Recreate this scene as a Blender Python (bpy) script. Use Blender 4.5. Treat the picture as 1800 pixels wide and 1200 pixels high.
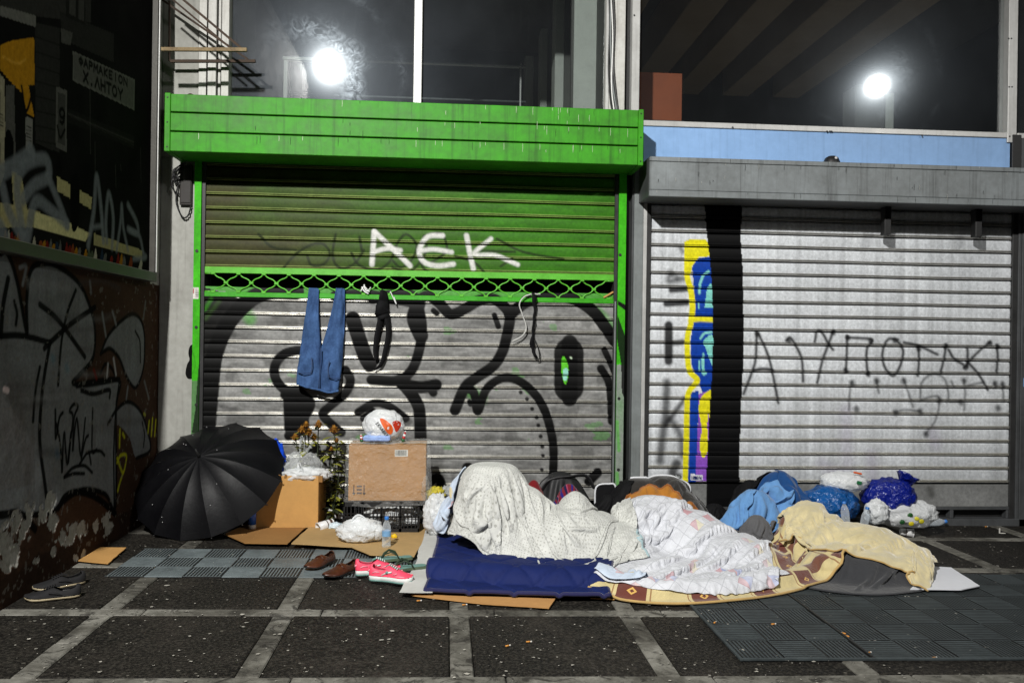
import bpy, bmesh, math, random
import numpy as np
from mathutils import Vector, Matrix, Euler, noise as mnoise

for o in list(bpy.data.objects): bpy.data.objects.remove(o)
scene = bpy.context.scene
COL = scene.collection
PI = math.pi
random.seed(7); rng = np.random.default_rng(7)

# ------------------------------------------------------------------ camera
FPX = 1500.0                                   # focal length for a 1800 px wide frame
TH = math.atan(115 / 1500.0); RO = 0.014       # heading to the right of the facade's normal, roll
C = np.array([0.0, -7.34, 1.5])
FW = np.array([math.sin(TH), math.cos(TH), 0]); R0 = np.array([math.cos(TH), -math.sin(TH), 0]); Z0 = np.array([0, 0, 1.0])
RT = math.cos(RO) * R0 + math.sin(RO) * Z0; UP = -math.sin(RO) * R0 + math.cos(RO) * Z0
cd = bpy.data.cameras.new('Camera'); cam = bpy.data.objects.new('Camera', cd); COL.objects.link(cam)
cd.sensor_width = 36; cd.lens = 36 * FPX / 1800; cd.clip_end = 500; cd.clip_start = 0.05
cam.matrix_world = Matrix(((RT[0], UP[0], -FW[0], C[0]), (RT[1], UP[1], -FW[1], C[1]), (RT[2], UP[2], -FW[2], C[2]), (0, 0, 0, 1)))
scene.camera = cam

# ------------------------------------------------------------------ night sky, exposure
w = bpy.data.worlds.new('World'); scene.world = w; w.use_nodes = True
wn = w.node_tree.nodes; wl = w.node_tree.links
bg = wn['Background']
sky = wn.new('ShaderNodeTexSky'); sky.sky_type = 'NISHITA'; sky.sun_disc = False
sky.sun_elevation = math.radians(-4); sky.sun_rotation = math.radians(200)
skm = wn.new('ShaderNodeMix'); skm.data_type = 'RGBA'; skm.inputs[0].default_value = 0.85
wl.new(sky.outputs[0], skm.inputs[6]); skm.inputs[7].default_value = (0.30, 0.31, 0.34, 1)   # city glow on low cloud
wl.new(skm.outputs[2], bg.inputs[0]); bg.inputs[1].default_value = 0.02
scene.view_settings.view_transform = 'Standard'; scene.view_settings.look = 'None'
scene.view_settings.exposure = 0.0; scene.view_settings.gamma = 1.0; scene.view_settings.use_curve_mapping = False
scene.render.engine = 'CYCLES'
# the two street lamps whose reflections stand in the upper windows
LAMPS = [((-2.16, -8.0, 6.35), 4700.0, 0.12), ((7.98, -8.0, 6.38), 760.0, 0.14)]

# ------------------------------------------------------------------ measuring helpers: a pixel of the photo onto a known plane
G = 0.012                                      # the pavement falls slightly to the right
def gz(x): return -G * (x + 2.4)
def ray(px, py): return FW + (px - 900) / FPX * RT + (600 - py) / FPX * UP
def onY(px, py, Y=0.0):
    d = ray(px, py); return C + d * ((Y - C[1]) / d[1])
def onX(px, py, X):
    d = ray(px, py); return C + d * ((X - C[0]) / d[0])
def onG(px, py, h=0.0):
    d = ray(px, py); t = (gz(0) + h - C[2]) / (d[2] + G * d[0]); return C + d * t

# ------------------------------------------------------------------ object helpers
def link(o, parent=None, loc=None):
    COL.objects.link(o)
    if parent is not None:
        o.parent = parent
        if parent.get('_l') is not None: o.matrix_parent_inverse = Matrix.Translation(-Vector(parent['_l']))
    return o
def tag(o, label=None, cat=None, group=None, kind=None):
    if label: o['label'] = label
    if cat: o['category'] = cat
    if group: o['group'] = group
    if kind: o['kind'] = kind
    return o
ROOTS = []
def thing(name, label, cat, loc=(0, 0, 0), group=None, kind=None):
    o = bpy.data.objects.new(name, None); COL.objects.link(o); o.location = [float(v) for v in loc]
    o.empty_display_size = 0.1
    o['_l'] = [float(v) for v in loc]; ROOTS.append(o)
    return tag(o, label, cat, group, kind)
def smooth(me):
    me.polygons.foreach_set('use_smooth', np.ones(len(me.polygons), dtype=bool))
def obj(name, bm, mat, parent=None, sm=False, loc=None):
    if isinstance(bm, bmesh.types.BMesh):
        bmesh.ops.recalc_face_normals(bm, faces=bm.faces)
        me = bpy.data.meshes.new(name); bm.to_mesh(me); bm.free()
    else: me = bm
    if mat is not None and len(me.materials) == 0: me.materials.append(mat)
    if sm: smooth(me)
    o = bpy.data.objects.new(name, me)
    if loc is not None: o.location = loc
    return link(o, parent)
def inst(name, me, parent, loc=(0, 0, 0), rot=(0, 0, 0), scale=(1, 1, 1)):
    o = bpy.data.objects.new(name, me); o.location = loc; o.rotation_euler = rot; o.scale = scale
    return link(o, parent)
def B(): return bmesh.new()
def box(bm, lo, hi, bev=0.0, rot=None, piv=None):
    lo = Vector(lo); hi = Vector(hi)
    r = bmesh.ops.create_cube(bm, size=1.0)
    vs = r['verts']
    for v in vs:
        v.co = Vector(((lo.x + hi.x) / 2 + v.co.x * (hi.x - lo.x), (lo.y + hi.y) / 2 + v.co.y * (hi.y - lo.y), (lo.z + hi.z) / 2 + v.co.z * (hi.z - lo.z)))
    if bev > 0:
        es = list({e for v in vs for e in v.link_edges})
        rr = bmesh.ops.bevel(bm, geom=es, offset=bev, segments=1, affect='EDGES', profile=0.5)
        vs = list({v for f in rr['faces'] for v in f.verts} | {v for v in vs if v.is_valid})
    if rot is not None:
        piv = Vector(piv if piv is not None else (lo + hi) / 2)
        M = rot if isinstance(rot, Matrix) else Euler(rot).to_matrix()
        for v in vs: v.co = piv + M @ (v.co - piv)
    return vs
def mbox(name, lo, hi, mat, parent=None, bev=0.004, **k):
    bm = B(); box(bm, lo, hi, bev, **k); return obj(name, bm, mat, parent)
def frames(pts):
    pts = [Vector(p) for p in pts]; T = []
    for i in range(len(pts)):
        a = pts[max(i - 1, 0)]; b = pts[min(i + 1, len(pts) - 1)]
        t = (b - a); T.append(t.normalized() if t.length > 1e-9 else Vector((0, 0, 1)))
    n = T[0].orthogonal().normalized(); out = []
    for t in T:
        n = (n - t * n.dot(t)); n = n.normalized() if n.length > 1e-6 else t.orthogonal().normalized()
        out.append((t, n, t.cross(n)))
    return pts, out
def tube(bm, pts, r, seg=8, caps=True, flat=1.0):
    pts, fr = frames(pts); rings = []
    for i, (p, (t, n, b)) in enumerate(zip(pts, fr)):
        rr = r[i] if hasattr(r, '__len__') else r
        rings.append([bm.verts.new(p + (n * math.cos(2 * PI * k / seg) + b * math.sin(2 * PI * k / seg) * flat) * rr) for k in range(seg)])
    for a, b in zip(rings, rings[1:]):
        for k in range(seg): bm.faces.new((a[k], a[(k + 1) % seg], b[(k + 1) % seg], b[k]))
    if caps:
        bm.faces.new(rings[0][::-1]); bm.faces.new(rings[-1])
def lathe(bm, prof, seg=20, M=None, caps=True):
    rings = []
    for r, z in prof:
        rings.append([bm.verts.new((r * math.cos(2 * PI * k / seg), r * math.sin(2 * PI * k / seg), z)) for k in range(seg)])
    for a, b in zip(rings, rings[1:]):
        for k in range(seg): bm.faces.new((a[k], a[(k + 1) % seg], b[(k + 1) % seg], b[k]))
    if caps: bm.faces.new(rings[0][::-1]); bm.faces.new(rings[-1])
    if M is not None:
        for ring in rings:
            for v in ring: v.co = M @ v.co
def prism(bm, poly, dvec):
    a = [bm.verts.new(Vector(p)) for p in poly]; b = [bm.verts.new(Vector(p) + Vector(dvec)) for p in poly]
    bm.faces.new(a[::-1]); bm.faces.new(b)
    for i in range(len(a)):
        j = (i + 1) % len(a); bm.faces.new((a[i], a[j], b[j], b[i]))
def catmull(pts, n=8, closed=False):
    P = np.array(pts, float)
    if len(P) < 3: return P
    out = []
    N = len(P); rngs = range(N if closed else N - 1)
    for i in rngs:
        p1 = P[i]; p2 = P[(i + 1) % N]
        p0 = P[(i - 1) % N] if (closed or i > 0) else 2 * p1 - p2
        p3 = P[(i + 2) % N] if (closed or i + 2 < N) else 2 * p2 - p1
        for k in range(n):
            t = k / n
            out.append(0.5 * ((2 * p1) + (-p0 + p2) * t + (2 * p0 - 5 * p1 + 4 * p2 - p3) * t * t + (-p0 + 3 * p1 - 3 * p2 + p3) * t ** 3))
    if not closed: out.append(P[-1])
    return np.array(out)
def grid_mesh(name, X, cols=None, uv=None, flip=False):
    """X: (nu, nv, 3) grid -> mesh with optional colour attribute 'paint' (nu,nv,4) and uv (nu,nv,2)"""
    nu, nv = X.shape[:2]
    me = bpy.data.meshes.new(name)
    idx = np.arange(nu * nv).reshape(nu, nv)
    q = np.stack([idx[:-1, :-1], idx[1:, :-1], idx[1:, 1:], idx[:-1, 1:]], -1).reshape(-1, 4)
    if flip: q = q[:, ::-1]
    nf = len(q)
    me.vertices.add(nu * nv); me.vertices.foreach_set('co', np.ascontiguousarray(X, dtype=np.float32).ravel())
    me.loops.add(nf * 4); me.loops.foreach_set('vertex_index', np.ascontiguousarray(q, dtype=np.int32).ravel())
    me.polygons.add(nf); me.polygons.foreach_set('loop_start', np.arange(0, nf * 4, 4, dtype=np.int32))
    me.polygons.foreach_set('loop_total', np.full(nf, 4, dtype=np.int32))
    me.update(calc_edges=True)
    smooth(me)
    if cols is not None:
        ca = me.color_attributes.new('paint', 'FLOAT_COLOR', 'POINT'); ca.data.foreach_set('color', np.ascontiguousarray(cols, dtype=np.float32).ravel())
    if uv is not None:
        ul = me.uv_layers.new(name='UVMap'); ul.data.foreach_set('uv', np.ascontiguousarray(uv.reshape(-1, 2)[q.ravel()], dtype=np.float32).ravel())
    return me

# ------------------------------------------------------------------ numpy noise
_tab = rng.random((256, 256))
def vnoise(x, y):
    xi = np.floor(x).astype(int); yi = np.floor(y).astype(int); fx = x - xi; fy = y - yi
    fx = fx * fx * (3 - 2 * fx); fy = fy * fy * (3 - 2 * fy)
    a = _tab[xi % 256, yi % 256]; b = _tab[(xi + 1) % 256, yi % 256]; c = _tab[xi % 256, (yi + 1) % 256]; d = _tab[(xi + 1) % 256, (yi + 1) % 256]
    return (a * (1 - fx) + b * fx) * (1 - fy) + (c * (1 - fx) + d * fx) * fy
def fbm(x, y, o=4):
    s = 0; a = 0.5; t = 0
    for k in range(o):
        s = s + a * vnoise(x + 17.3 * k, y + 9.1 * k); t += a; x = x * 2.03; y = y * 2.03; a *= 0.5
    return s / t

# ------------------------------------------------------------------ paint on a plane (colours live on the geometry)
def lin(r, g, b):
    f = lambda c: (c / 12.92 if c <= 0.04045 else ((c + 0.055) / 1.055) ** 2.4)
    return (f(r / 255), f(g / 255), f(b / 255))
class Paint:
    def __init__(s, U, Vv, base, plane):
        s.U = U.ravel(); s.V = Vv.ravel(); s.col = np.empty((s.U.size, 4)); s.col[:] = base; s.plane = plane; s.shape = U.shape
    def cv(s, pts): return np.array([s.plane(p[0], p[1]) for p in pts])
    def mixin(s, ix, a, col, metal=None):
        a = a[:, None]
        s.col[ix, :3] = s.col[ix, :3] * (1 - a) + np.array(col)[None, :3] * a
        if metal is not None: s.col[ix, 3:4] = s.col[ix, 3:4] * (1 - a) + metal * a
    def stroke(s, pts, wd, col, soft=0.006, alpha=1.0, curve=True, world=False, metal=0.0, closed=False):
        P = np.array(pts, float) if world else s.cv(pts)
        if curve and len(P) > 2: P = catmull(P, 6, closed)
        m = wd / 2 + soft + 0.002
        lo = P.min(0) - m; hi = P.max(0) + m
        ix = np.nonzero((s.U > lo[0]) & (s.U < hi[0]) & (s.V > lo[1]) & (s.V < hi[1]))[0]
        if not len(ix): return
        u = s.U[ix]; v = s.V[ix]; d = np.full(len(ix), 9.0)
        for a, b in zip(P[:-1], P[1:]):
            ab = b - a; L = ab @ ab + 1e-12
            t = np.clip(((u - a[0]) * ab[0] + (v - a[1]) * ab[1]) / L, 0, 1)
            np.minimum(d, np.hypot(u - a[0] - t * ab[0], v - a[1] - t * ab[1]), out=d)
        k = np.clip((wd / 2 + soft - d) / (2 * soft + 1e-9), 0, 1); k = k * k * (3 - 2 * k)
        s.mixin(ix, k * alpha, col, metal)
    def mask(s, pts, world=False, curve=False):
        P = np.array(pts, float) if world else s.cv(pts)
        if curve: P = catmull(P, 6, True)
        inside = np.zeros(s.U.size, bool)
        for a, b in zip(P, np.roll(P, -1, 0)):
            c = ((a[1] > s.V) != (b[1] > s.V))
            with np.errstate(divide='ignore', invalid='ignore'):
                xx = (b[0] - a[0]) * (s.V - a[1]) / (b[1] - a[1] + 1e-12) + a[0]
            inside ^= c & (s.U < xx)
        return inside
    def poly(s, pts, col, alpha=1.0, curve=False, metal=0.0, world=False):
        ix = np.nonzero(s.mask(pts, world, curve))[0]
        s.mixin(ix, np.full(len(ix), alpha), col, metal)
    def grid(s): return s.col.reshape(s.shape + (4,))
# stroke letters in a unit box (x right, y up)
def arc(cx, cy, rx, ry, a0, a1, n=10): return [(cx + rx * math.cos(math.radians(a0 + (a1 - a0) * i / n)), cy + ry * math.sin(math.radians(a0 + (a1 - a0) * i / n))) for i in range(n + 1)]
FONT = {
 'A': [[(0, 0), (.5, 1), (1, 0)], [(.2, .38), (.8, .38)]], 'Λ': [[(0, 0), (.5, 1), (1, 0)]],
 'Φ': [[(.5, 0), (.5, 1)], arc(.5, .5, .48, .3, 0, 360, 16)], 'Ρ': [[(.1, 0), (.1, 1), (.6, 1)], arc(.6, .75, .3, .25, 90, -90), [(.6, .5), (.1, .5)]],
 'Μ': [[(0, 0), (.05, 1), (.5, .35), (.95, 1), (1, 0)]], 'Κ': [[(.1, 0), (.1, 1)], [(.95, 1), (.1, .45), (.95, 0)]],
 'Ε': [[(.9, 1), (.1, 1), (.1, 0), (.9, 0)], [(.1, .5), (.75, .5)]], 'Ι': [[(.5, 0), (.5, 1)]], 'Ο': [arc(.5, .5, .48, .5, 0, 360, 18)],
 'Ν': [[(.05, 0), (.05, 1), (.95, 0), (.95, 1)]], 'Χ': [[(0, 0), (1, 1)], [(0, 1), (1, 0)]], 'Η': [[(.05, 0), (.05, 1)], [(.95, 0), (.95, 1)], [(.05, .5), (.95, .5)]],
 'Τ': [[(0, 1), (1, 1)], [(.5, 1), (.5, 0)]], 'Υ': [[(0, 1), (.5, .5), (1, 1)], [(.5, .5), (.5, 0)]], '.': [[(.45, 0), (.55, 0.05)]],
 'Σ': [[(.95, 1), (.05, 1), (.5, .5), (.05, 0), (.95, 0)]], 'Β': [[(.1, 0), (.1, 1), (.7, .95), (.8, .75), (.6, .53), (.1, .5)], [(.6, .53), (.95, .3), (.7, .02), (.1, 0)]],
 '9': [arc(.5, .7, .4, .3, 0, 360, 14), [(.9, .7), (.8, .2), (.5, 0), (.2, .1)]],
 '0': [arc(.5, .5, .42, .5, 0, 360, 14)], '8': [arc(.5, .74, .34, .26, 0, 360, 12), arc(.5, .25, .42, .25, 0, 360, 12)], '4': [[(.7, 0), (.7, 1), (0, .3), (1, .3)]],
 '2': [arc(.5, .7, .4, .3, 170, -30, 8) + [(.05, 0), (.95, 0)]], '5': [[(.9, 1), (.15, 1), (.1, .55), (.6, .6), (.9, .35), (.7, .03), (.1, .05)]],
}
def letters(p, text, a, b, hgt, wd, col, soft=0.004, shear=0.0, **k):
    """text along the pixel baseline a->b, hgt px tall"""
    a = np.array(a, float); b = np.array(b, float); n = len(text); st = (b - a) / n; up = np.array([shear, -hgt])
    for i, ch in enumerate(text):
        for sk in FONT.get(ch, []):
            p.stroke([a + st * i + st * 0.74 * x + up * y for x, y in sk], wd, col, soft, curve=False, **k)

# ------------------------------------------------------------------ materials
def nodes(name):
    m = bpy.data.materials.new(name); m.use_nodes = True
    nt = m.node_tree; return m, nt.nodes, nt.links, nt.nodes['Principled BSDF']
def N(ns, t, **k):
    n = ns.new(t)
    for a, v in k.items(): setattr(n, a, v)
    return n
def ramp(ns, lk, src, stops):
    r = ns.new('ShaderNodeValToRGB'); e = r.color_ramp.elements
    while len(e) < len(stops): e.new(0.5)
    for el, (p, c) in zip(e, stops): el.position = p; el.color = (*c, 1) if len(c) == 3 else c
    lk.new(src, r.inputs[0]); return r
def noise_(ns, lk, vec, scale, detail=6, rough=0.6, dist=0.0):
    n = ns.new('ShaderNodeTexNoise'); n.inputs['Scale'].default_value = scale; n.inputs['Detail'].default_value = detail
    n.inputs['Roughness'].default_value = rough; n.inputs['Distortion'].default_value = dist
    if vec is not None: lk.new(vec, n.inputs['Vector'])
    return n
def mixc(ns, lk, fac, a, b, mode='MIX'):
    m = ns.new('ShaderNodeMix'); m.data_type = 'RGBA'; m.blend_type = mode
    for s, v in ((m.inputs[0], fac), (m.inputs[6], a), (m.inputs[7], b)):
        if isinstance(v, bpy.types.NodeSocket): lk.new(v, s)
        elif isinstance(v, (int, float)): s.default_value = v
        else: s.default_value = (*v, 1) if len(v) == 3 else v
    return m.outputs[2]
def math_(ns, lk, op, a, b=None, c=None):
    m = ns.new('ShaderNodeMath'); m.operation = op
    for i, v in enumerate((a, b, c)):
        if v is None: continue
        if isinstance(v, bpy.types.NodeSocket): lk.new(v, m.inputs[i])
        else: m.inputs[i].default_value = v
    return m.outputs[0]
def bump_(ns, lk, p, h, strength=0.3, dist=0.01):
    b = ns.new('ShaderNodeBump'); b.inputs['Strength'].default_value = strength; b.inputs['Distance'].default_value = dist
    lk.new(h, b.inputs['Height']); lk.new(b.outputs[0], p.inputs['Normal']); return b
def crinkle(ns, lk, g, sc):
    """sharp little facets, like crumpled thin plastic or a slept-in sheet"""
    n = noise_(ns, lk, g, sc * .5, 3, .6); a = N(ns, 'ShaderNodeMix'); a.data_type = 'VECTOR'; a.inputs[0].default_value = .12; lk.new(g, a.inputs[4]); lk.new(n.outputs[1], a.inputs[5])
    v = N(ns, 'ShaderNodeTexVoronoi'); v.inputs['Scale'].default_value = sc; lk.new(a.outputs[1], v.inputs['Vector'])
    v2 = N(ns, 'ShaderNodeTexVoronoi'); v2.inputs['Scale'].default_value = sc * 2.7; lk.new(a.outputs[1], v2.inputs['Vector'])
    return math_(ns, lk, 'ADD', v.outputs['Distance'], math_(ns, lk, 'MULTIPLY', v2.outputs['Distance'], .4))
def worn(name, col, dark=None, scale=6.0, amt=0.5, rough=0.55, metal=0.0, bump=0.15, bscale=None, streak=0.0, spec=0.5, coord='pos'):
    """a weathered painted / plain surface: two-scale dirt, roughness change, fine relief"""
    m, ns, lk, p = nodes(name)
    if coord == 'pos': g = N(ns, 'ShaderNodeNewGeometry').outputs['Position']
    else: g = N(ns, 'ShaderNodeTexCoord').outputs['Object']
    dark = dark or tuple(c * 0.45 for c in col)
    n1 = noise_(ns, lk, g, scale, 8, 0.65); n2 = noise_(ns, lk, g, scale * 7, 4, 0.6)
    f = math_(ns, lk, 'ADD', math_(ns, lk, 'MULTIPLY', n1.outputs[0], 0.7), math_(ns, lk, 'MULTIPLY', n2.outputs[0], 0.3))
    r = ramp(ns, lk, f, [(0.35, (1, 1, 1)), (0.68, (0, 0, 0))])
    fac = math_(ns, lk, 'MULTIPLY', r.outputs[0], amt)
    c = mixc(ns, lk, fac, col, dark)
    if streak > 0:
        mp = N(ns, 'ShaderNodeMapping'); mp.inputs['Scale'].default_value = (9, 9, 0.35); lk.new(g, mp.inputs[0])
        ns_ = noise_(ns, lk, mp.outputs[0], 2.5, 5, 0.7)
        rs = ramp(ns, lk, ns_.outputs[0], [(0.52, (0, 0, 0)), (0.72, (1, 1, 1))])
        c = mixc(ns, lk, math_(ns, lk, 'MULTIPLY', rs.outputs[0], streak), c, tuple(x * 0.4 for x in dark))
    lk.new(c, p.inputs['Base Color'])
    rr = N(ns, 'ShaderNodeMapRange'); rr.inputs[3].default_value = max(rough - 0.15, 0.05); rr.inputs[4].default_value = min(rough + 0.18, 1); lk.new(n1.outputs[0], rr.inputs[0])
    lk.new(rr.outputs[0], p.inputs['Roughness']); p.inputs['Metallic'].default_value = metal; p.inputs['Specular IOR Level'].default_value = spec
    if bump: bump_(ns, lk, p, noise_(ns, lk, g, bscale or scale * 12, 5).outputs[0], bump, 0.004)
    return m
def painted(name, rough=0.5, spec=0.5, bump=0.12, bscale=60, metal_rough=0.3):
    """colour from the 'paint' attribute; its alpha is bare metal"""
    m, ns, lk, p = nodes(name)
    a = N(ns, 'ShaderNodeAttribute', attribute_name='paint'); g = N(ns, 'ShaderNodeNewGeometry').outputs['Position']
    n = noise_(ns, lk, g, 35, 6, 0.7); r = ramp(ns, lk, n.outputs[0], [(0.3, (0.72, 0.72, 0.72)), (0.7, (1.15, 1.15, 1.15))])
    lk.new(mixc(ns, lk, 1.0, a.outputs['Color'], r.outputs[0], 'MULTIPLY'), p.inputs['Base Color'])
    lk.new(a.outputs['Alpha'], p.inputs['Metallic'])
    rr = N(ns, 'ShaderNodeMapRange'); rr.inputs[3].default_value = rough; rr.inputs[4].default_value = metal_rough; lk.new(a.outputs['Alpha'], rr.inputs[0])
    lk.new(rr.outputs[0], p.inputs['Roughness']); p.inputs['Specular IOR Level'].default_value = spec
    if bump: bump_(ns, lk, p, noise_(ns, lk, g, bscale, 5).outputs[0], bump, 0.003)
    return m
def plastic(name, col, rough=0.35, spec=0.5, trans=0.0, bump=0.0, bs=40):
    m, ns, lk, p = nodes(name)
    p.inputs['Base Color'].default_value = (*col, 1); p.inputs['Roughness'].default_value = rough; p.inputs['Specular IOR Level'].default_value = spec
    g = N(ns, 'ShaderNodeNewGeometry').outputs['Position']
    n = noise_(ns, lk, g, 14, 5); r = ramp(ns, lk, n.outputs[0], [(0.3, tuple(c * 0.8 for c in col)), (0.7, tuple(min(1, c * 1.1) for c in col))])
    lk.new(r.outputs[0], p.inputs['Base Color'])
    if bump: bump_(ns, lk, p, crinkle(ns, lk, g, bs * .45), bump, 0.02)
    if trans > 0:
        out = ns['Material Output']; t = N(ns, 'ShaderNodeBsdfTransparent'); mx = N(ns, 'ShaderNodeMixShader'); mx.inputs[0].default_value = 1 - trans
        lk.new(t.outputs[0], mx.inputs[1]); lk.new(p.outputs[0], mx.inputs[2]); lk.new(mx.outputs[0], out.inputs[0])
    return m
def film(name, tint=(0.9, 0.92, 0.93), alpha=0.3, rough=0.15, bump=0.3, bs=25, diff=0.35):
    """thin see-through plastic: transparent + a milky skin + gloss"""
    m, ns, lk, p = nodes(name)
    out = ns['Material Output']; g = N(ns, 'ShaderNodeNewGeometry').outputs['Position']
    p.inputs['Base Color'].default_value = (*tint, 1); p.inputs['Roughness'].default_value = rough
    bump_(ns, lk, p, crinkle(ns, lk, g, bs * .6), bump, 0.02)
    t = N(ns, 'ShaderNodeBsdfTransparent'); t.inputs[0].default_value = (*[min(1, c * 1.02) for c in tint], 1)
    mx = N(ns, 'ShaderNodeMixShader')
    fr = N(ns, 'ShaderNodeLayerWeight'); fr.inputs[0].default_value = 0.35
    f = math_(ns, lk, 'ADD', alpha, math_(ns, lk, 'MULTIPLY', fr.outputs[1], diff)); lk.new(f, mx.inputs[0])
    lk.new(t.outputs[0], mx.inputs[1]); lk.new(p.outputs[0], mx.inputs[2]); lk.new(mx.outputs[0], out.inputs[0])
    return m
M = {}
M['green'] = worn('green_paint', lin(58, 156, 16), lin(44, 96, 20), 2.6, 0.85, 0.55, streak=0.55, spec=.3)
M['green_jamb'] = worn('green_jamb_paint', lin(60, 172, 20), lin(30, 80, 15), 5, 0.4, 0.4, streak=0.3)
M['green_rod'] = worn('green_rod_paint', lin(95, 190, 50), lin(60, 110, 30), 9, 0.5, 0.4)
M['dark'] = worn('dark_metal', (0.012, 0.012, 0.012), (0.004, 0.004, 0.004), 8, 0.5, 0.5)
M['guide'] = worn('guide_channel_metal', (0.03, 0.03, 0.03), (0.008, 0.008, 0.008), 8, 0.5, 0.45)
M['plaster'] = worn('pale_plaster', lin(172, 172, 166), lin(110, 108, 100), 3.0, 0.55, 0.85, bump=0.3, streak=0.25)
M['white_trim'] = worn('white_painted_trim', lin(205, 205, 200), lin(120, 112, 100), 5.0, 0.45, 0.55, bump=0.2, streak=0.5)
M['alu'] = worn('aluminium_frame', lin(200, 200, 198), lin(130, 128, 120), 4, 0.35, 0.4, metal=0.25, streak=0.25)
M['grey_metal'] = worn('grey_painted_metal', lin(128, 134, 134), lin(80, 82, 80), 3.0, 0.55, 0.5, streak=0.45)
M['grey_box'] = worn('grey_housing_metal', lin(132, 138, 140), lin(74, 76, 74), 3.0, 0.6, 0.5, streak=0.55)
M['grey_dark'] = worn('dark_grey_metal', lin(78, 80, 82), lin(44, 44, 44), 3.0, 0.6, 0.5, streak=0.4)
M['blue'] = worn('pale_blue_fascia', lin(140, 178, 225), lin(96, 130, 170), 2.5, 0.45, 0.5, streak=0.2)
M['rust'] = worn('rusty_bar', lin(150, 132, 96), lin(60, 38, 24), 12, 0.8, 0.8, bump=0.4)
M['rust_dark'] = worn('dark_rusty_bar', lin(70, 55, 42), lin(28, 18, 12), 12, 0.7, 0.8, bump=0.4)
M['shutter'] = painted('shutter_paint', 0.55, 0.18, 0.06, 50, 0.28)
M['wallpaint'] = painted('graffiti_wall_paint', 0.9, 0.05, 0.35, 45)
M['print'] = painted('poster_print', 0.9, 0.03, 0.03, 30)
M['black_rubber'] = worn('black_rubber', (0.012, 0.012, 0.012), (0.006, 0.006, 0.006), 20, 0.4, 0.6)
# =================================================================== STRUCTURE
def ground_mat():
    m, ns, lk, p = nodes('dark_paving_stone')
    g = N(ns, 'ShaderNodeNewGeometry').outputs['Position']
    n1 = noise_(ns, lk, g, 1.6, 9, 0.72, .6); n2 = noise_(ns, lk, g, 60, 4, 0.7); n3 = noise_(ns, lk, g, 14, 8, 0.75, .4)
    c = ramp(ns, lk, n1.outputs[0], [(0.32, lin(12, 11, 10)), (0.52, lin(24, 22, 20)), (0.68, lin(46, 42, 38))]).outputs[0]
    c = mixc(ns, lk, math_(ns, lk, 'MULTIPLY', ramp(ns, lk, n2.outputs[0], [(0.45, (0, 0, 0)), (0.7, (1, 1, 1))]).outputs[0], 0.5), c, lin(88, 84, 76))
    v = N(ns, 'ShaderNodeTexVoronoi'); v.inputs['Scale'].default_value = 11; lk.new(g, v.inputs['Vector'])
    wn_ = N(ns, 'ShaderNodeTexNoise'); wn_.inputs['Scale'].default_value = 7; lk.new(g, wn_.inputs['Vector'])
    sp = math_(ns, lk, 'MULTIPLY', math_(ns, lk, 'LESS_THAN', v.outputs['Distance'], 0.10), math_(ns, lk, 'GREATER_THAN', wn_.outputs[0], 0.52))
    c = mixc(ns, lk, math_(ns, lk, 'MULTIPLY', sp, 0.55), c, lin(120, 116, 106))      # trodden chewing gum
    scr = ramp(ns, lk, n3.outputs[0], [(0.62, (0, 0, 0)), (0.72, (1, 1, 1))]).outputs[0]
    c = mixc(ns, lk, math_(ns, lk, 'MULTIPLY', scr, 0.35), c, lin(112, 106, 96))
    lk.new(c, p.inputs['Base Color'])
    rr = N(ns, 'ShaderNodeMapRange'); rr.inputs[3].default_value = 0.45; rr.inputs[4].default_value = 0.8; lk.new(n3.outputs[0], rr.inputs[0]); lk.new(rr.outputs[0], p.inputs['Roughness'])
    p.inputs['Specular IOR Level'].default_value = 0.15
    bump_(ns, lk, p, math_(ns, lk, 'ADD', n2.outputs[0], n3.outputs[0]), 0.9, 0.01)
    return m
M['slab'] = ground_mat()
def strip_mat():
    m, ns, lk, p = nodes('pale_marble_strip'); g = N(ns, 'ShaderNodeNewGeometry').outputs['Position']
    n1 = noise_(ns, lk, g, 2.6, 10, .72, .5); n2 = noise_(ns, lk, g, 26, 6, .7); n3 = noise_(ns, lk, g, 9, 8, .75, 1.0)
    c = ramp(ns, lk, n1.outputs[0], [(.34, lin(40, 38, 34)), (.47, lin(96, 94, 87)), (.64, lin(146, 144, 136))]).outputs[0]
    c = mixc(ns, lk, ramp(ns, lk, n3.outputs[0], [(.53, (0, 0, 0)), (.6, (.8, .8, .8))]).outputs[0], c, lin(30, 28, 26))
    c = mixc(ns, lk, math_(ns, lk, 'MULTIPLY', n2.outputs[0], .5), c, lin(58, 56, 51))
    lk.new(c, p.inputs['Base Color']); p.inputs['Roughness'].default_value = .75; p.inputs['Specular IOR Level'].default_value = .2
    bump_(ns, lk, p, math_(ns, lk, 'ADD', n2.outputs[0], n3.outputs[0]), .6, .006); return m
M['strip'] = strip_mat()
M['grate_pale'] = worn('pale_steel_plate', lin(116, 126, 129), lin(62, 68, 70), 5, 0.75, 0.5, bump=0.15)
M['grate_dark'] = worn('dark_rubber_tile', lin(70, 77, 79), lin(30, 34, 35), 6, 0.7, 0.6, bump=0.2, spec=.25)
M['asphalt'] = worn('asphalt', (0.03, 0.03, 0.03), (0.015, 0.015, 0.015), 2, 0.6, 0.85, bump=0.5)
# ground sheet under everything
bm = B(); vs = [bm.verts.new((x, y, gz(x) - 0.035)) for x, y in ((-60, -60), (60, -60), (60, 30), (-60, 30))]; bm.faces.new(vs)
tag(obj('ground', bm, M['asphalt']), kind='structure')
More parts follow.
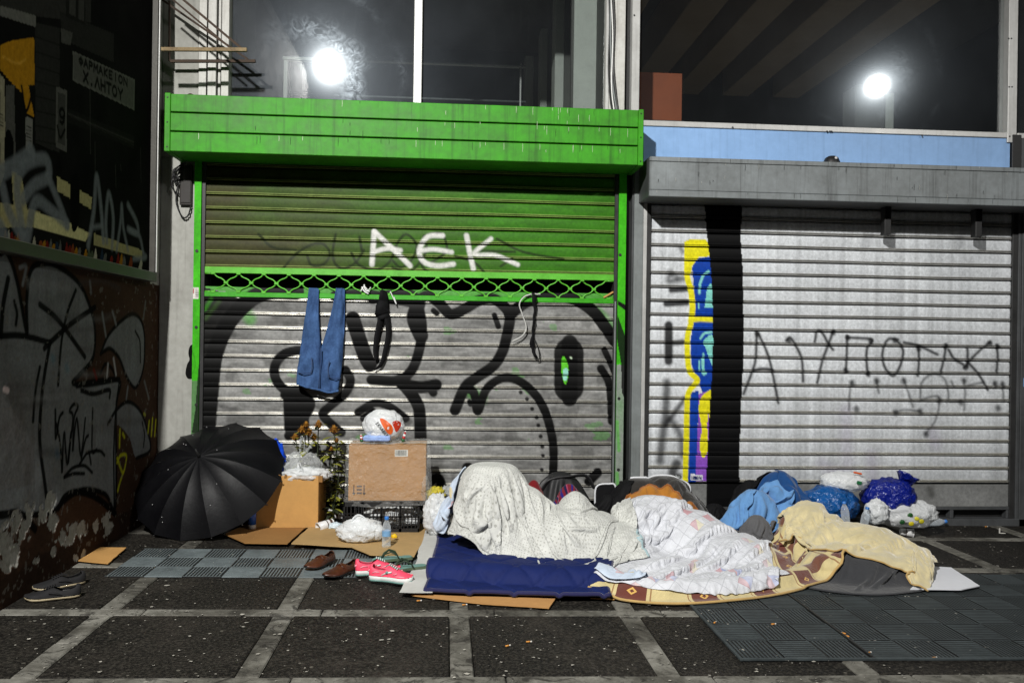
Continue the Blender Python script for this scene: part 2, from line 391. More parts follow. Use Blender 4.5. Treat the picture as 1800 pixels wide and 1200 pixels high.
# pavement: dark slabs between pale strips
pav = thing('pavement', 'dark stone slabs framed by pale marble strips', None, (0, -2, 0), kind='structure')
def flatpiece(name, w_, d_, mat, h=0.03, bev=0.006):
    bm = B(); box(bm, (-w_ / 2, -d_ / 2, -h), (w_ / 2, d_ / 2, 0), bev); bmesh.ops.recalc_face_normals(bm, faces=bm.faces)
    me = bpy.data.meshes.new(name); bm.to_mesh(me); bm.free(); me.materials.append(mat); return me
XS = [0.092 + 0.966 * k for k in range(-3, 7)]; YS = [-2.52 + 0.97 * k for k in range(-2, 4)]
SW = 0.108
slab_me = flatpiece('paving_slab', 0.966 - SW - 0.008, 0.97 - SW - 0.008, M['slab'])
half_me = flatpiece('paving_strip', SW, (0.97 - SW) / 2 - 0.005, M['strip'])
full_me = flatpiece('paving_strip', 0.966 - 0.006, SW, M['strip'])
def lay(name, me, x, y, dz=0.0):
    inst(name, me, pav, (x, y, gz(x) + dz - 0.002), (random.uniform(-.002, .002), G + random.uniform(-.001, .001), random.uniform(-.004, .004)))
for x in XS:
    for y in YS:
        lay('paving_slab', slab_me, x + 0.483, y + 0.485, random.uniform(-.002, .001))
        for q in (0, 1): lay('paving_strip', half_me, x, y + SW / 2 + (0.97 - SW) * (0.25 + 0.5 * q), random.uniform(-.001, .002))
        lay('paving_strip', full_me, x + 0.483 + 0.2, y, random.uniform(-.001, .002))
# ventilation gratings: ribbed and plain tiles in a checkerboard
def slotted(name, s, n, mat, along='y', h=0.012, gap=0.5):
    bm = B(); box(bm, (-s / 2, -s / 2, -0.006), (s / 2, s / 2, 0.0))
    fr = 0.008
    for a in (-1, 1):
        box(bm, (-s / 2, a * (s / 2 - fr / 2) - fr / 2, 0.0), (s / 2, a * (s / 2 - fr / 2) + fr / 2, h))
    p_ = (s - 0.01) / n
    for k in range(n):
        c_ = -s / 2 + 0.005 + p_ * (k + 0.5); hw = p_ * (1 - gap) / 2
        box(bm, (c_ - hw, -s / 2 + fr, 0.0), (c_ + hw, s / 2 - fr, h - 0.0004))
    if along == 'x':
        for v in bm.verts: v.co = Vector((v.co.y, v.co.x, v.co.z))
    bmesh.ops.recalc_face_normals(bm, faces=bm.faces)
    me = bpy.data.meshes.new(name); bm.to_mesh(me); bm.free()
    me.materials.append(M['dark']); me.materials.append(mat)
    for f in me.polygons: f.material_index = 1 if (f.normal.z > .5 and f.center.z > .001) else 0
    return me
def plain(name, s, mat, h=0.012):
    bm = B(); box(bm, (-s / 2 + 0.0015, -s / 2 + 0.0015, -0.005), (s / 2 - 0.0015, s / 2 - 0.0015, h), 0.002); bmesh.ops.recalc_face_normals(bm, faces=bm.faces)
    me = bpy.data.meshes.new(name); bm.to_mesh(me); bm.free(); me.materials.append(mat); return me
gl = thing('ventilation_grating', 'pale blue-grey steel grating of slotted and plain squares beside the umbrella', 'grating', (-1.2, -1.5, gz(-1.2)), group='pavement gratings')
S1 = 0.2375; a_, b_ = slotted('grating_tile', S1 - 0.003, 11, M['grate_pale'], gap=.56, h=.003), plain('grating_tile', S1 - 0.003, M['grate_pale'], .003)
for i in range(9):
    for j in range(3):
        x = -2.11 + S1 * (i + 0.5); y = -1.84 + S1 * (j + 0.5)
        inst('grating_tile', a_ if (i + j) % 2 == 0 else b_, gl, (x, y, gz(x) + 0.003), (0, G, 0))
gr = thing('ventilation_grating', 'large dark grating of ribbed square tiles in the pavement in front of the grey blanket', 'grating', (2.6, -2.5, gz(2.6)), group='pavement gratings')
S2x, S2y = 0.2215, 0.262
c_, d_ = slotted('grating_tile', 0.22, 10, M['grate_dark'], 'y', 0.003, 0.46), slotted('grating_tile', 0.22, 9, M['grate_dark'], 'x', 0.003, 0.22)
for i in range(13):
    for j in range(6):
        x = 1.47 + S2x * (i + 0.5) + (0.016 if i > 2 else 0); y = -3.25 + S2y * (j + 0.5)
        inst('grating_tile', c_ if (i + j) % 2 == 0 else d_, gr, (x, y, gz(x) + 0.003), (0, G, 0), (0.985, S2y / 0.22 * 0.985, 1))
for x0, x1, y0, y1 in ((1.452, 1.468, -3.27, -1.66), (2.1345, 2.149, -3.25, -1.68), (1.452, 4.39, -3.268, -3.252)):
    bm = B(); box(bm, (-(x1 - x0) / 2, -(y1 - y0) / 2, -.004), ((x1 - x0) / 2, (y1 - y0) / 2, .009), .002)
    o = obj('edge_rail', bm, M['dark'] if x0 > 2 else M['grate_dark'], gr, loc=((x0 + x1) / 2, (y0 + y1) / 2, gz((x0 + x1) / 2) + .004)); o.rotation_euler = (0, G, 0)

# =================================================================== STREET LAMPS (behind the photographer; seen as reflections)
M['pole'] = worn('lamp_pole_paint', (0.06, 0.065, 0.07), (0.03, 0.03, 0.03), 4, 0.4, 0.5)
def lamp_glow():
    m, ns, lk, p = nodes('lamp_lens'); p.inputs['Emission Color'].default_value = (1, 0.97, 0.9, 1); p.inputs['Emission Strength'].default_value = 60
    p.inputs['Base Color'].default_value = (0.8, 0.8, 0.8, 1); return m
M['lens'] = lamp_glow()
for i, (lp, pw, rad) in enumerate(LAMPS):
    t = thing('street_lamp', ['lit street lamp behind the photographer, mirrored in the window over the green shutter', 'lit street lamp behind the photographer, mirrored in the window over the grey shutter'][i], 'street lamp', (lp[0] + 0.3, lp[1] - 1.3, gz(lp[0])), group='street lamps')
    bm = B(); px_, py_ = lp[0] + 0.3, lp[1] - 1.3
    tube(bm, [(px_, py_, gz(px_)), (px_, py_, 1.0), (px_, py_, 6.6), (px_, py_ + .1, 6.75)], [.09, .075, .055, .05], 12)
    obj('pole', bm, M['pole'], t, True)
    bm = B(); tube(bm, [(px_, py_ + .05, 6.72), (lp[0] + .1, lp[1] - .6, 6.78), (lp[0], lp[1], 6.72)], .03, 8); obj('arm', bm, M['pole'], t, True)
    bm = B(); lathe(bm, [(.05, .42), (.12, .38), (.26, .28), (.29, .24), (.27, .24), (.10, .34), (.01, .36)], 20, Matrix.Translation(Vector(lp)), caps=False); obj('lamp_shade', bm, M['pole'], t, True)
    ld = bpy.data.lights.new('street_light', 'SPOT'); ld.energy = pw; ld.shadow_soft_size = rad; ld.color = (1.0, 0.985, 0.95); ld.spot_size = math.radians(86); ld.spot_blend = 1.0      # hooded luminaire
    lo = bpy.data.objects.new('bulb', ld); lo.location = lp; lo.rotation_euler = (Vector(((.75, -.5, 1.0) if i == 0 else (3.2, -.4, 1.2))) - Vector(lp)).to_track_quat('-Z', 'Y').to_euler(); link(lo, t)

# =================================================================== LEFT BUILDING WALL
WX = -2.4
def pX(px, py): p = onX(px, py, WX); return (p[1], p[2])
lw = thing('building_wall', 'dark side wall with peeling brown paint and grey graffiti left of the umbrella', 'wall', (WX, -1.6, 0))
ny, nz = 430, 250
yy = np.linspace(-3.3, -0.002, ny); zz = np.linspace(-0.02, 2.02, nz)
Uy, Vz = np.meshgrid(yy, zz, indexing='ij')
pt = Paint(Uy, Vz, (*lin(64, 46, 35), 0), pX)
nz1 = fbm(pt.U * 3, pt.V * 3, 5); nz2 = fbm(pt.U * 14 + 5, pt.V * 5, 4)
pt.col[:, :3] *= (0.55 + 0.9 * nz1)[:, None]
gy = lin(126, 129, 130); ink = lin(6, 6, 6)
# silver-grey fills
pA = [(0, 446), (12, 444), (30, 495), (47, 585), (47, 530), (55, 474), (78, 463), (105, 470), (140, 500), (160, 545), (167, 585), (163, 630), (140, 658), (133, 675), (208, 668), (204, 720), (203, 890), (185, 868), (145, 860), (108, 885), (90, 900), (45, 905), (-60, 950), (-120, 700), (-90, 470)]
pBl = [(177, 622), (190, 590), (212, 565), (232, 552), (247, 562), (254, 590), (253, 640), (246, 668), (236, 681), (222, 660), (210, 630), (195, 613), (184, 616)]
pC = [(190, 745), (205, 720), (225, 706), (245, 720), (257, 750), (264, 790), (240, 805), (228, 770), (210, 748)]
for pp in (pA, pBl, pC):
    ix = np.nonzero(pt.mask(pp, curve=True))[0]
    pt.mixin(ix, np.clip(0.55 + 0.6 * nz2[ix], 0, 0.98), gy)
ix = np.nonzero(pt.mask([(0, 690), (45, 640), (60, 720), (62, 850), (20, 860), (-60, 860)]))[0]; pt.mixin(ix, 0.35 * nz1[ix], lin(90, 70, 58))
pt.poly([(103, 892), (115, 872), (140, 864), (172, 876), (203, 903), (203, 945), (100, 960)], lin(74, 52, 38), 0.95, curve=True)
for pp, wd in ((pA[:22], .026), (pBl + [pBl[0]], .022), (pC[:7], .022)):
    pt.stroke(pp, wd * 1.45, ink, .007, .97)
for st, wd in [([(70, 535), (95, 555), (112, 575), (130, 600), (149, 627)], .028), ([(133, 510), (118, 550), (108, 600), (102, 676)], .022), ([(167, 540), (130, 565), (108, 583), (84, 606), (78, 612)], .028),
               ([(0, 590), (40, 590), (88, 602)], .026), ([(88, 602), (78, 660), (70, 740), (72, 800), (84, 885)], .028), ([(70, 645), (62, 690), (58, 740)], .02), ([(135, 678), (170, 674), (210, 666)], .026),
               ([(210, 668), (206, 700), (203, 730), (200, 800), (201, 900)], .02), ([(143, 686), (165, 692), (192, 685), (193, 698)], .024), ([(177, 655), (185, 640), (195, 645), (203, 660)], .02),
               ([(2, 590), (5, 540), (14, 490)], .03), ([(25, 530), (30, 550), (28, 570)], .02), ([(238, 582), (246, 600), (247, 637)], .016), ([(250, 742), (254, 765), (252, 785)], .016),
               ([(103, 892), (115, 872), (140, 864), (172, 876), (203, 903)], .034), ([(0, 905), (35, 903), (62, 930)], .034)]:
    pt.stroke(st, wd * 1.45, ink, .006, .97)
for k in range(26):
    a_, b_ = random.uniform(0, 190), random.uniform(480, 840); pt.stroke([(a_, b_), (a_ + random.uniform(15, 45), b_ + random.uniform(-6, 6)), (a_ + random.uniform(50, 80), b_ + random.uniform(-10, 10))], random.uniform(.015, .05), random.choice([lin(60, 50, 44), lin(150, 150, 150), lin(70, 70, 70)]), .03, random.uniform(.15, .4))
# scrawled tag
for st in [[(97, 720), (98, 770), (104, 735), (110, 725)], [(99, 745), (106, 780), (109, 828)], [(109, 828), (113, 760), (118, 815), (125, 760)], [(120, 812), (128, 735), (122, 722), (130, 710), (137, 715), (130, 735), (128, 790)], [(128, 790), (135, 735), (142, 800), (150, 735)], [(143, 805), (150, 772), (155, 765)], [(163, 718), (162, 790), (170, 790)], [(140, 815), (155, 795), (160, 815)], [(152, 795), (175, 792), (184, 800)], [(113, 838), (128, 822), (148, 818), (162, 830)], [(113, 838), (130, 832), (148, 832)]]:
    pt.stroke(st, .026, ink, .006, .97)
for st, cc, al in [([(180, 550), (186, 590)], gy, .8), ([(198, 548), (204, 570)], gy, .8), ([(256, 530), (252, 560)], gy, .5), ([(254, 670), (262, 700)], gy, .6), ([(158, 495), (160, 515)], gy, .5), ([(225, 680), (222, 700)], gy, .8), ([(35, 470), (46, 468), (40, 500)], gy, .8), ([(190, 640), (188, 662)], lin(190, 190, 190), .7), ([(200, 630), (204, 658)], lin(190, 190, 190), .7), ([(165, 650), (170, 665)], lin(130, 30, 25), .6)]:
    pt.stroke(st, .026, cc, .01, al)
yw = lin(190, 190, 30)
for st in [[(211, 755), (210, 785)], [(216, 762), (219, 768)], [(206, 812), (212, 800), (222, 800), (221, 815), (216, 830), (206, 805)], [(217, 830), (210, 850), (207, 862)], [(253, 727), (255, 729)], [(260, 760), (262, 740)], [(266, 765), (268, 735)], [(272, 765), (274, 738)], [(278, 758), (280, 740)]]:
    pt.stroke(st, .026, yw, .007, .8)
for p_, cc in [((92, 628), lin(70, 110, 125)), ((117, 645), lin(70, 110, 125)), ((100, 795), lin(60, 90, 110))]: pt.stroke([p_, (p_[0] + 2, p_[1] + 4)], .05, cc, .025, .5)
# pale plaster beside and under the poster case, and peeling patches at the foot
edge = -0.235 + 0.012 * fbm(pt.V * 20, pt.V * 3, 3)
ix = np.nonzero(((pt.U > edge) & (pt.V > 1.92 + .02 * nz2)) | ((pt.V > 1.968 + .03 * (nz2 - .5)) & (pt.U > -1.8)))[0]; pt.mixin(ix, np.ones(len(ix)) * .95, lin(165, 163, 156))
fld = np.zeros(pt.U.size)
for px, py, r in [(10, 955, .16), (28, 925, .12), (40, 930, .12), (50, 900, .09), (78, 905, .11), (85, 885, .10), (92, 920, .10), (110, 945, .10), (125, 935, .10), (145, 930, .08), (170, 922, .07), (188, 915, .10), (190, 925, .10), (20, 980, .10), (135, 980, .06), (145, 975, .05), (65, 985, .05), (95, 970, .05)]:
    a, b = pX(px, py); fld = np.maximum(fld, 1 - np.hypot((pt.U - a) * 0.9, (pt.V - b) * 1.25) / r)
fld = np.where(fld > 0, fld + (fbm(pt.U * 22, pt.V * 17, 5) - 0.55) * 1.9, 0)
ix = np.nonzero(fld > 0.18)[0]; pt.mixin(ix, np.ones(len(ix)) * .95, lin(168, 166, 158)); peel = np.clip((fld - 0.18) * 8, 0, 1)
ix = np.nonzero((pt.V < 0.13 + .1 * nz2) & (fld <= .18))[0]; pt.mixin(ix, np.ones(len(ix)) * .6, lin(40, 30, 24))
ix = np.nonzero(fbm(pt.U * 26 + 3, pt.V * 22, 3) > 0.74)[0]; pt.mixin(ix, np.ones(len(ix)) * .5, lin(120, 116, 108))
pt.stroke([(8, 684), (14, 686)], .035, lin(225, 205, 205), .006)
X = np.stack([WX + 0.0 * Uy - 0.006 * peel.reshape(Uy.shape) + 0.004 * (fbm(Uy * 6, Vz * 6, 3) - .5), Uy, Vz], -1)
obj('wall_surface', grid_mesh('wall_surface', X, pt.grid()), M['wallpaint'], lw)
mbox('wall_core', (-3.4, -7.2, -.3), (WX - .02, 0.3, 6.0), M['plaster'], lw, 0)
mbox('upper_wall', (WX - .03, -3.3, 2.021), (WX, -0.002, 5.8), M['plaster'], lw, 0)
mbox('near_wall', (WX - .03, -7.2, -.2), (WX, -3.301, 5.8), worn('brown_wall_paint', lin(78, 56, 42), lin(50, 36, 28), 3, .5, .8), lw, 0)
# poster case
BX = WX + 0.05
def pB(px, py): p = onX(px, py, BX); return (p[1], p[2])
pc = thing('poster_case', 'dark framed street photograph with torn yellow paper and grey graffiti on the side wall', 'poster', (WX, -1.6, 2.0))
y0, z0 = -3.3, pB(262, 478)[1]; y1 = pB(262, 478)[0]
Ub, Vb = np.meshgrid(np.linspace(y0, y1, 420), np.linspace(z0, 4.7, 330), indexing='ij')
pb = Paint(Ub, Vb, (*lin(17, 17, 16), 0), pB)
pb.col[:, :3] *= (0.4 + 1.1 * fbm(pb.U * 5, pb.V * 5, 5))[:, None]
D = lambda a: lin(a, a, a * .94)
pb.poly([(-40, -60), (160, -60), (160, 40), (70, 30), (-40, 10)], D(48)); pb.poly([(105, 20), (200, 60), (200, 110), (110, 70)], D(40))
pb.poly([(62, 40), (105, 50), (105, 270), (62, 250)], D(42)); pb.poly([(107, 50), (128, 58), (124, 80), (108, 75)], D(74)); pb.poly([(116, -20), (150, -10), (150, 45), (116, 30)], D(30)); pb.poly([(122, -20), (133, -15), (133, 30), (122, 25)], D(62)); pb.poly([(138, -10), (148, -8), (148, 38), (138, 34)], D(62))
for k in range(8): pb.stroke([(62, 65 + k * 26), (105, 80 + k * 25)], .008, D(20), .004, .8, curve=False)
pb.poly([(0, 10), (63, 28), (63, 48), (0, 28)], D(105))
pb.poly([(0, 80), (20, 72), (60, 66), (61, 150), (50, 150), (60, 205), (48, 200), (40, 165), (25, 150), (15, 140), (0, 122)], lin(176, 126, 26)); pb.stroke([(5, 100), (30, 112), (45, 105)], .012, lin(215, 165, 60), .01, .7); pb.stroke([(38, 152), (46, 195), (58, 160)], .02, D(12), .006)
pb.poly([(0, 130), (8, 140), (10, 300), (0, 330)], lin(150, 145, 120)); pb.poly([(10, 150), (25, 150), (28, 300), (10, 300)], D(80)); pb.poly([(45, 205), (58, 210), (57, 270), (45, 262)], D(120))
for k in range(5): pb.stroke([(46, 222 + k * 6), (55, 225 + k * 6)], .006, D(30), .003, .9, curve=False); pb.stroke([(0, 200 + 5 * k), (5, 202 + 5 * k)], .006, D(30), .003, .9, curve=False)
pb.poly([(8, 250), (14, 228), (20, 235), (24, 260), (18, 330), (10, 330)], D(8), curve=True)
pb.poly([(99, 152), (118, 160), (117, 268), (98, 258)], D(88)); pb.poly([(102, 162), (115, 167), (114, 258), (101, 250)], D(60)); letters(pb, '9', (104, 216), (118, 220), 26, .022, D(12)); pb.stroke([(101, 222), (106, 242), (114, 228)], .02, D(15), .006)
# pharmacy sign
pb.poly([(128, 90), (237, 140), (236, 194), (128, 142)], D(96)); pb.poly([(130, 94), (235, 143), (234, 190), (130, 139)], D(84))
letters(pb, 'ΦAΡΜAΚΕΙΟΝ', (139, 113), (226, 153), 13, .018, D(20)); letters(pb, 'Χ.ΛΗΤΟΥ', (147, 143), (218, 177), 17, .022, D(20))
pb.poly([(118, 190), (236, 240), (236, 262), (118, 215)], D(26)); pb.stroke([(120, 200), (235, 250)], .01, D(60), .005, .7); pb.stroke([(125, 205), (235, 255)], .006, D(50), .004, .6)
cr = lin(165, 158, 110)
pb.poly([(100, 310), (125, 325), (125, 350), (100, 335)], cr); pb.poly([(138, 333), (162, 347), (160, 368), (138, 355)], cr)
pb.poly([(0, 355), (60, 370), (100, 385), (160, 410), (150, 425), (60, 400), (0, 400)], cr, .95); pb.poly([(60, 372), (130, 395), (155, 410), (150, 425), (60, 400)], lin(200, 195, 140), .8); pb.poly([(165, 410), (250, 440), (250, 455), (165, 430)], cr, .8)
pb.poly([(20, 300), (38, 310), (50, 380), (25, 380)], cr, .9)
pb.poly([(124, 320), (138, 310), (140, 360), (136, 400), (126, 400)], D(7), curve=True); pb.poly([(98, 290), (104, 278), (110, 300), (100, 310)], D(7)); pb.poly([(0, 340), (8, 320), (14, 345)], D(7))
for k in range(46):                                             # the crowd along the foot of the print
    t_ = k / 45; x_ = t_ * 255; yb = 423 + 52 * t_; cc = random.choice([lin(150, 105, 25), lin(105, 30, 22), lin(30, 45, 60), D(14), D(14), lin(165, 160, 140), lin(120, 60, 30), lin(70, 80, 60), D(90)])
    pb.poly([(x_, yb), (x_ + 2, yb - random.uniform(8, 17)), (x_ + 4, yb - random.uniform(12, 22)), (x_ + 6, yb - random.uniform(7, 15)), (x_ + 7, yb + 2)], cc, .95, curve=True)
sg = lin(112, 118, 120)
for st, wd in [([(0, 305), (25, 290), (55, 268)], .09), ([(5, 330), (15, 370), (35, 410), (42, 420)], .07), ([(42, 420), (30, 330), (45, 290), (80, 280), (85, 310), (60, 325), (40, 350)], .075), ([(85, 312), (105, 360), (118, 395)], .06), ([(118, 395), (90, 370), (62, 355), (48, 420)], .075), ([(155, 432), (165, 370), (170, 310), (178, 370), (182, 425)], .05), ([(160, 400), (178, 397)], .03), ([(188, 425), (186, 390), (191, 340), (199, 380), (197, 435)], .045), ([(205, 440), (212, 390), (214, 360), (217, 400), (225, 440)], .035), ([(225, 360), (240, 390), (242, 410), (225, 402)], .045), ([(228, 405), (245, 415), (252, 445), (256, 452), (235, 455)], .04), ([(52, 260), (58, 280)], .06), ([(0, 400), (8, 420)], .1)]:
    pb.stroke(st, wd, sg, .018, .8)
for x_, ya, yb in [(167, 250, 410), (203, 290, 330), (212, 290, 300), (247, 260, 320), (158, 130, 270)]: pb.stroke([(x_, ya), (x_ + 1, yb)], .006, D(90), .004, .5, curve=False)
Xb = np.stack([np.full(Ub.shape, BX), Ub, Vb], -1)
obj('print_panel', grid_mesh('print_panel', Xb, pb.grid()), M['print'], pc)
M['case'] = worn('case_frame', lin(66, 64, 58), lin(30, 28, 25), 6, .5, .45, metal=.3)
mbox('bottom_rail', (WX, y0, z0 - .075), (BX + .045, y1 + .045, z0 - .001), M['case'], pc)
mbox('side_stile', (WX, y1 + .001, z0 - .0), (BX + .045, y1 + .047, 4.75), M['case'], pc)
mbox('metal_bead', (BX + .046, y1 + .012, z0), (BX + .054, y1 + .03, 4.75), M['alu'], pc, .001)

# =================================================================== SHOP FRONTS
DARKWALL = worn('dark_interior', (0.02, 0.02, 0.02), (0.01, 0.01, 0.01), 3, .5, .9)
xw = lambda px, py=600, Y=0.0: float(onY(px, py, Y)[0])
zw = lambda px, py, Y=0.0: float(onY(px, py, Y)[2])
XL0, XL1 = xw(341), xw(1096)                    # green shutter with jambs
XP0, XP1 = xw(1107), xw(1131)                   # grey post between the shops
XR1 = xw(1788)
shop = thing('shop_building', 'pale plastered shop front holding the shutters and upper windows', 'building', (1, 0.2, 0))
mbox('pier', (WX + .001, -.01, -.1), (XL0 - .001, .3, 3.0), M['plaster'], shop, .006)
mbox('upper_pier', (WX + .001, -.004, 3.001), (xw(350, 100), .3, 5.6), M['plaster'], shop, .004)
mbox('back_wall', (XL0, .26, -.1), (XP0, .34, 3.2), DARKWALL, shop, 0)
mbox('back_wall', (XP1, .26, -.1), (8.5, .34, 2.95), DARKWALL, shop, 0)
mbox('gap_panel', (XL1 + .002, .06, -.1), (XP0 - .002, .12, 5.6), M['dark'], shop, 0)
for a, b, d in ((350.5, 364, .02), (367, 381.5, .03), (384, 388.5, .01), (391, 404, .035)):
    mbox('timber_batten', (xw(a, 100), -d, 3.0), (xw(b, 100), .08, 5.6), M['white_trim'], shop, .003)
mbox('batten_backing', (xw(350.5, 100), .081, 3.0), (xw(404, 100), .2, 5.6), M['dark'], shop, 0)
mbox('lintel', (XL0, .02, 2.97), (XP0, .259, 3.22), M['grey_dark'], shop, .004)
# cables and junction box at the left pier
jb = thing('junction_box', 'dark junction box under the left end of the green housing', 'box', (xw(330), -.03, 2.6))
mbox('case', (xw(319, 340), -.05, zw(330, 362)), (xw(340, 340), -.011, zw(330, 292)), worn('box_brown', lin(44, 38, 34), lin(22, 18, 16), 8, .6, .7), jb, .004)
mbox('lid', (xw(321, 340), -.056, zw(330, 358)), (xw(338.5, 340), -.0505, zw(330, 300)), worn('box_lid', lin(40, 35, 31), lin(22, 18, 16), 8, .6, .6), jb, .002)
cb = thing('cable_loops', 'loops of black cable hanging on the pale pier under the green housing', 'cable', (xw(315), -.03, 2.5))
for pts in ([(322, 288), (308, 298), (302, 318), (306, 335), (318, 343)], [(320, 292), (306, 305), (308, 322), (318, 318), (322, 305)], [(318, 290), (305, 300), (310, 312), (320, 308)], [(324, 295), (312, 330), (310, 355), (317, 376), (324, 383), (331, 378), (336, 362)], [(321, 300), (311, 309), (310, 320), (316, 325), (320, 318)]):
    bm = B(); tube(bm, [tuple(onY(p[0], p[1], -.045 - .012 * math.sin(i * 2.1))) for i, p in enumerate(catmull(pts, 6))], .0065, 6); obj('cable', bm, M['black_rubber'], cb, True)

bm = B(); prism(bm, [tuple(onY(a, b, -.0116)) for a, b in catmull([(341, 604), (334, 608), (331, 620), (333, 632), (329, 640), (326, 655), (329, 664), (335, 666), (341, 664)], 4)], (0, .0014, 0)); obj('paint_blot', bm, worn('black_spray', lin(10, 10, 10), lin(6, 6, 6), 10, .4, .7, spec=.1), shop)
# ---- rolling shutters
PROF = [(-0.004, 1.0)] + [(0.002 + 0.004 * math.sin(PI * t), 1.0 - t * 0.72) for t in (.05, .15, .27, .39, .51, .63, .75, .87, .97)] + \
       [(.002, .275), (.012, .262), (.0165, .225), (.012, .19), (-.010, .184), (-.010, .166), (.010, .158), (.014, .125), (.010, .092), (-.012, .086), (-.022, .075), (-.022, .0)]
PO = np.array([p[0] for p in PROF]); PZ = np.array([p[1] for p in PROF])
def shutter_slats(xa, xb, zbs, pitch, plane, paint_fn, parent, ncol, base, metal_fn):
    xs = np.linspace(xa, xb, ncol); Us, Vs, Xs = [], [], []
    for zb in zbs:
        U_, T_ = np.meshgrid(xs, PZ, indexing='ij'); Vv = zb - 0.17 * pitch + T_ * pitch
        wav = 0.0025 * np.sin(U_ * 2.1 + zb * 9) + 0.002 * (fbm(U_ * 3, Vv * 0 + zb * 7, 3) - .5)
        Xs.append(np.stack([U_, -(PO[None, :] + 0 * U_) * (pitch / .12) + wav, Vv + 0.0015 * np.sin(U_ * 3 + zb * 5)], -1)); Us.append(U_); Vs.append(Vv)
    U_ = np.stack(Us); V_ = np.stack(Vs)
    p = Paint(U_, V_, (*base, 0), plane); bead = np.tile(((PZ < .28) & (PZ > .08)).astype(float), ncol * len(zbs))
    p.bead = bead; paint_fn(p)
    gcol = p.grid()
    for k, Xg in enumerate(Xs):
        obj('slat', grid_mesh('slat', Xg, gcol[k]), M['shutter'], parent)
plY = lambda px, py: tuple(onY(px, py)[[0, 2]])
BLK = lin(6, 6, 6)
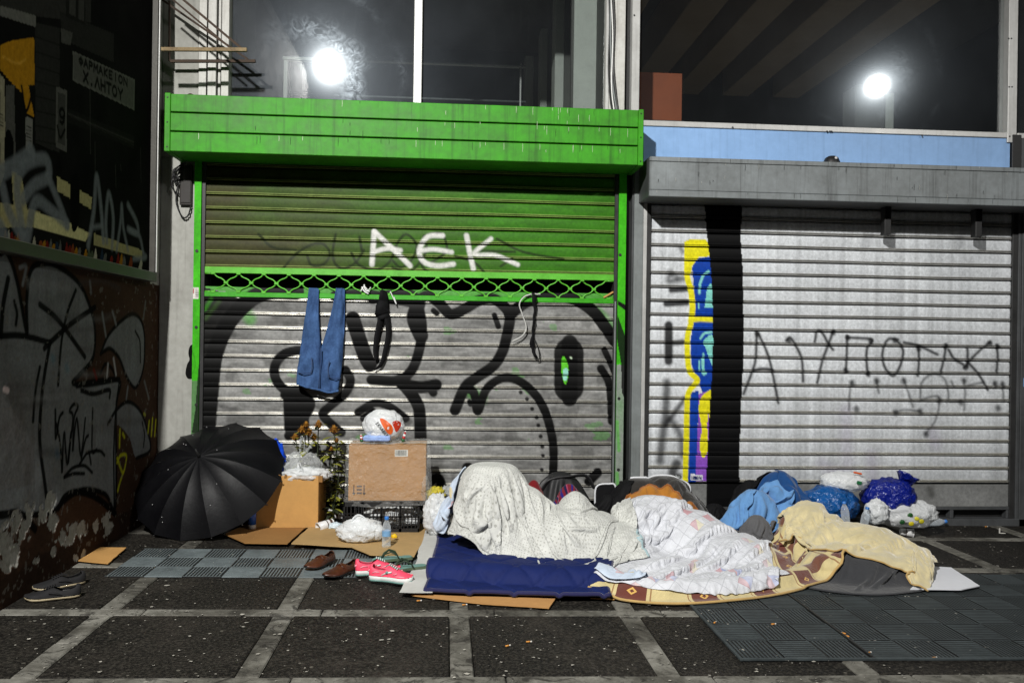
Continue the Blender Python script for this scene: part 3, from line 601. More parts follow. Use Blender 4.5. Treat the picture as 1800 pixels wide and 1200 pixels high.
# green-framed shutter
ls = thing('roller_shutter', 'green framed roller shutter with silver and black graffiti under the word AEK', 'shutter', ((XL0 + XL1) / 2, 0, 0), group='roller shutters')
zA = zw(718, 530); pit = (zA - zw(718, 728)) / 8
zU = zw(718, 349); pitU = (zU - zw(718, 449)) / 4
SX0, SX1 = xw(357), xw(1079)
def paint_low(p):
    n1 = fbm(p.U * 2.2, p.V * 9, 5); n2 = fbm(p.U * 9 + 3, p.V * 40, 4); n3 = fbm(p.U * 5, p.V * 6 + 40, 4)
    p.col[:, :3] *= (0.28 + 0.75 * n1 + 0.7 * (n2 - .5))[:, None]
    ix = np.nonzero(n3 > .6)[0]; p.mixin(ix, np.clip((n3[ix] - .6) * 6, 0, .5), lin(70, 70, 68))
    m = p.bead * np.clip(.5 + .9 * n2, 0, 1); p.col[:, 3] = .75 * m; ix = np.nonzero(p.bead > 0)[0]; p.mixin(ix, m[ix] * .8, lin(225, 222, 212), .9)
    gn = lin(62, 150, 30)
    ix = np.nonzero((fbm(p.U * 3 + 9, p.V * 5 + 2, 4) > .74))[0]; p.mixin(ix, np.full(len(ix), .35), gn, .1)
    p.poly([(352, 505), (440, 520), (1090, 532), (1090, 500), (352, 480)], gn, .85)
    for s_ in ([(1040, 540), (1060, 560), (1076, 580)], [(830, 690), (845, 700)], [(430, 548), (440, 560)]): p.stroke(s_, .10, gn, .03, .6)
    p.poly([(345, 500), (432, 528), (398, 580), (377, 640), (366, 740), (366, 900), (345, 900)], BLK, .98)
    p.stroke([(362, 560), (385, 530)], .03, lin(50, 80, 30), .02, .6); p.stroke([(360, 545), (372, 525)], .03, gn, .015, .5)
    S = [([(364, 760), (370, 690), (377, 626), (397, 576), (420, 545), (450, 520), (481, 511), (520, 512)], .10), ([(552, 616), (520, 616), (497, 624), (483, 645), (486, 668), (504, 687), (535, 697), (546, 712), (530, 738), (508, 765)], .058),
         ([(500, 694), (530, 702), (545, 712), (530, 740), (512, 735), (515, 705)], .05), ([(520, 700), (522, 750)], .15),
         ([(607, 650), (616, 668), (607, 691), (580, 714), (568, 729), (590, 752), (600, 760)], .055), ([(655, 525), (690, 518), (726, 520), (738, 549), (742, 584), (734, 626), (722, 652), (700, 668), (653, 667)], .062),
         ([(703, 668), (720, 688), (733, 708), (738, 730), (740, 800)], .075), ([(708, 675), (740, 680), (766, 676)], .075), ([(752, 676), (762, 690)], .05), ([(630, 724), (657, 709), (684, 714), (713, 735)], .05), ([(640, 735), (655, 724)], .05),
         ([(590, 520), (640, 518), (700, 527), (728, 530), (752, 520), (772, 533), (792, 552), (817, 543), (842, 528), (867, 525), (887, 539), (896, 556), (892, 585), (883, 618), (867, 643), (837, 664), (817, 681), (800, 720)], .068),
         ([(735, 535), (728, 560), (740, 590)], .09), ([(817, 681), (833, 690), (840, 722), (854, 685), (879, 666), (904, 666), (933, 685), (954, 714), (967, 752), (973, 793), (971, 850)], .055),
         ([(896, 553), (925, 530), (958, 520), (992, 522), (1017, 529), (1042, 547), (1062, 572), (1081, 600)], .075), ([(1062, 614), (1077, 647), (1083, 668)], .04), ([(1056, 647), (1071, 676), (1075, 740)], .05),
         ([(762, 546), (768, 551)], .035), ([(869, 554), (876, 574)], .035), ([(822, 822), (830, 826)], .07), ([(748, 850), (770, 840), (778, 860)], .06), ([(825, 705), (827, 710)], .03), ([(620, 560), (640, 620), (650, 640)], .09), ([(1050, 830), (1035, 845)], .06)]
    for s_, wd in S: p.stroke(s_, wd * 1.4, BLK, .006, 1.0)
    for d_ in [(915, 689), (926, 701), (935, 718), (943, 733), (946, 747), (950, 766), (953, 784), (954, 800), (952, 825)]: p.stroke([d_, (d_[0] + .5, d_[1] + .5)], .034, BLK, .006, .97)
    p.stroke([(1000, 620), (1000, 680)], .26, BLK, .008, .98); p.stroke([(1001, 602), (1001, 700)], .14, BLK, .008, .98)
    p.poly([(990, 625), (998, 640), (999, 655), (994, 676), (988, 660), (986, 640)], lin(90, 190, 40), 1, True); p.poly([(990, 650), (998, 648), (996, 668), (990, 666)], lin(160, 215, 215), .8, True); p.stroke([(1003, 628), (1004, 629)], .015, lin(200, 220, 190))
zl = [zA - k * pit for k in range(15)]
shutter_slats(SX0, SX1, zl, pit, plY, paint_low, ls, 470, lin(158, 158, 156), None)
def paint_up(p):
    n1 = fbm(p.U * 2.0, p.V * 4, 5); n2 = fbm(p.U * 7 + 3, p.V * 25, 4)
    t = np.clip((p.U - SX0) / (SX1 - SX0) * 1.35 - .1 + .5 * (n1 - .5), 0, 1)
    a = np.array(lin(60, 60, 32)); b = np.array(lin(54, 112, 20)); p.col[:, :3] = a * (1 - t[:, None]) + b * t[:, None]
    p.col[:, :3] *= (.7 + .6 * n2)[:, None]
    ix = np.nonzero(p.bead > 0)[0]; p.mixin(ix, .3 + .3 * n2[ix], lin(150, 165, 95), .25)
    dk = lin(24, 34, 14)
    for s_ in [[(496, 475), (515, 452), (540, 434), (565, 428), (580, 445), (570, 464), (548, 466), (540, 450)], [(590, 412), (585, 445), (590, 465), (605, 472), (625, 462), (640, 440)], [(632, 416), (636, 440)], [(618, 445), (630, 465), (660, 475), (685, 460), (700, 425), (715, 412), (732, 430), (725, 455), (705, 470), (690, 458)], [(735, 445), (745, 472), (765, 482)], [(873, 420), (920, 443), (990, 456)], [(800, 450), (835, 462), (860, 490)], [(690, 470), (720, 478), (745, 450), (750, 430)], [(840, 440), (905, 443)], [(455, 412), (480, 435), (520, 440)], [(745, 415), (775, 410), (785, 440), (760, 460)], [(880, 468), (900, 455)]]:
        p.stroke(s_, .022, dk, .006, .8)
    wh = lin(212, 212, 208)
    for s_, w_ in [([(654, 465), (656, 435), (658, 407)], .05), ([(658, 407), (690, 437), (721, 467)], .05), ([(657, 443), (680, 437), (704, 440)], .045), ([(778, 414), (752, 416), (737, 440), (745, 460), (768, 467), (797, 464)], .05), ([(738, 441), (762, 438), (794, 443)], .045), ([(820, 414), (826, 445), (832, 472)], .05), ([(863, 420), (834, 446), (871, 449), (910, 465)], .045)]:
        p.stroke(s_, w_ * .84, wh, .010, .93)
shutter_slats(SX0, SX1, [zU + pitU * 2, zU + pitU] + [zU - k * pitU for k in range(6)], pitU, plY, paint_up, ls, 430, lin(60, 110, 30), None)
zb1, zb0 = zw(718, 475), zw(718, 486.5); zc1, zc0 = zw(718, 519), zw(718, 528)
mbox('grille_bar', (SX0, -.02, zb0), (SX1, .005, zb1 - .004), M['green_rod'], ls, .003)
mbox('grille_bar', (SX0, -.02, zc0 + .004), (SX1, .005, zc1), M['green_jamb'], ls, .003)
# wavy links of the open grille, one object each
nlk = 16; wlk = (SX1 - SX0 - .16) / nlk; gh = (zb0 - zc1)
def link_me(sg):
    bm = B(); pts = []
    for k in range(13):
        t = k / 12; z = gh * (t + .07 * math.sin(t * 4 * PI)) if sg > 0 else gh * (1 - (t + .07 * math.sin(t * 4 * PI)))
        pts.append((t * wlk / 2 * 1.0, 0, z))
    tube(bm, pts, .0062, 6); me = bpy.data.meshes.new('grille_link'); bmesh.ops.recalc_face_normals(bm, faces=bm.faces); bm.to_mesh(me); bm.free(); me.materials.append(M['green_rod']); smooth(me); return me
# each diamond: strands crossing at mid height
def strand_me(up):
    bm = B(); pts = []
    for k in range(17):
        t = k / 16; s_ = t + .045 * math.sin(t * 4 * PI); pts.append((t * wlk, 0, gh * (s_ if up else 1 - s_)))
    tube(bm, pts, .0062, 6); bmesh.ops.recalc_face_normals(bm, faces=bm.faces); me = bpy.data.meshes.new('grille_link'); bm.to_mesh(me); bm.free(); me.materials.append(M['green_rod']); smooth(me); return me
bm = B(); box(bm, (-.018, -.011, -.011), (.018, .011, .011), .004); me_clip = bpy.data.meshes.new('grille_clip'); bm.to_mesh(me_clip); bm.free(); me_clip.materials.append(M['green_rod'])
su, sd = strand_me(True), strand_me(False)
for k in range(nlk):
    x = SX0 + .08 + k * wlk
    up = k % 2
    inst('grille_link', su if up else sd, ls, (x, -.012, zc1)); inst('grille_link', sd if up else su, ls, (x, -.004, zc1))
    inst('grille_clip', me_clip, ls, (x + wlk / 2, -.008, zc1 + gh / 2)); inst('grille_clip', me_clip, ls, (x, -.014, zb0 - .002)); inst('grille_clip', me_clip, ls, (x, -.014, zc1 + .002))
for xa, xb in ((SX0 + .0, SX0 + .08), (SX1 - .08, SX1)):
    for z in (zb0 - .004, zc1 + .004):
        bm = B(); tube(bm, [(xa, -.01, z), (xb, -.01, z)], .006, 6); obj('grille_rod', bm, M['green_rod'], ls, True)
# jambs and guides
def jamb(xa, xb, side):
    Uj, Vj = np.meshgrid(np.linspace(xa, xb, 14), np.linspace(-.05, 2.99, 420), indexing='ij')
    pj = Paint(Uj, Vj, (*lin(60, 172, 20), 0), plY); nn = fbm(pj.U * 8, pj.V * 5, 4); pj.col[:, :3] *= (.75 + .5 * nn)[:, None]
    if side < 0:
        ix = np.nonzero(pj.V < zw(345, 668) + .05 * (nn - .5))[0]; pj.mixin(ix, np.full(len(ix), .7), lin(96, 110, 92))
        pj.stroke([(338, 605), (346, 640), (336, 665)], .0, BLK); pj.poly([(352, 640), (358, 640), (358, 760), (340, 760), (346, 720)], BLK, .9)
        pj.poly([(330, 506), (352, 506), (352, 525), (330, 525)], lin(215, 212, 205)); pj.poly([(341, 508), (344, 508), (344, 517), (341, 517)], lin(170, 40, 30)); 
        for k in range(5): pj.stroke([(347, 509 + k * 3.3), (351, 509 + k * 3.3)], .006, BLK, .002, .9, curve=False)
        hs = [(346, 441), (345, 575), (345, 711)]
    else:
        ix = np.nonzero(pj.V < zw(1088, 640) + .1 * (nn - .5))[0]; pj.mixin(ix, np.clip(.5 + nn[ix], 0, .95), lin(140, 144, 140))
        pj.poly([(1084, 528), (1097, 536), (1097, 546), (1084, 536)], BLK); pj.poly([(1082, 550), (1097, 590), (1097, 700), (1091, 690), (1090, 640), (1082, 590)], BLK, .95)
        pj.stroke([(1083, 740), (1086, 790)], .03, lin(80, 170, 50), .01, .7); pj.stroke([(1083, 830), (1084, 850)], .03, lin(80, 170, 50), .01, .7)
        hs = [(1090, 448), (1088, 700), (1087, 825)]
    Xj = np.stack([Uj, np.full(Uj.shape, -.046), Vj], -1)
    j = obj('jamb', grid_mesh('jamb', Xj, pj.grid()), M['shutter'], ls)
    mbox('jamb_core', (xa, -.0455, -.05), (xb, .2, 2.99), M['green_jamb'], ls, 0)
    for h in hs:
        q = onY(h[0], h[1], -.047); bm = B(); lathe(bm, [(.0, .0), (.013, 0), (.013, .004), (.0, .004)], 12, Matrix.Translation(Vector(q)) @ Euler((PI / 2, 0, 0)).to_matrix().to_4x4(), caps=False); obj('bolt', bm, M['dark'], ls)
jamb(XL0, xw(353), -1); jamb(xw(1083), XL1, 1)
mbox('guide_channel', (xw(353) + .002, -.03, -.05), (SX0 + .012, .1, 2.99), M['guide'], ls, .002); mbox('guide_channel', (SX1 - .012, -.03, -.05), (xw(1083) - .002, .1, 2.99), M['guide'], ls, .002)
mbox('guide_lip', (SX1 - .005, -.042, -.05), (SX1 + .008, -.031, zw(1080, 530)), M['grey_metal'], ls, .002)

# green housing over it
CY = -.43
gh_ = thing('shutter_housing', 'bright green metal shutter housing with two dark grooves and white drips', 'housing', (-.3, CY, 2.95), group='shutter housings')
cz0, cz1 = 2.962, 3.412; cx0, cx1 = -2.238, 1.589
hh = (cz1 - cz0) / 3
for k in range(3):
    za = cz0 + k * hh + (.012 if k else 0); mbox('front_panel', (cx0 + .045, CY, za), (cx1 - .045, CY + .03, cz0 + (k + 1) * hh), M['green'], gh_, .004)
for k in (1, 2): mbox('groove', (cx0 + .045, CY + .022, cz0 + k * hh + .0005), (cx1 - .045, CY + .03, cz0 + k * hh + .0115), M['dark'], gh_, 0)
mbox('end_cap', (cx0, CY - .006, cz0 - .004), (cx0 + .044, -.012, cz1 + .006), M['green'], gh_, .004); mbox('end_cap', (cx1 - .044, CY - .006, cz0 - .004), (cx1, -.012, cz1 + .006), M['green'], gh_, .004)
mbox('underside', (cx0 + .045, CY + .031, cz0 + .002), (cx1 - .045, -.012, cz0 + .02), M['green'], gh_, 0); mbox('top_plate', (cx0 + .045, CY + .031, cz1 - .03), (cx1 - .045, -.012, cz1 - .004), M['green'], gh_, 0)
for x in (cx0 + .022, cx1 - .022):
    for z in (cz0 + .03, (cz0 + cz1) / 2, cz1 - .03):
        bm = B(); lathe(bm, [(0, 0), (.007, 0), (.005, .004), (0, .004)], 8, Matrix.Translation((x, CY - .0065, z)) @ Euler((PI / 2, 0, 0)).to_matrix().to_4x4(), caps=False); obj('rivet', bm, M['dark'], gh_)
drip = worn('dried_white_drip', lin(205, 215, 190), lin(150, 170, 130), 20, .4, .6)
dripd = worn('dark_drip', lin(26, 44, 16), lin(14, 24, 10), 20, .4, .6)
random.seed(3)
for k in range(64):
    dk = k % 3 == 0; x = random.uniform(cx0 + .1, cx1 - .1) if not dk else random.uniform(-1.6, 1.4)
    if not dk and random.random() < .6: x = random.uniform(-.3, cx1 - .07)
    z1_ = random.choice([cz1 - .004, cz0 + hh * 2 - .004, cz0 + hh - .004, cz0 + random.uniform(.1, .42)]); L_ = random.uniform(.02, .075)
    r_ = min(L_, 0.13)
    bm = B(); tube(bm, [(x, CY - .0006, z1_), (x + random.uniform(-.002, .002), CY - .0006, z1_ - L_ * .5), (x, CY - .0006, z1_ - L_)], [.0022, .003, .0018], 5, flat=.4)
    obj('paint_drip', bm, dripd if dk else drip, gh_)
# rag on the housing
# grey post between the shops
post = thing('shop_post', 'pale grey metal post between the green and the grey shutter', 'post', ((XP0 + XP1) / 2, 0, 0))
mbox('face_plate', (xw(1110), -.045, -.12), (xw(1126), .1, zw(1115, 285)), M['grey_metal'], post, .003)
mbox('side_strip', (xw(1107), -.03, -.12), (xw(1110) - .002, .1, 3.0), M['grey_dark'], post, .001)
mbox('inner_strip', (xw(1126) + .002, -.04, -.12), (xw(1133), .1, zw(1130, 300)), M['alu'], post, .003)

# ---- grey shutter on the right
rs_ = thing('roller_shutter', 'grey roller shutter with black painted band and yellow and blue stripe', 'shutter', (3.4, 0, -.08), group='roller shutters')
RX0, RX1 = xw(1138), xw(1777)
zR = zw(1450, 845); zR0 = zw(1450, 412); pR = (zR0 - zR) / 18.0
def paint_right(p):
    n1 = fbm(p.U * 1.5, p.V * 3, 4); vs_ = fbm(p.U * 22, p.V * .5 + 3, 4); n2 = fbm(p.U * 8, p.V * 40, 4); vs2 = fbm(p.U * 60, p.V * 1.2 + 8, 3)
    p.col[:, :3] *= (.62 + .3 * n1 + .42 * (vs_ - .35) + .18 * (vs2 - .5))[:, None]
    low = np.clip((1.25 - p.V) / 1.0, 0, 1); p.col[:, :3] *= (1 - .18 * low)[:, None]  # lamp falloff painted in: slat colour darkens towards the foot
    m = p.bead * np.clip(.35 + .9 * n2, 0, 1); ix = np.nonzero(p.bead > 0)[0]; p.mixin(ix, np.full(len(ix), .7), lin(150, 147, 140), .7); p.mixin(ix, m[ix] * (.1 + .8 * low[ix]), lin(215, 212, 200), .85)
    for s_ in [[(1487, 720), (1488, 840)], [(1445, 815), (1470, 830)], [(1640, 760), (1645, 780)], [(1530, 800), (1535, 850)]]: p.stroke(s_, .10, lin(140, 120, 160), .05, .22)
    bl = lin(14, 62, 160); ye = lin(222, 214, 30); cy = lin(130, 205, 195); pu = lin(140, 82, 190); ink_ = lin(18, 18, 20)
    for s_, w_, sf, al in [([(1178, 480), (1176, 494), (1203, 489)], .05, .03, .75), ([(1180, 510), (1207, 508)], .05, .014, .95), ([(1171, 534), (1207, 532)], .055, .014, .95), ([(1175, 572), (1175, 634)], .075, .014, .95), ([(1184, 603), (1205, 601)], .05, .015, .75), ([(1172, 672), (1170, 720), (1164, 770), (1160, 810)], .07, .03, .8), ([(1170, 745), (1204, 700)], .045, .02, .8), ([(1176, 735), (1195, 762), (1199, 800)], .06, .03, .75), ([(1190, 815), (1182, 832), (1197, 842)], .08, .025, .85), ([(1196, 436), (1200, 442)], .04, .02, .6), ([(1184, 483), (1190, 488)], .05, .02, .6)]:
        p.stroke(s_, w_, ink_, sf, al)
    p.poly([(1216, 470), (1222, 455), (1253, 450), (1253, 690), (1235, 690), (1226, 668), (1215, 640), (1213, 600), (1217, 575), (1222, 540), (1219, 500)], bl)
    p.poly([(1210, 690), (1228, 686), (1226, 760), (1222, 850), (1208, 850)], bl); p.poly([(1228, 692), (1252, 684), (1250, 760), (1244, 845), (1222, 845), (1226, 760)], pu)
    p.poly([(1231, 700), (1240, 690), (1251, 684), (1249, 700), (1246, 720), (1243, 745), (1244, 775), (1241, 800), (1233, 801), (1229, 778), (1233, 755), (1228, 722)], ye, 1, True); p.poly([(1247, 713), (1250, 713), (1248, 735), (1245, 730)], ye)
    p.poly([(1202, 426), (1212, 420), (1240, 420), (1248, 432), (1252, 450), (1228, 452), (1217, 466), (1214, 480), (1202, 478)], ye, 1)
    p.stroke([(1208, 462), (1208, 488), (1214, 510), (1217, 540), (1214, 565)], .053, ye, .004); p.stroke([(1214, 562), (1230, 561), (1256, 562)], .045, ye, .004, curve=False)
    p.stroke([(1214, 570), (1208, 592), (1208, 625), (1212, 652), (1225, 666), (1222, 674), (1210, 690), (1207, 720), (1206, 780), (1204, 852)], .050, ye, .004)
    for s_, w_ in [([(1245, 477), (1236, 484), (1230, 500), (1229, 515)], .022), ([(1250, 584), (1238, 586), (1231, 595)], .02), ([(1229, 634), (1229, 652)], .014), ([(1235, 630), (1236, 655), (1240, 655)], .026), ([(1236, 622), (1234, 640)], .016), ([(1228, 532), (1228, 542)], .012)]: p.stroke(s_, w_, cy, .004)
    p.poly([(1243, 505), (1253, 494), (1253, 540), (1238, 541)], cy, 1); p.poly([(1236, 600), (1253, 590), (1253, 642), (1246, 630), (1240, 612)], cy, 1, True)
    p.poly([(1238, 355), (1304, 355), (1302, 420), (1305, 470), (1307, 570), (1306, 640), (1303, 700), (1300, 780), (1299, 930), (1240, 930), (1241, 845), (1246, 740), (1251, 660), (1253, 600), (1252, 520), (1248, 460), (1242, 410)], lin(5, 5, 6), 1.0)
    T = [[(1330, 584), (1329, 610), (1326, 640), (1307, 692)], [(1333, 586), (1346, 615), (1354, 640), (1368, 708)], [(1324, 651), (1340, 648), (1357, 650)], [(1382, 598), (1389, 593), (1400, 610), (1409, 632), (1411, 670)], [(1432, 600), (1436, 582), (1445, 584), (1456, 604), (1464, 614)], [(1464, 582), (1456, 605), (1445, 634), (1436, 672)], [(1489, 590), (1488, 625), (1486, 652)], [(1489, 593), (1510, 594), (1533, 597), (1524, 612), (1523, 635), (1525, 657)], [(1578, 597), (1560, 597), (1551, 620), (1555, 645), (1570, 660), (1583, 640), (1587, 615), (1575, 597)], [(1589, 602), (1615, 608), (1647, 623)], [(1614, 610), (1615, 635), (1613, 660)], [(1662, 606), (1659, 630), (1653, 655)], [(1667, 615), (1676, 630), (1692, 640)], [(1700, 612), (1700, 645)], [(1739, 601), (1715, 622), (1694, 646)], [(1702, 638), (1720, 658), (1736, 685)], [(1751, 607), (1753, 630), (1751, 655)]]
    for s_ in T: p.stroke(s_, .026, ink_, .012, .9)
    for d_ in [(1330, 586), (1386, 597), (1464, 583), (1489, 592), (1486, 650), (1525, 656), (1530, 598), (1572, 597), (1661, 608), (1739, 602), (1696, 645), (1614, 612), (1752, 608)]: p.stroke([d_, (d_[0] + 1, d_[1] + 2)], .045, ink_, .014, .85)
    T2 = [[(1497, 670), (1493, 690), (1492, 720)], [(1540, 668), (1544, 690)], [(1588, 666), (1596, 690), (1604, 714)], [(1617, 703), (1620, 672), (1640, 657), (1660, 666), (1667, 695), (1664, 706)], [(1572, 724), (1590, 720), (1617, 722)], [(1620, 702), (1640, 696), (1650, 700), (1645, 735), (1627, 762)], [(1694, 668), (1696, 690), (1694, 720)], [(1700, 678), (1728, 672)], [(1762, 672), (1764, 705)], [(1672, 670), (1676, 680)], [(1748, 672), (1749, 680)], [(1670, 706), (1688, 705)]]
    for s_ in T2: p.stroke(s_, .02, ink_, .014, .7)
    for d_ in [(1497, 672), (1540, 668), (1588, 668), (1505, 718), (1616, 722), (1627, 762), (1650, 702), (1688, 706), (1762, 676), (1749, 674), (1694, 668), (1573, 724), (1753, 716)]: p.stroke([d_, (d_[0] + 1, d_[1] + 2)], .05, ink_, .02, .75)
    p.poly([(1213, 833), (1235, 834), (1234, 845), (1213, 844)], lin(225, 225, 230)); 
    letters(p, '2450080', (1215, 842), (1234, 843), 5, .006, lin(30, 40, 90), .002)
    p.poly([(1187, 834), (1200, 834), (1199, 845), (1187, 845)], lin(190, 195, 195), .8); p.stroke([(1190, 836), (1197, 837), (1193, 844)], .012, lin(60, 60, 60), .003)
zr = [zR + k * pR for k in range(21)]
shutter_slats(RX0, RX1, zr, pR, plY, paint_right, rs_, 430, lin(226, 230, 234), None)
mbox('guide_channel', (xw(1133) + .002, -.03, -.12), (RX0 + .012, .1, 2.75), M['guide'], rs_, .002)
mbox('guide_channel', (RX1 - .014, -.03, -.14), (xw(1783), .1, 2.75), M['guide'], rs_, .002)
mbox('jamb', (xw(1783) + .002, -.042, -.14), (xw(1788.5), .1, 2.72), M['grey_dark'], rs_, .003)
bp0 = zw(1700, 889); bp1 = zR - .17 * pR - .004
# bottom plate carries the black band and dirt too
Ub2, Vb2 = np.meshgrid(np.linspace(RX0, RX1, 330), np.linspace(bp0, bp1, 30), indexing='ij')
p2 = Paint(Ub2, Vb2, (*lin(124, 125, 124), 0), plY); p2.col[:, :3] *= (.55 + .8 * fbm(p2.U * 4, p2.V * 6, 5))[:, None]
p2.poly([(1241, 830), (1300, 830), (1299, 930), (1240, 930)], lin(5, 5, 6)); p2.stroke([(1634, 860), (1636, 868)], .06, lin(60, 60, 58), .03, .7)
obj('bottom_plate', grid_mesh('bottom_plate', np.stack([Ub2, np.full(Ub2.shape, -.012), Vb2], -1), p2.grid()), M['shutter'], rs_)
rb = thing('louvred_sill', 'grey metal sill with black vent openings under the grey shutter', 'sill', (3.4, 0, -.1))
gB = gz(3.6) - .012
mbox('base_rail', (RX0, -.05, gB - .05), (XR1 + .6, .2, gB + .055), M['grey_dark'], rb, .004)
mbox('top_rail', (RX0, -.022, bp0 - .03), (RX1 + .02, .1, bp0 - .003), M['grey_dark'], rb, .003)
mbox('vent_opening', (RX0, .06, gB + .05), (RX1, .08, bp0 - .02), M['dark'], rb, 0)
for px in (1300, 1440, 1555, 1668, 1767, 1775, 1782): mbox('mullion', (xw(px, 900), -.018, gB + .056), (xw(px + (6 if px < 1700 else 4), 900), .05, bp0 - .031), M['grey_dark'], rb, .002)
rp = thing('shop_post', 'dark grey metal post at the right edge with small black box and sticker', 'post', (XR1, 0, -.09))
mbox('face_plate', (xw(1789), -.05, -.14), (xw(1860), .1, 2.74), M['grey_dark'], rp, .003)
mbox('switch_box', (xw(1794), -.1, zw(1797, 597)), (xw(1806), -.051, zw(1797, 570)), M['dark'], rp, .004)
mbox('sticker', (xw(1793), -.053, zw(1797, 679)), (xw(1802), -.0505, zw(1797, 664)), plastic('blue_sticker', lin(120, 160, 210)), rp, 0)
# hanging brackets under the grey housing
gb = thing('shutter_housing', 'grey metal shutter housing streaked with dirt over the grey shutter', 'housing', (3.4, -.42, 2.7), group='shutter housings')
BY = -.42; bx0 = float(onY(1142.5, 300, BY)[0]); bz0 = float(onY(1300, 349, BY)[2]); bz1 = float(onY(1400, 283, BY)[2]); bx1 = 5.7
mbox('front_plate', (bx0, BY, bz0 + .055), (bx1, BY + .02, bz1 - .04), M['grey_box'], gb, .003); mbox('top_lip', (bx0 - .003, BY - .006, bz1 - .037), (bx1, BY + .02, bz1), M['grey_box'], gb, .003); mbox('bottom_lip', (bx0 - .003, BY - .005, bz0), (bx1, BY + .02, bz0 + .052), M['grey_box'], gb, .003)
mbox('end_plate', (bx0 - .004, BY + .021, bz0), (bx0 + .016, -.012, bz1), M['grey_dark'], gb, .002); mbox('top_plate', (bx0 + .017, BY + .021, bz1 - .012), (bx1, -.012, bz1 - .002), M['grey_box'], gb, 0); mbox('underside', (bx0 + .017, BY + .021, bz0 + .004), (bx1, -.03, bz0 + .02), M['grey_dark'], gb, 0)
for px in (1561, 1721):
    xx = float(onY(px, 390, -.2)[0]); mbox('hanging_bracket', (xx - .028, -.2, bz0 - .24), (xx + .03, -.12, bz0 + .003), M['dark'], gb, .004)
gdr = worn('grey_dark_drip', lin(50, 50, 46), lin(30, 30, 28), 20, .4, .6); gwh = worn('bird_dropping', lin(205, 205, 195), lin(150, 150, 140), 20, .4, .6)
for k in range(46):
    x = random.uniform(bx0 + .05, bx1 - .8); z1_ = random.choice([bz1 - .04, bz1 - .001, bz0 + .05, random.uniform(bz0 + .08, bz1 - .06)]); L_ = random.uniform(.012, .055)
    bm = B(); tube(bm, [(x, BY - .007, z1_), (x + random.uniform(-.003, .003), BY - .0065, z1_ - L_ / 2), (x, BY - .006, z1_ - L_)], [.002, .0028, .0015], 5, flat=.4); obj('dirt_streak', bm, gwh if k % 4 == 0 else gdr, gb)
# blue fascia and upper windows
fz0, fz1 = 2.9, zw(1450, 233)
mbox('blue_fascia', (xw(1131, 230), -.005, fz0), (xw(1775, 260), .12, fz1), M['blue'], shop, .003)
mbox('fascia_end', (xw(1776, 260), -.03, fz0), (xw(1792, 260), .12, zw(1780, 238)), M['dark'], shop, .004)
mbox('fascia_end', (xw(1793, 260), -.01, fz0), (xw(1900, 260), .12, zw(1780, 238)), M['grey_dark'], shop, .004)
bc = thing('alarm_siren', 'small black dome alarm siren standing on the grey housing', 'alarm', (float(onY(1462, 278, -.2)[0]), -.2, bz1))
bm = B(); lathe(bm, [(.068, 0), (.072, .02), (.07, .05), (.055, .085), (.03, .10), (.0, .104)], 18, Matrix.Translation((bc.location.x, -.2, bz1 - .002)), caps=False); obj('dome', bm, M['dark'], bc, True)
bm = B(); lathe(bm, [(0, .0), (.014, 0), (.012, .012), (0, .014)], 10, Matrix.Translation((bc.location.x + .012, -.252, bz1 + .07)) @ Euler((1.2, 0, 0)).to_matrix().to_4x4(), caps=False); obj('lens', bm, plastic('clear_lens', (.6, .6, .6), .1), bc, True)
bm = B(); tube(bm, [(bc.location.x - .06, -.2, bz1 + .008), (bc.location.x + .06, -.2, bz1 + .008)], .012, 6); obj('foot', bm, M['dark'], bc, True)
bd = thing('bird_dropping_lump', 'small dark lump of dirt on top of the grey housing', 'dirt', (float(onY(1625, 285, -.25)[0]), -.25, bz1))
bm = B(); bmesh.ops.create_icosphere(bm, subdivisions=2, radius=.03)
for v in bm.verts: v.co = Vector((v.co.x * .5, v.co.y * .6, abs(v.co.z) * 1.2)) * (1 + .5 * mnoise.noise(v.co * 40)) + Vector((bd.location.x, -.25, bz1 - .002))
obj('lump', bm, M['dark'], bd, True)
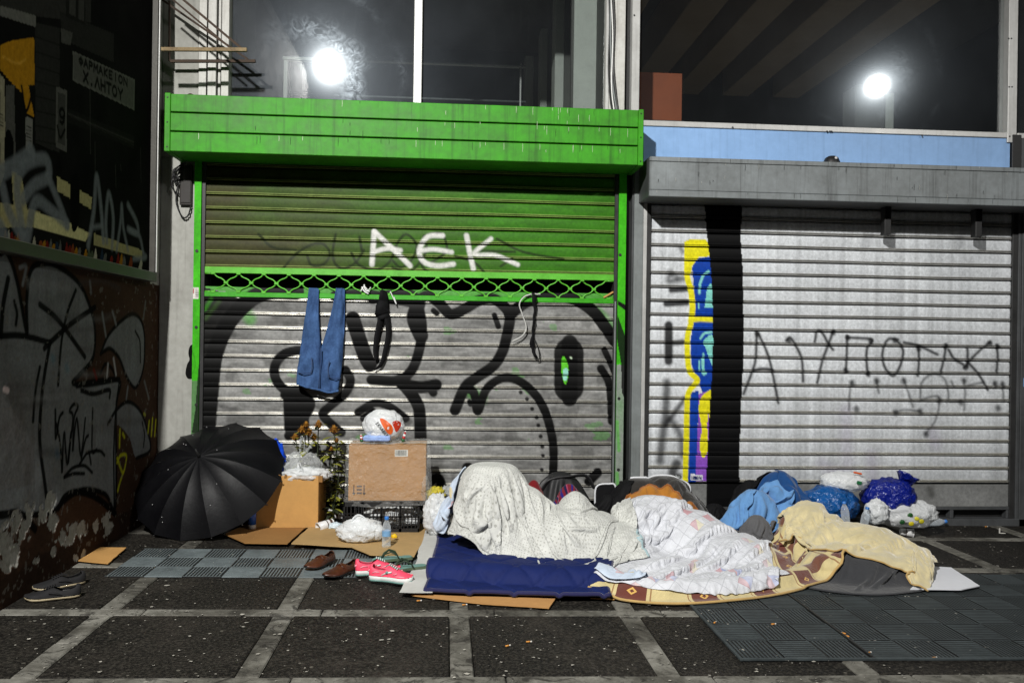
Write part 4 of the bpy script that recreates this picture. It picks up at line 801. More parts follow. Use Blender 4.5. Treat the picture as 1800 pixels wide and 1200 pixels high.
# =================================================================== UPPER WINDOWS, ROOMS BEHIND THEM
def glass_mat(name, dust=0.10, cx=0.0, cz=4.0, swirl=0.5, glow=.002):
    """street-dirty pane: see-through, a mirror skin, a broad smeared skin, thin dust"""
    m, ns, lk, p = nodes(name); ns.remove(p); out = ns['Material Output']
    g = N(ns, 'ShaderNodeNewGeometry').outputs['Position']
    t = N(ns, 'ShaderNodeBsdfTransparent'); t.inputs[0].default_value = (.86, .88, .88, 1)
    gl1 = N(ns, 'ShaderNodeBsdfGlossy'); gl1.inputs['Roughness'].default_value = 0.03; gl1.inputs[0].default_value = (1, 1, 1, 1)
    gl2 = N(ns, 'ShaderNodeBsdfGlossy'); gl2.inputs['Roughness'].default_value = 0.14; gl2.inputs[0].default_value = (.8, .9, 1, 1)
    gl3 = N(ns, 'ShaderNodeBsdfGlossy'); gl3.inputs['Roughness'].default_value = 0.36; gl3.inputs[0].default_value = (.75, .85, 1, 1)
    df = N(ns, 'ShaderNodeBsdfDiffuse'); df.inputs[0].default_value = (.6, .63, .66, 1)
    # wiped arcs: rings about a point, broken up by noise
    mp = N(ns, 'ShaderNodeVectorMath', operation='SUBTRACT'); lk.new(g, mp.inputs[0]); mp.inputs[1].default_value = (cx, 0, cz)
    sx = N(ns, 'ShaderNodeVectorMath', operation='MULTIPLY'); lk.new(mp.outputs[0], sx.inputs[0]); sx.inputs[1].default_value = (1, 0, 1)
    ln = N(ns, 'ShaderNodeVectorMath', operation='LENGTH'); lk.new(sx.outputs[0], ln.inputs[0])
    nw = noise_(ns, lk, g, 3.0, 4, .6); nf = noise_(ns, lk, g, 1.1, 3, .5)
    rr_ = math_(ns, lk, 'ADD', ln.outputs['Value'], math_(ns, lk, 'MULTIPLY', nf.outputs[0], .10))
    def arc_(R_, w_): return math_(ns, lk, 'POWER', 2.718, math_(ns, lk, 'MULTIPLY', math_(ns, lk, 'POWER', math_(ns, lk, 'DIVIDE', math_(ns, lk, 'SUBTRACT', rr_, R_), w_), 2.0), -1.0))
    streaks = ramp(ns, lk, noise_(ns, lk, g, 9, 6, .7, 3.0).outputs[0], [(.42, (0, 0, 0)), (.75, (1, 1, 1))]).outputs[0]
    rmask = math_(ns, lk, 'MULTIPLY', math_(ns, lk, 'ADD', arc_(.86, .035), math_(ns, lk, 'MULTIPLY', arc_(.50, .10), .6)), math_(ns, lk, 'MULTIPLY', streaks, ramp(ns, lk, nw.outputs[0], [(.4, (0, 0, 0)), (.6, (1, 1, 1))]).outputs[0]))
    cloud = ramp(ns, lk, noise_(ns, lk, g, 2.0, 6, .6).outputs[0], [(.3, (.6, .6, .6)), (.75, (1, 1, 1))]).outputs[0]
    mp2 = N(ns, 'ShaderNodeMapping'); mp2.inputs['Scale'].default_value = (20, 1, 1.2); lk.new(g, mp2.inputs[0])
    drips = ramp(ns, lk, noise_(ns, lk, mp2.outputs[0], 1.5, 4, .7).outputs[0], [(.58, (0, 0, 0)), (.8, (1, 1, 1))]).outputs[0]
    def mix(a, b, f):
        x = N(ns, 'ShaderNodeMixShader')
        if isinstance(f, bpy.types.NodeSocket): lk.new(f, x.inputs[0])
        else: x.inputs[0].default_value = f
        lk.new(a, x.inputs[1]); lk.new(b, x.inputs[2]); return x.outputs[0]
    s = mix(t.outputs[0], gl1.outputs[0], .055)
    s = mix(s, gl2.outputs[0], math_(ns, lk, 'ADD', glow, math_(ns, lk, 'MULTIPLY', rmask, .012 * swirl)))
    s = mix(s, gl3.outputs[0], math_(ns, lk, 'MULTIPLY', cloud, .0036))
    s = mix(s, df.outputs[0], math_(ns, lk, 'MULTIPLY', math_(ns, lk, 'ADD', cloud, math_(ns, lk, 'MULTIPLY', drips, .8)), dust))
    lk.new(s, out.inputs[0]); return m
PTOP = 5.0
wl_ = thing('upper_window', 'two dirty window panes over the green housing with a white mullion', 'window', (-.3, .05, 3.3), group='upper windows')
wx0, wx1, wx2, wx3 = xw(405, 100), xw(727, 100), xw(742, 100), xw(1064, 100)
def pane(xa, xb, z0_, mat, parent):
    bm = B(); box(bm, (xa, .048, z0_), (xb, .054, PTOP)); obj('pane', bm, mat, parent)
pane(wx0 + .002, wx1, 3.25, glass_mat('dirty_glass_a', .016, wx0 + .62, 3.72, 1.7, .0014), wl_); pane(wx2, wx3, 3.25, glass_mat('dirty_glass_b', .006, wx2 + .4, 3.9, .2), wl_)
mbox('mullion', (wx1 + .001, .0, 3.2), (wx2 - .001, .09, PTOP), M['alu'], wl_, .005)
mbox('bottom_rail', (wx0, .02, 3.2), (wx3, .09, 3.249), M['alu'], wl_, .003)
# white post with cables right of the panes
cpo = thing('cable_post', 'white post with taped cable bundle between the two upper windows', 'post', (xw(1085, 100), 0, 3.2))
mbox('post', (xw(1065, 100), .0, 3.2), (xw(1099, 100), .1, PTOP), M['white_trim'], cpo, .004); mbox('edge_strip', (xw(1065, 100), -.012, 3.2), (xw(1070, 100), -.001, PTOP), M['alu'], cpo, .001)
for k, pts in enumerate(([(1070, -40), (1072, 40), (1070, 120), (1073, 175), (1078, 200)], [(1074, -40), (1073, 60), (1076, 140), (1085, 200)], [(1076, -40), (1080, 40), (1078, 110), (1082, 160), (1087, 200)], [(1072, -40), (1077, 60), (1075, 150), (1080, 200)])):
    bm = B(); tube(bm, [tuple(onY(p[0], p[1], -.016 - .004 * k)) for p in catmull(pts, 6)], .008, 6); obj('cable', bm, [M['black_rubber'], M['grey_metal'], M['guide'], M['alu']][k], cpo, True)
wr_ = thing('upper_window', 'large dark window pane over the pale blue fascia', 'window', (3.3, .05, 3.4), group='upper windows')
wy0 = zw(1450, 233)
pane(xw(1124, 100), xw(1770, 100), wy0 + .02, glass_mat('dirty_glass_c', .006, 3.6, 3.9, 1.0, .006), wr_); pane(xw(1787, 100), xw(2000, 100), wy0 + .02, glass_mat('dirty_glass_d', .02, 6, 4, .3), wr_)
mbox('stile', (xw(1110, 100), -.02, 3.2), (xw(1124, 100) - .001, .1, PTOP), M['alu'], wr_, .004)
mbox('stile', (xw(1770, 100) + .001, -.025, wy0 - .04), (xw(1786, 100), .1, PTOP), M['alu'], wr_, .004)
mbox('bottom_rail', (xw(1124, 200), -.02, wy0 + .002), (xw(1769, 200), .1, wy0 + .05), M['alu'], wr_, .004); mbox('bottom_rail', (xw(1787, 200), -.02, wy0 + .002), (xw(2000, 200), .1, wy0 + .05), M['alu'], wr_, .004)
for px, py in ((1288, 224), (1454, 231), (1459, 231), (1462, 231), (1621, 239), (1773, 68), (1778, 68), (1774, 153), (1779, 153), (1775, 240), (1781, 240), (1115, 27)):
    q = onY(px, py, -.026); bm = B(); lathe(bm, [(0, 0), (.008, 0), (.006, .004), (0, .004)], 8, Matrix.Translation(Vector(q)) @ Euler((PI / 2, 0, 0)).to_matrix().to_4x4(), caps=False); obj('screw', bm, M['dark'], wr_)
# rooms
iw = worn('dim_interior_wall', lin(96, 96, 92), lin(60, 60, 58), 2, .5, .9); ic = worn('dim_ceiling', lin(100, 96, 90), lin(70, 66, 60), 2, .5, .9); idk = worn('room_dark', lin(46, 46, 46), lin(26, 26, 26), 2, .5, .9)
room = thing('interior', 'dark rooms behind the upper windows', None, (1, 2, 3.2), kind='structure')
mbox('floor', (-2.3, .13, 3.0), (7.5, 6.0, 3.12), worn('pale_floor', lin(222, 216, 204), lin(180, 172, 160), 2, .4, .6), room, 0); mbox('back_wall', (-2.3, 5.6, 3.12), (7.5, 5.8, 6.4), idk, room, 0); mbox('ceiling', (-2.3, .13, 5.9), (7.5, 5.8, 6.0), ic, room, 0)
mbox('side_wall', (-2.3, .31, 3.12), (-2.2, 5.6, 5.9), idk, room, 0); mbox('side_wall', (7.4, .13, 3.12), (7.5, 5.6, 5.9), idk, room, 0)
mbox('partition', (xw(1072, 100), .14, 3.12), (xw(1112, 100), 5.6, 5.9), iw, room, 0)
mbox('front_wall', (-2.36, -.004, PTOP + .001), (8.5, .12, 6.2), M['plaster'], room, 0)
mbox('roof', (-2.39, -.1, 6.2), (8.5, 6, 6.3), M['plaster'], room, 0)
iwh = worn('interior_white', lin(196, 200, 192), lin(150, 152, 146), 3, .4, .8)
for k, (pa, pb_, Y, ptop) in enumerate(((923, 938, 4.4, 98), (950, 962, 3.2, 50), (975, 991, 2.0, -30))):
    xa, xb = xw(pa, 150, Y), xw(pb_, 150, Y)
    t = thing('interior_pier', ['short white pier deep inside the room, beside the railing end', 'middle white pier inside the room behind the right pane', 'tall white pier inside the room nearest the cable post'][k], 'pier', (xa, Y, 3.12), group='interior piers')
    mbox('shaft', (xa, Y, 3.12), (xb, Y + .3, min(5.89, zw((pa + pb_) / 2, ptop, Y))), iwh, t, .006); mbox('return', (xb + .001, Y + .02, 3.12), (xb + .16, Y + .28, min(5.89, zw((pa + pb_) / 2, ptop, Y)) - .004), iw, t, .004)
t = thing('room_divider', 'pale divider board standing just behind the right pane beside the cable post', 'divider', (xw(1035, 150, .7), .7, 3.12))
mbox('board', (xw(1008, 150, .7), .7, 3.13), (xw(1060, 150, .7), .78, 5.85), iwh, t, .006); mbox('edge', (xw(1004, 150, .7), .72, 3.13), (xw(1008, 150, .7) - .001, .78, 5.85), iw, t, .002)
t = thing('railing', 'thin metal railing running across the room behind the left panes', 'railing', (0, 2.6, 3.12))
RY = 2.6
for z, r in ((zw(715, 110, RY), .02), (zw(715, 172, RY), .012)):
    bm = B(); tube(bm, [(xw(505, 100, RY), RY, z), (xw(925, 120, RY), RY, z)], r, 8); obj('rail', bm, M['alu'] if r > .015 else M['grey_metal'], t, True)
for px in (508, 915): mbox('post', (xw(px - 1.5, 140, RY), RY - .015, 3.12), (xw(px + 1.5, 140, RY), RY + .015, zw(px, 112, RY)), M['alu'], t, .003)
t = thing('interior_post', 'white post inside the room below the left lamp reflection', 'post', (xw(502, 140, 1.8), 1.8, 3.12)); mbox('shaft', (xw(498, 140, 1.8), 1.8, 3.12), (xw(505, 140, 1.8), 1.86, zw(502, 105, 1.8)), iwh, t, .004); mbox('cap', (xw(497, 140, 1.8), 1.79, zw(502, 105, 1.8) + .001), (xw(560, 140, 1.8), 1.87, zw(502, 100, 1.8) + .001), iwh, t, .002)
t = thing('wood_panel', 'red-brown wooden panel inside at the left edge of the large dark window', 'panel', (xw(1160, 170, .5), .5, 3.12)); mbox('board', (xw(1118, 170, .5), .5, 3.12), (xw(1199, 170, .5), .6, zw(1160, 128, .5)), worn('brown_panel', lin(160, 82, 44), lin(110, 54, 30), 3, .4, .6), t, .004); mbox('plinth', (xw(1118, 170, .5), .48, 3.12), (xw(1202, 170, .5), .499, zw(1160, 212, .5)), M['grey_dark'], t, .004)
t = thing('interior_column', 'pale column inside under the right lamp reflection', 'column', (xw(1540, 200, 1.2), 1.2, 3.12)); mbox('shaft', (xw(1504, 200, 1.2), 1.2, 3.12), (xw(1556, 200, 1.2), 1.5, zw(1540, 150, 1.2)), iw, t, .01); mbox('return', (xw(1556, 200, 1.2) + .001, 1.25, 3.12), (xw(1576, 200, 1.2), 1.5, zw(1540, 160, 1.2)), iwh, t, .006)
for k, px in enumerate((1130, 1290, 1420, 1560, 1700)):                    # ceiling beams running away from the street
    x = xw(px, 0, .6)
    t = thing('ceiling_beam', ['first', 'second', 'third', 'fourth', 'fifth'][k] + ' ceiling beam from the left behind the large dark window', 'beam', (x, 3, 5.6), group='ceiling beams')
    mbox('beam', (x, .14, 5.35), (x + .42, 5.59, 5.899), worn('beam_paint', lin(210, 186, 156), lin(160, 138, 112), 2, .4, .9) if k == 0 else bpy.data.materials['beam_paint'], t, .01)
# iron bracket over the left end of the housing
br = thing('iron_bracket', 'rusty iron bracket of bars and braces sticking out over the green housing', 'bracket', (xw(300, 90, -.3), -.3, 3.6))
def bar(a, b, Y, r, mat, name):
    pa, pb_ = onY(a[0], a[1], Y), onY(b[0], b[1], Y); bm = B(); tube(bm, [tuple(pa), tuple((pa + pb_) / 2), tuple(pb_)], r, 4); obj(name, bm, mat, br)
bar((284, 87), (434, 88), -.45, .019, M['rust'], 'bar'); bar((300, 108), (449, 108), -.13, .016, M['rust_dark'], 'bar')
bar((296, -22), (424, 85), -.45, .013, M['rust_dark'], 'brace'); bar((290, -12), (404, 84), -.43, .010, M['rust_dark'], 'brace'); bar((285, 0), (436, 105), -.13, .012, M['rust_dark'], 'brace'); bar((298, 2), (298, 108), -.13, .010, M['rust_dark'], 'upright')
rg = thing('debris_lump', 'dark crumpled rag lying on the left end of the green housing', 'rag', (xw(338, 165, -.1), -.1, cz1))
bm = B(); bmesh.ops.create_icosphere(bm, subdivisions=3, radius=.06)
for v in bm.verts: v.co = Vector((v.co.x * 1.3, v.co.y, abs(v.co.z) * .9)) * (1 + .7 * mnoise.noise(v.co * 25)) + Vector((xw(338, 165, -.15), -.2, cz1 - .006))
obj('rag', bm, M['rust_dark'], rg, True)
# =================================================================== CLOTH: a height field of what lies beneath + a small grid solver for folds
HX0, HX1, HY0, HY1, HR = -2.4, 5.2, -3.3, 0.0, 0.0125
hx = np.arange(HX0, HX1, HR); hy = np.arange(HY0, HY1, HR)
HXX, HYY = np.meshgrid(hx, hy, indexing='ij')
H = gz(HXX) + 0.004
def hs(x, y, A=None):
    A = H if A is None else A
    fx = np.clip((x - HX0) / HR, 0, len(hx) - 1.001); fy = np.clip((y - HY0) / HR, 0, len(hy) - 1.001)
    i = fx.astype(int); j = fy.astype(int); a = fx - i; b = fy - j
    return (A[i, j] * (1 - a) + A[i + 1, j] * a) * (1 - b) + (A[i, j + 1] * (1 - a) + A[i + 1, j + 1] * a) * b
def bump(x, y, h, rx, ry, rot=0.0, p=2.5):
    global H
    c, s = math.cos(rot), math.sin(rot); dx = HXX - x; dy = HYY - y
    r = np.hypot((dx * c + dy * s) / rx, (-dx * s + dy * c) / ry)
    H = np.maximum(H, gz(HXX) + h * np.exp(-0.7 * r ** p))
def bpx(px, py, Y, rx, ry, rot=0.0, p=2.5):
    """a body form whose top stands at this pixel at depth Y"""
    q = onY(px, py, Y); bump(q[0], q[1], q[2] - gz(q[0]), rx, ry, rot, p)
def ridge(pts, h, rad):
    global H
    P = catmull(pts, 8); d = np.full(HXX.shape, 9.0)
    for a, b in zip(P[:-1], P[1:]):
        ab = b - a; L = ab @ ab + 1e-9; t = np.clip(((HXX - a[0]) * ab[0] + (HYY - a[1]) * ab[1]) / L, 0, 1)
        d = np.minimum(d, np.hypot(HXX - a[0] - t * ab[0], HYY - a[1] - t * ab[1]))
    H = np.maximum(H, gz(HXX) + h * np.sqrt(np.clip(1 - (d / rad) ** 2, 0, 1)))
def blurH(n=2):
    global H
    for _ in range(n):
        P = np.pad(H, 1, mode='edge'); H = (P[:-2, 1:-1] + P[2:, 1:-1] + P[1:-1, :-2] + P[1:-1, 2:] + 2 * P[1:-1, 1:-1]) / 6
def resample(P, n):
    P = catmull(P, 10) if len(P) > 2 else np.array(P, float)
    s = np.r_[0, np.cumsum(np.hypot(*(np.diff(P, axis=0).T)))]; t = np.linspace(0, s[-1], n)
    return np.stack([np.interp(t, s, P[:, 0]), np.interp(t, s, P[:, 1])], -1)
def onH(px, py, up=.01):
    d = ray(px, py); t = np.arange(2.5, 9.0, .004); P = C[None] + d[None] * t[:, None]
    k = np.nonzero(P[:, 2] <= hs(P[:, 0], P[:, 1]) + up)[0]; return P[k[0]] if len(k) else P[-1]
def FH(l): return [tuple(onH(q[0], q[1])[:2]) for q in l]            # front edge: pixel where the ray meets what lies beneath
def F(l): return [tuple(onG(a, b, c)[:2]) for a, b, c in l]          # front edge: pixel + height above ground
def K(l): return [(float(onY(a, 900, Y)[0]), Y) for a, Y in l]       # back edge: pixel column + depth
def drape(front, back, nu, nv, excess=(.06, .06), steps=70, iters=7, th=.006, seed=1, gustamp=.02, register=True, bend=.25, fr=.88):
    global H
    A = resample(front, nu); Bk = resample(back, nu); t = np.linspace(0, 1, nv)[None, :, None]
    XY = A[:, None, :] * (1 - t) + Bk[:, None, :] * t
    r_ = np.random.default_rng(seed)
    X = np.empty((nu, nv, 3)); X[..., :2] = XY; X[..., 2] = hs(XY[..., 0], XY[..., 1]) + th
    su, sv = np.linspace(0, 6, nu)[:, None], np.linspace(0, 6, nv)[None, :]
    n1 = fbm(su * 1.3 + seed * 3.1 + 0 * sv, sv * 1.3 + seed + 0 * su, 3); n2 = fbm(su * 1.1 + seed * 7.7 + 0 * sv, sv * 1.1 + 4 + seed + 0 * su, 3)
    Lu = np.linalg.norm(X[1:] - X[:-1], axis=-1) * (1 + excess[0] * np.clip((n1[1:] - .3) * 2.6, 0, 2.2)); Lv = np.linalg.norm(X[:, 1:] - X[:, :-1], axis=-1) * (1 + excess[1] * np.clip((n2[:, 1:] - .3) * 2.6, 0, 2.2))
    Lu0, Lv0 = Lu, Lv
    D1 = np.hypot((Lu[:, 1:] + Lu[:, :-1]) / 2, (Lv[1:] + Lv[:-1]) / 2)
    B2u = Lu[1:] + Lu[:-1]; B2v = Lv[:, 1:] + Lv[:, :-1]
    X[..., 2] += gustamp * (fbm(su * 5 + seed + 0 * sv, sv * 5 + 0 * su, 3) + .1)
    Pv = X.copy(); g = np.array([0, 0, -0.0011])
    def sol(a, b, L, k):
        d = b - a; l = np.sqrt((d * d).sum(-1)) + 1e-9; c = (k * .5 * (l - L) / l)[..., None] * d
        a += c; b -= c
    for st in range(steps):
        vel = (X - Pv) * .93; Pv = X.copy(); X += vel + g
        for it in range(iters):
            for o in (0, 1):
                n = (nu - o) // 2 * 2; sol(X[o:o + n:2], X[o + 1:o + n + 1:2][:len(X[o:o + n:2])], Lu[o:o + n:2][:len(X[o:o + n:2])], .95) if n > 1 else None
                n = (nv - o) // 2 * 2; sol(X[:, o:o + n:2], X[:, o + 1:o + n + 1:2], Lv[:, o:o + n:2], .95)
            for o in (0, 1):
                for q in (0, 1):
                    a = X[o:-1:2, q:-1:2]; b = X[o + 1::2, q + 1::2]; m0, m1 = min(a.shape[0], b.shape[0]), min(a.shape[1], b.shape[1]); sol(a[:m0, :m1], b[:m0, :m1], D1[o::2, q::2][:m0, :m1], .35)
                    a = X[o + 1::2, q:-1:2]; b = X[o:-1:2, q + 1::2]; m0, m1 = min(a.shape[0], b.shape[0]), min(a.shape[1], b.shape[1]); sol(a[:m0, :m1], b[:m0, :m1], D1[o::2, q::2][:m0, :m1], .35)
            for o in range(4):
                if o < 2:
                    a = X[o:-2:4]; b = X[o + 2::4]; m = min(len(a), len(b)); sol(a[:m], b[:m], B2u[o::4][:m], bend)
                    a = X[:, o:-2:4]; b = X[:, o + 2::4]; m = min(a.shape[1], b.shape[1]); sol(a[:, :m], b[:, :m], B2v[:, o::4][:, :m], bend)
                else:
                    a = X[o:-2:4]; b = X[o + 2::4]; m = min(len(a), len(b)); sol(a[:m], b[:m], B2u[o::4][:m], bend)
                    a = X[:, o:-2:4]; b = X[:, o + 2::4]; m = min(a.shape[1], b.shape[1]); sol(a[:, :m], b[:, :m], B2v[:, o::4][:, :m], bend)
            hh_ = hs(X[..., 0], X[..., 1]) + th; pen = X[..., 2] < hh_
            X[..., 2] = np.where(pen, hh_, X[..., 2])
        hh_ = hs(X[..., 0], X[..., 1]) + th; con = (X[..., 2] < hh_ + .004)[..., None]
        Pv = np.where(con, X - (X - Pv) * (1 - fr), Pv)
    u = np.r_[0, np.cumsum(Lu0.mean(1))]; v = np.r_[0, np.cumsum(Lv0.mean(0))]
    UV = np.stack(np.meshgrid(u, v, indexing='ij'), -1)
    if register:
        i = np.clip(((X[..., 0] - HX0) / HR).astype(int), 1, len(hx) - 2); j = np.clip(((X[..., 1] - HY0) / HR).astype(int), 1, len(hy) - 2)
        for a in (-1, 0, 1):
            for b in (-1, 0, 1): np.maximum.at(H, (i + a, j + b), X[..., 2] + .004)
    return X, UV
def normals(X):
    du = np.gradient(X, axis=0); dv = np.gradient(X, axis=1); n = np.cross(du, dv); return n / (np.linalg.norm(n, axis=-1, keepdims=True) + 1e-9)
def cloth_obj(name, X, UV, mat, parent, thick=.006, sub=1):
    o = obj(name, grid_mesh(name, X, uv=UV), mat, parent)
    s = o.modifiers.new('thickness', 'SOLIDIFY'); s.thickness = thick; s.offset = 0
    if sub: m = o.modifiers.new('smooth', 'SUBSURF'); m.levels = sub; m.render_levels = sub
    return o
# ------------------------------------------------ cloth materials (patterns in metres along the weave)
def weave(name, col, rough=.9, sheen=.2, bs=350, pattern=None, bump=.3, crease=1.0, use_uv=True):
    m, ns, lk, p = nodes(name)
    uv = N(ns, 'ShaderNodeUVMap', uv_map='UVMap').outputs[0]; g = N(ns, 'ShaderNodeNewGeometry').outputs['Position']
    n = noise_(ns, lk, g, 9, 6, .6); c0 = ramp(ns, lk, n.outputs[0], [(.3, tuple(c * .78 for c in col)), (.7, col)]).outputs[0]
    if pattern: c0 = pattern(ns, lk, uv, c0)
    lk.new(c0, p.inputs['Base Color']); p.inputs['Roughness'].default_value = rough; p.inputs['Specular IOR Level'].default_value = .2
    p.inputs['Sheen Weight'].default_value = sheen
    nb = noise_(ns, lk, g, bs, 3, .6); nc = noise_(ns, lk, g, 38, 4, .6, .6)
    rg_ = noise_(ns, lk, uv if use_uv else g, 7 if use_uv else 11, 5, .55, 1.2); rdg = math_(ns, lk, 'ABSOLUTE', math_(ns, lk, 'SUBTRACT', rg_.outputs[0], .5))
    rdg = math_(ns, lk, 'MULTIPLY', math_(ns, lk, 'POWER', math_(ns, lk, 'SUBTRACT', 1.0, rdg), 8.0), crease)
    bump_(ns, lk, p, math_(ns, lk, 'ADD', rdg, math_(ns, lk, 'ADD', math_(ns, lk, 'MULTIPLY', nb.outputs[0], .12), math_(ns, lk, 'MULTIPLY', nc.outputs[0], .5))), bump, .012)
    return m
def sep(ns, lk, v):
    s = N(ns, 'ShaderNodeSeparateXYZ'); lk.new(v, s.inputs[0]); return s.outputs[0], s.outputs[1]
def pat_dots(ns, lk, uv, c0):
    v = N(ns, 'ShaderNodeTexVoronoi'); v.inputs['Scale'].default_value = 46; v.inputs['Randomness'].default_value = .25; lk.new(uv, v.inputs['Vector'])
    d = math_(ns, lk, 'LESS_THAN', v.outputs['Distance'], .25); nn = noise_(ns, lk, uv, 120, 2); d = math_(ns, lk, 'MULTIPLY', d, math_(ns, lk, 'GREATER_THAN', nn.outputs[0], .42))
    return mixc(ns, lk, math_(ns, lk, 'MULTIPLY', d, .5), c0, lin(120, 118, 108))
def pat_net(ns, lk, uv, c0):
    r = N(ns, 'ShaderNodeMapping'); r.inputs['Rotation'].default_value = (0, 0, .65); lk.new(uv, r.inputs[0]); u, v = sep(ns, lk, r.outputs[0]); S = .085
    us, vs_ = math_(ns, lk, 'DIVIDE', u, S), math_(ns, lk, 'DIVIDE', v, S); fu, fv = math_(ns, lk, 'FRACT', us), math_(ns, lk, 'FRACT', vs_)
    ln = math_(ns, lk, 'MAXIMUM', math_(ns, lk, 'LESS_THAN', fu, .06), math_(ns, lk, 'LESS_THAN', fv, .06))
    c0 = mixc(ns, lk, math_(ns, lk, 'MULTIPLY', ln, .34), c0, lin(120, 122, 128))
    cc = N(ns, 'ShaderNodeCombineXYZ'); lk.new(math_(ns, lk, 'FLOOR', us), cc.inputs[0]); lk.new(math_(ns, lk, 'FLOOR', vs_), cc.inputs[1])
    w_ = N(ns, 'ShaderNodeTexWhiteNoise', noise_dimensions='3D'); lk.new(cc.outputs[0], w_.inputs['Vector']); on = math_(ns, lk, 'GREATER_THAN', w_.outputs['Value'], .94)
    c1 = N(ns, 'ShaderNodeVectorMath', operation='ADD'); lk.new(cc.outputs[0], c1.inputs[0]); lk.new(math_(ns, lk, 'GREATER_THAN', math_(ns, lk, 'ADD', fu, fv), 1.0), c1.inputs[1])
    w2 = N(ns, 'ShaderNodeTexWhiteNoise', noise_dimensions='3D'); lk.new(c1.outputs[0], w2.inputs['Vector'])
    cr_ = ramp(ns, lk, w2.outputs['Value'], [(0, lin(70, 100, 190)), (.25, lin(70, 100, 190)), (.3, lin(225, 130, 90)), (.5, lin(225, 130, 90)), (.55, lin(225, 205, 110)), (.75, lin(225, 205, 110)), (.8, lin(190, 60, 70))]); cr_.color_ramp.interpolation = 'CONSTANT'
    nf = noise_(ns, lk, uv, 2.2, 2); on = math_(ns, lk, 'MULTIPLY', on, ramp(ns, lk, nf.outputs[0], [(.35, (.2, .2, .2)), (.7, (.55, .55, .55))]).outputs[0])
    return mixc(ns, lk, on, c0, cr_.outputs[0])
def pat_plaid(ns, lk, uv, c0):
    u, v = sep(ns, lk, uv); mar = lin(92, 34, 34); brn = lin(130, 84, 50)
    def band(x, per, w_, off=0):
        f = math_(ns, lk, 'ABSOLUTE', math_(ns, lk, 'SUBTRACT', math_(ns, lk, 'FRACT', math_(ns, lk, 'ADD', math_(ns, lk, 'DIVIDE', x, per), off)), .5)); return math_(ns, lk, 'LESS_THAN', f, w_ / per / 2), f
    bu, fu = band(u, .40, .15); bv, fv = band(v, .36, .12)
    bu2, _ = band(u, .40, .20); bv2, _ = band(v, .36, .17); bu3, _ = band(u, .40, .185)
    edge = math_(ns, lk, 'SUBTRACT', bu2, bu3)
    c0 = mixc(ns, lk, math_(ns, lk, 'MULTIPLY', edge, .8), c0, brn)
    blk = math_(ns, lk, 'MULTIPLY', bu, math_(ns, lk, 'SUBTRACT', 1.0, math_(ns, lk, 'LESS_THAN', fv, .09)))
    c0 = mixc(ns, lk, math_(ns, lk, 'MULTIPLY', blk, .95), c0, mar)
    c0 = mixc(ns, lk, math_(ns, lk, 'MULTIPLY', math_(ns, lk, 'MULTIPLY', bv, math_(ns, lk, 'SUBTRACT', 1.0, bu2)), .9), c0, mar)
    dm = math_(ns, lk, 'ADD', math_(ns, lk, 'MULTIPLY', fu, .40), math_(ns, lk, 'MULTIPLY', math_(ns, lk, 'ABSOLUTE', math_(ns, lk, 'SUBTRACT', fv, .3)), .36))
    ring = math_(ns, lk, 'MULTIPLY', math_(ns, lk, 'LESS_THAN', dm, .026), math_(ns, lk, 'GREATER_THAN', dm, .012))
    return mixc(ns, lk, ring, c0, lin(205, 165, 90))
def pat_tartan(ns, lk, uv, c0):
    u, v = sep(ns, lk, uv); f = math_(ns, lk, 'FRACT', math_(ns, lk, 'DIVIDE', u, .09)); r = ramp(ns, lk, f, [(0, lin(110, 24, 40)), (.3, lin(40, 30, 110)), (.5, lin(110, 24, 40)), (.7, lin(20, 20, 60)), (.9, lin(150, 60, 90))]); r.color_ramp.interpolation = 'CONSTANT'
    return r.outputs[0]
def pat_toys(ns, lk, uv, c0):
    v = N(ns, 'ShaderNodeTexVoronoi'); v.inputs['Scale'].default_value = 9; lk.new(uv, v.inputs['Vector']); d = math_(ns, lk, 'LESS_THAN', v.outputs['Distance'], .22)
    r = ramp(ns, lk, v.outputs['Color'], [(0, lin(90, 90, 96)), (.4, lin(90, 90, 96)), (.45, lin(215, 190, 110)), (.7, lin(215, 190, 110)), (.75, lin(210, 150, 140))]); r.color_ramp.interpolation = 'CONSTANT'
    n = noise_(ns, lk, uv, 60, 3); d = math_(ns, lk, 'MULTIPLY', d, math_(ns, lk, 'GREATER_THAN', n.outputs[0], .45))
    return mixc(ns, lk, math_(ns, lk, 'MULTIPLY', d, .7), c0, r.outputs[0])
def pat_seam(ns, lk, uv, c0):
    return c0
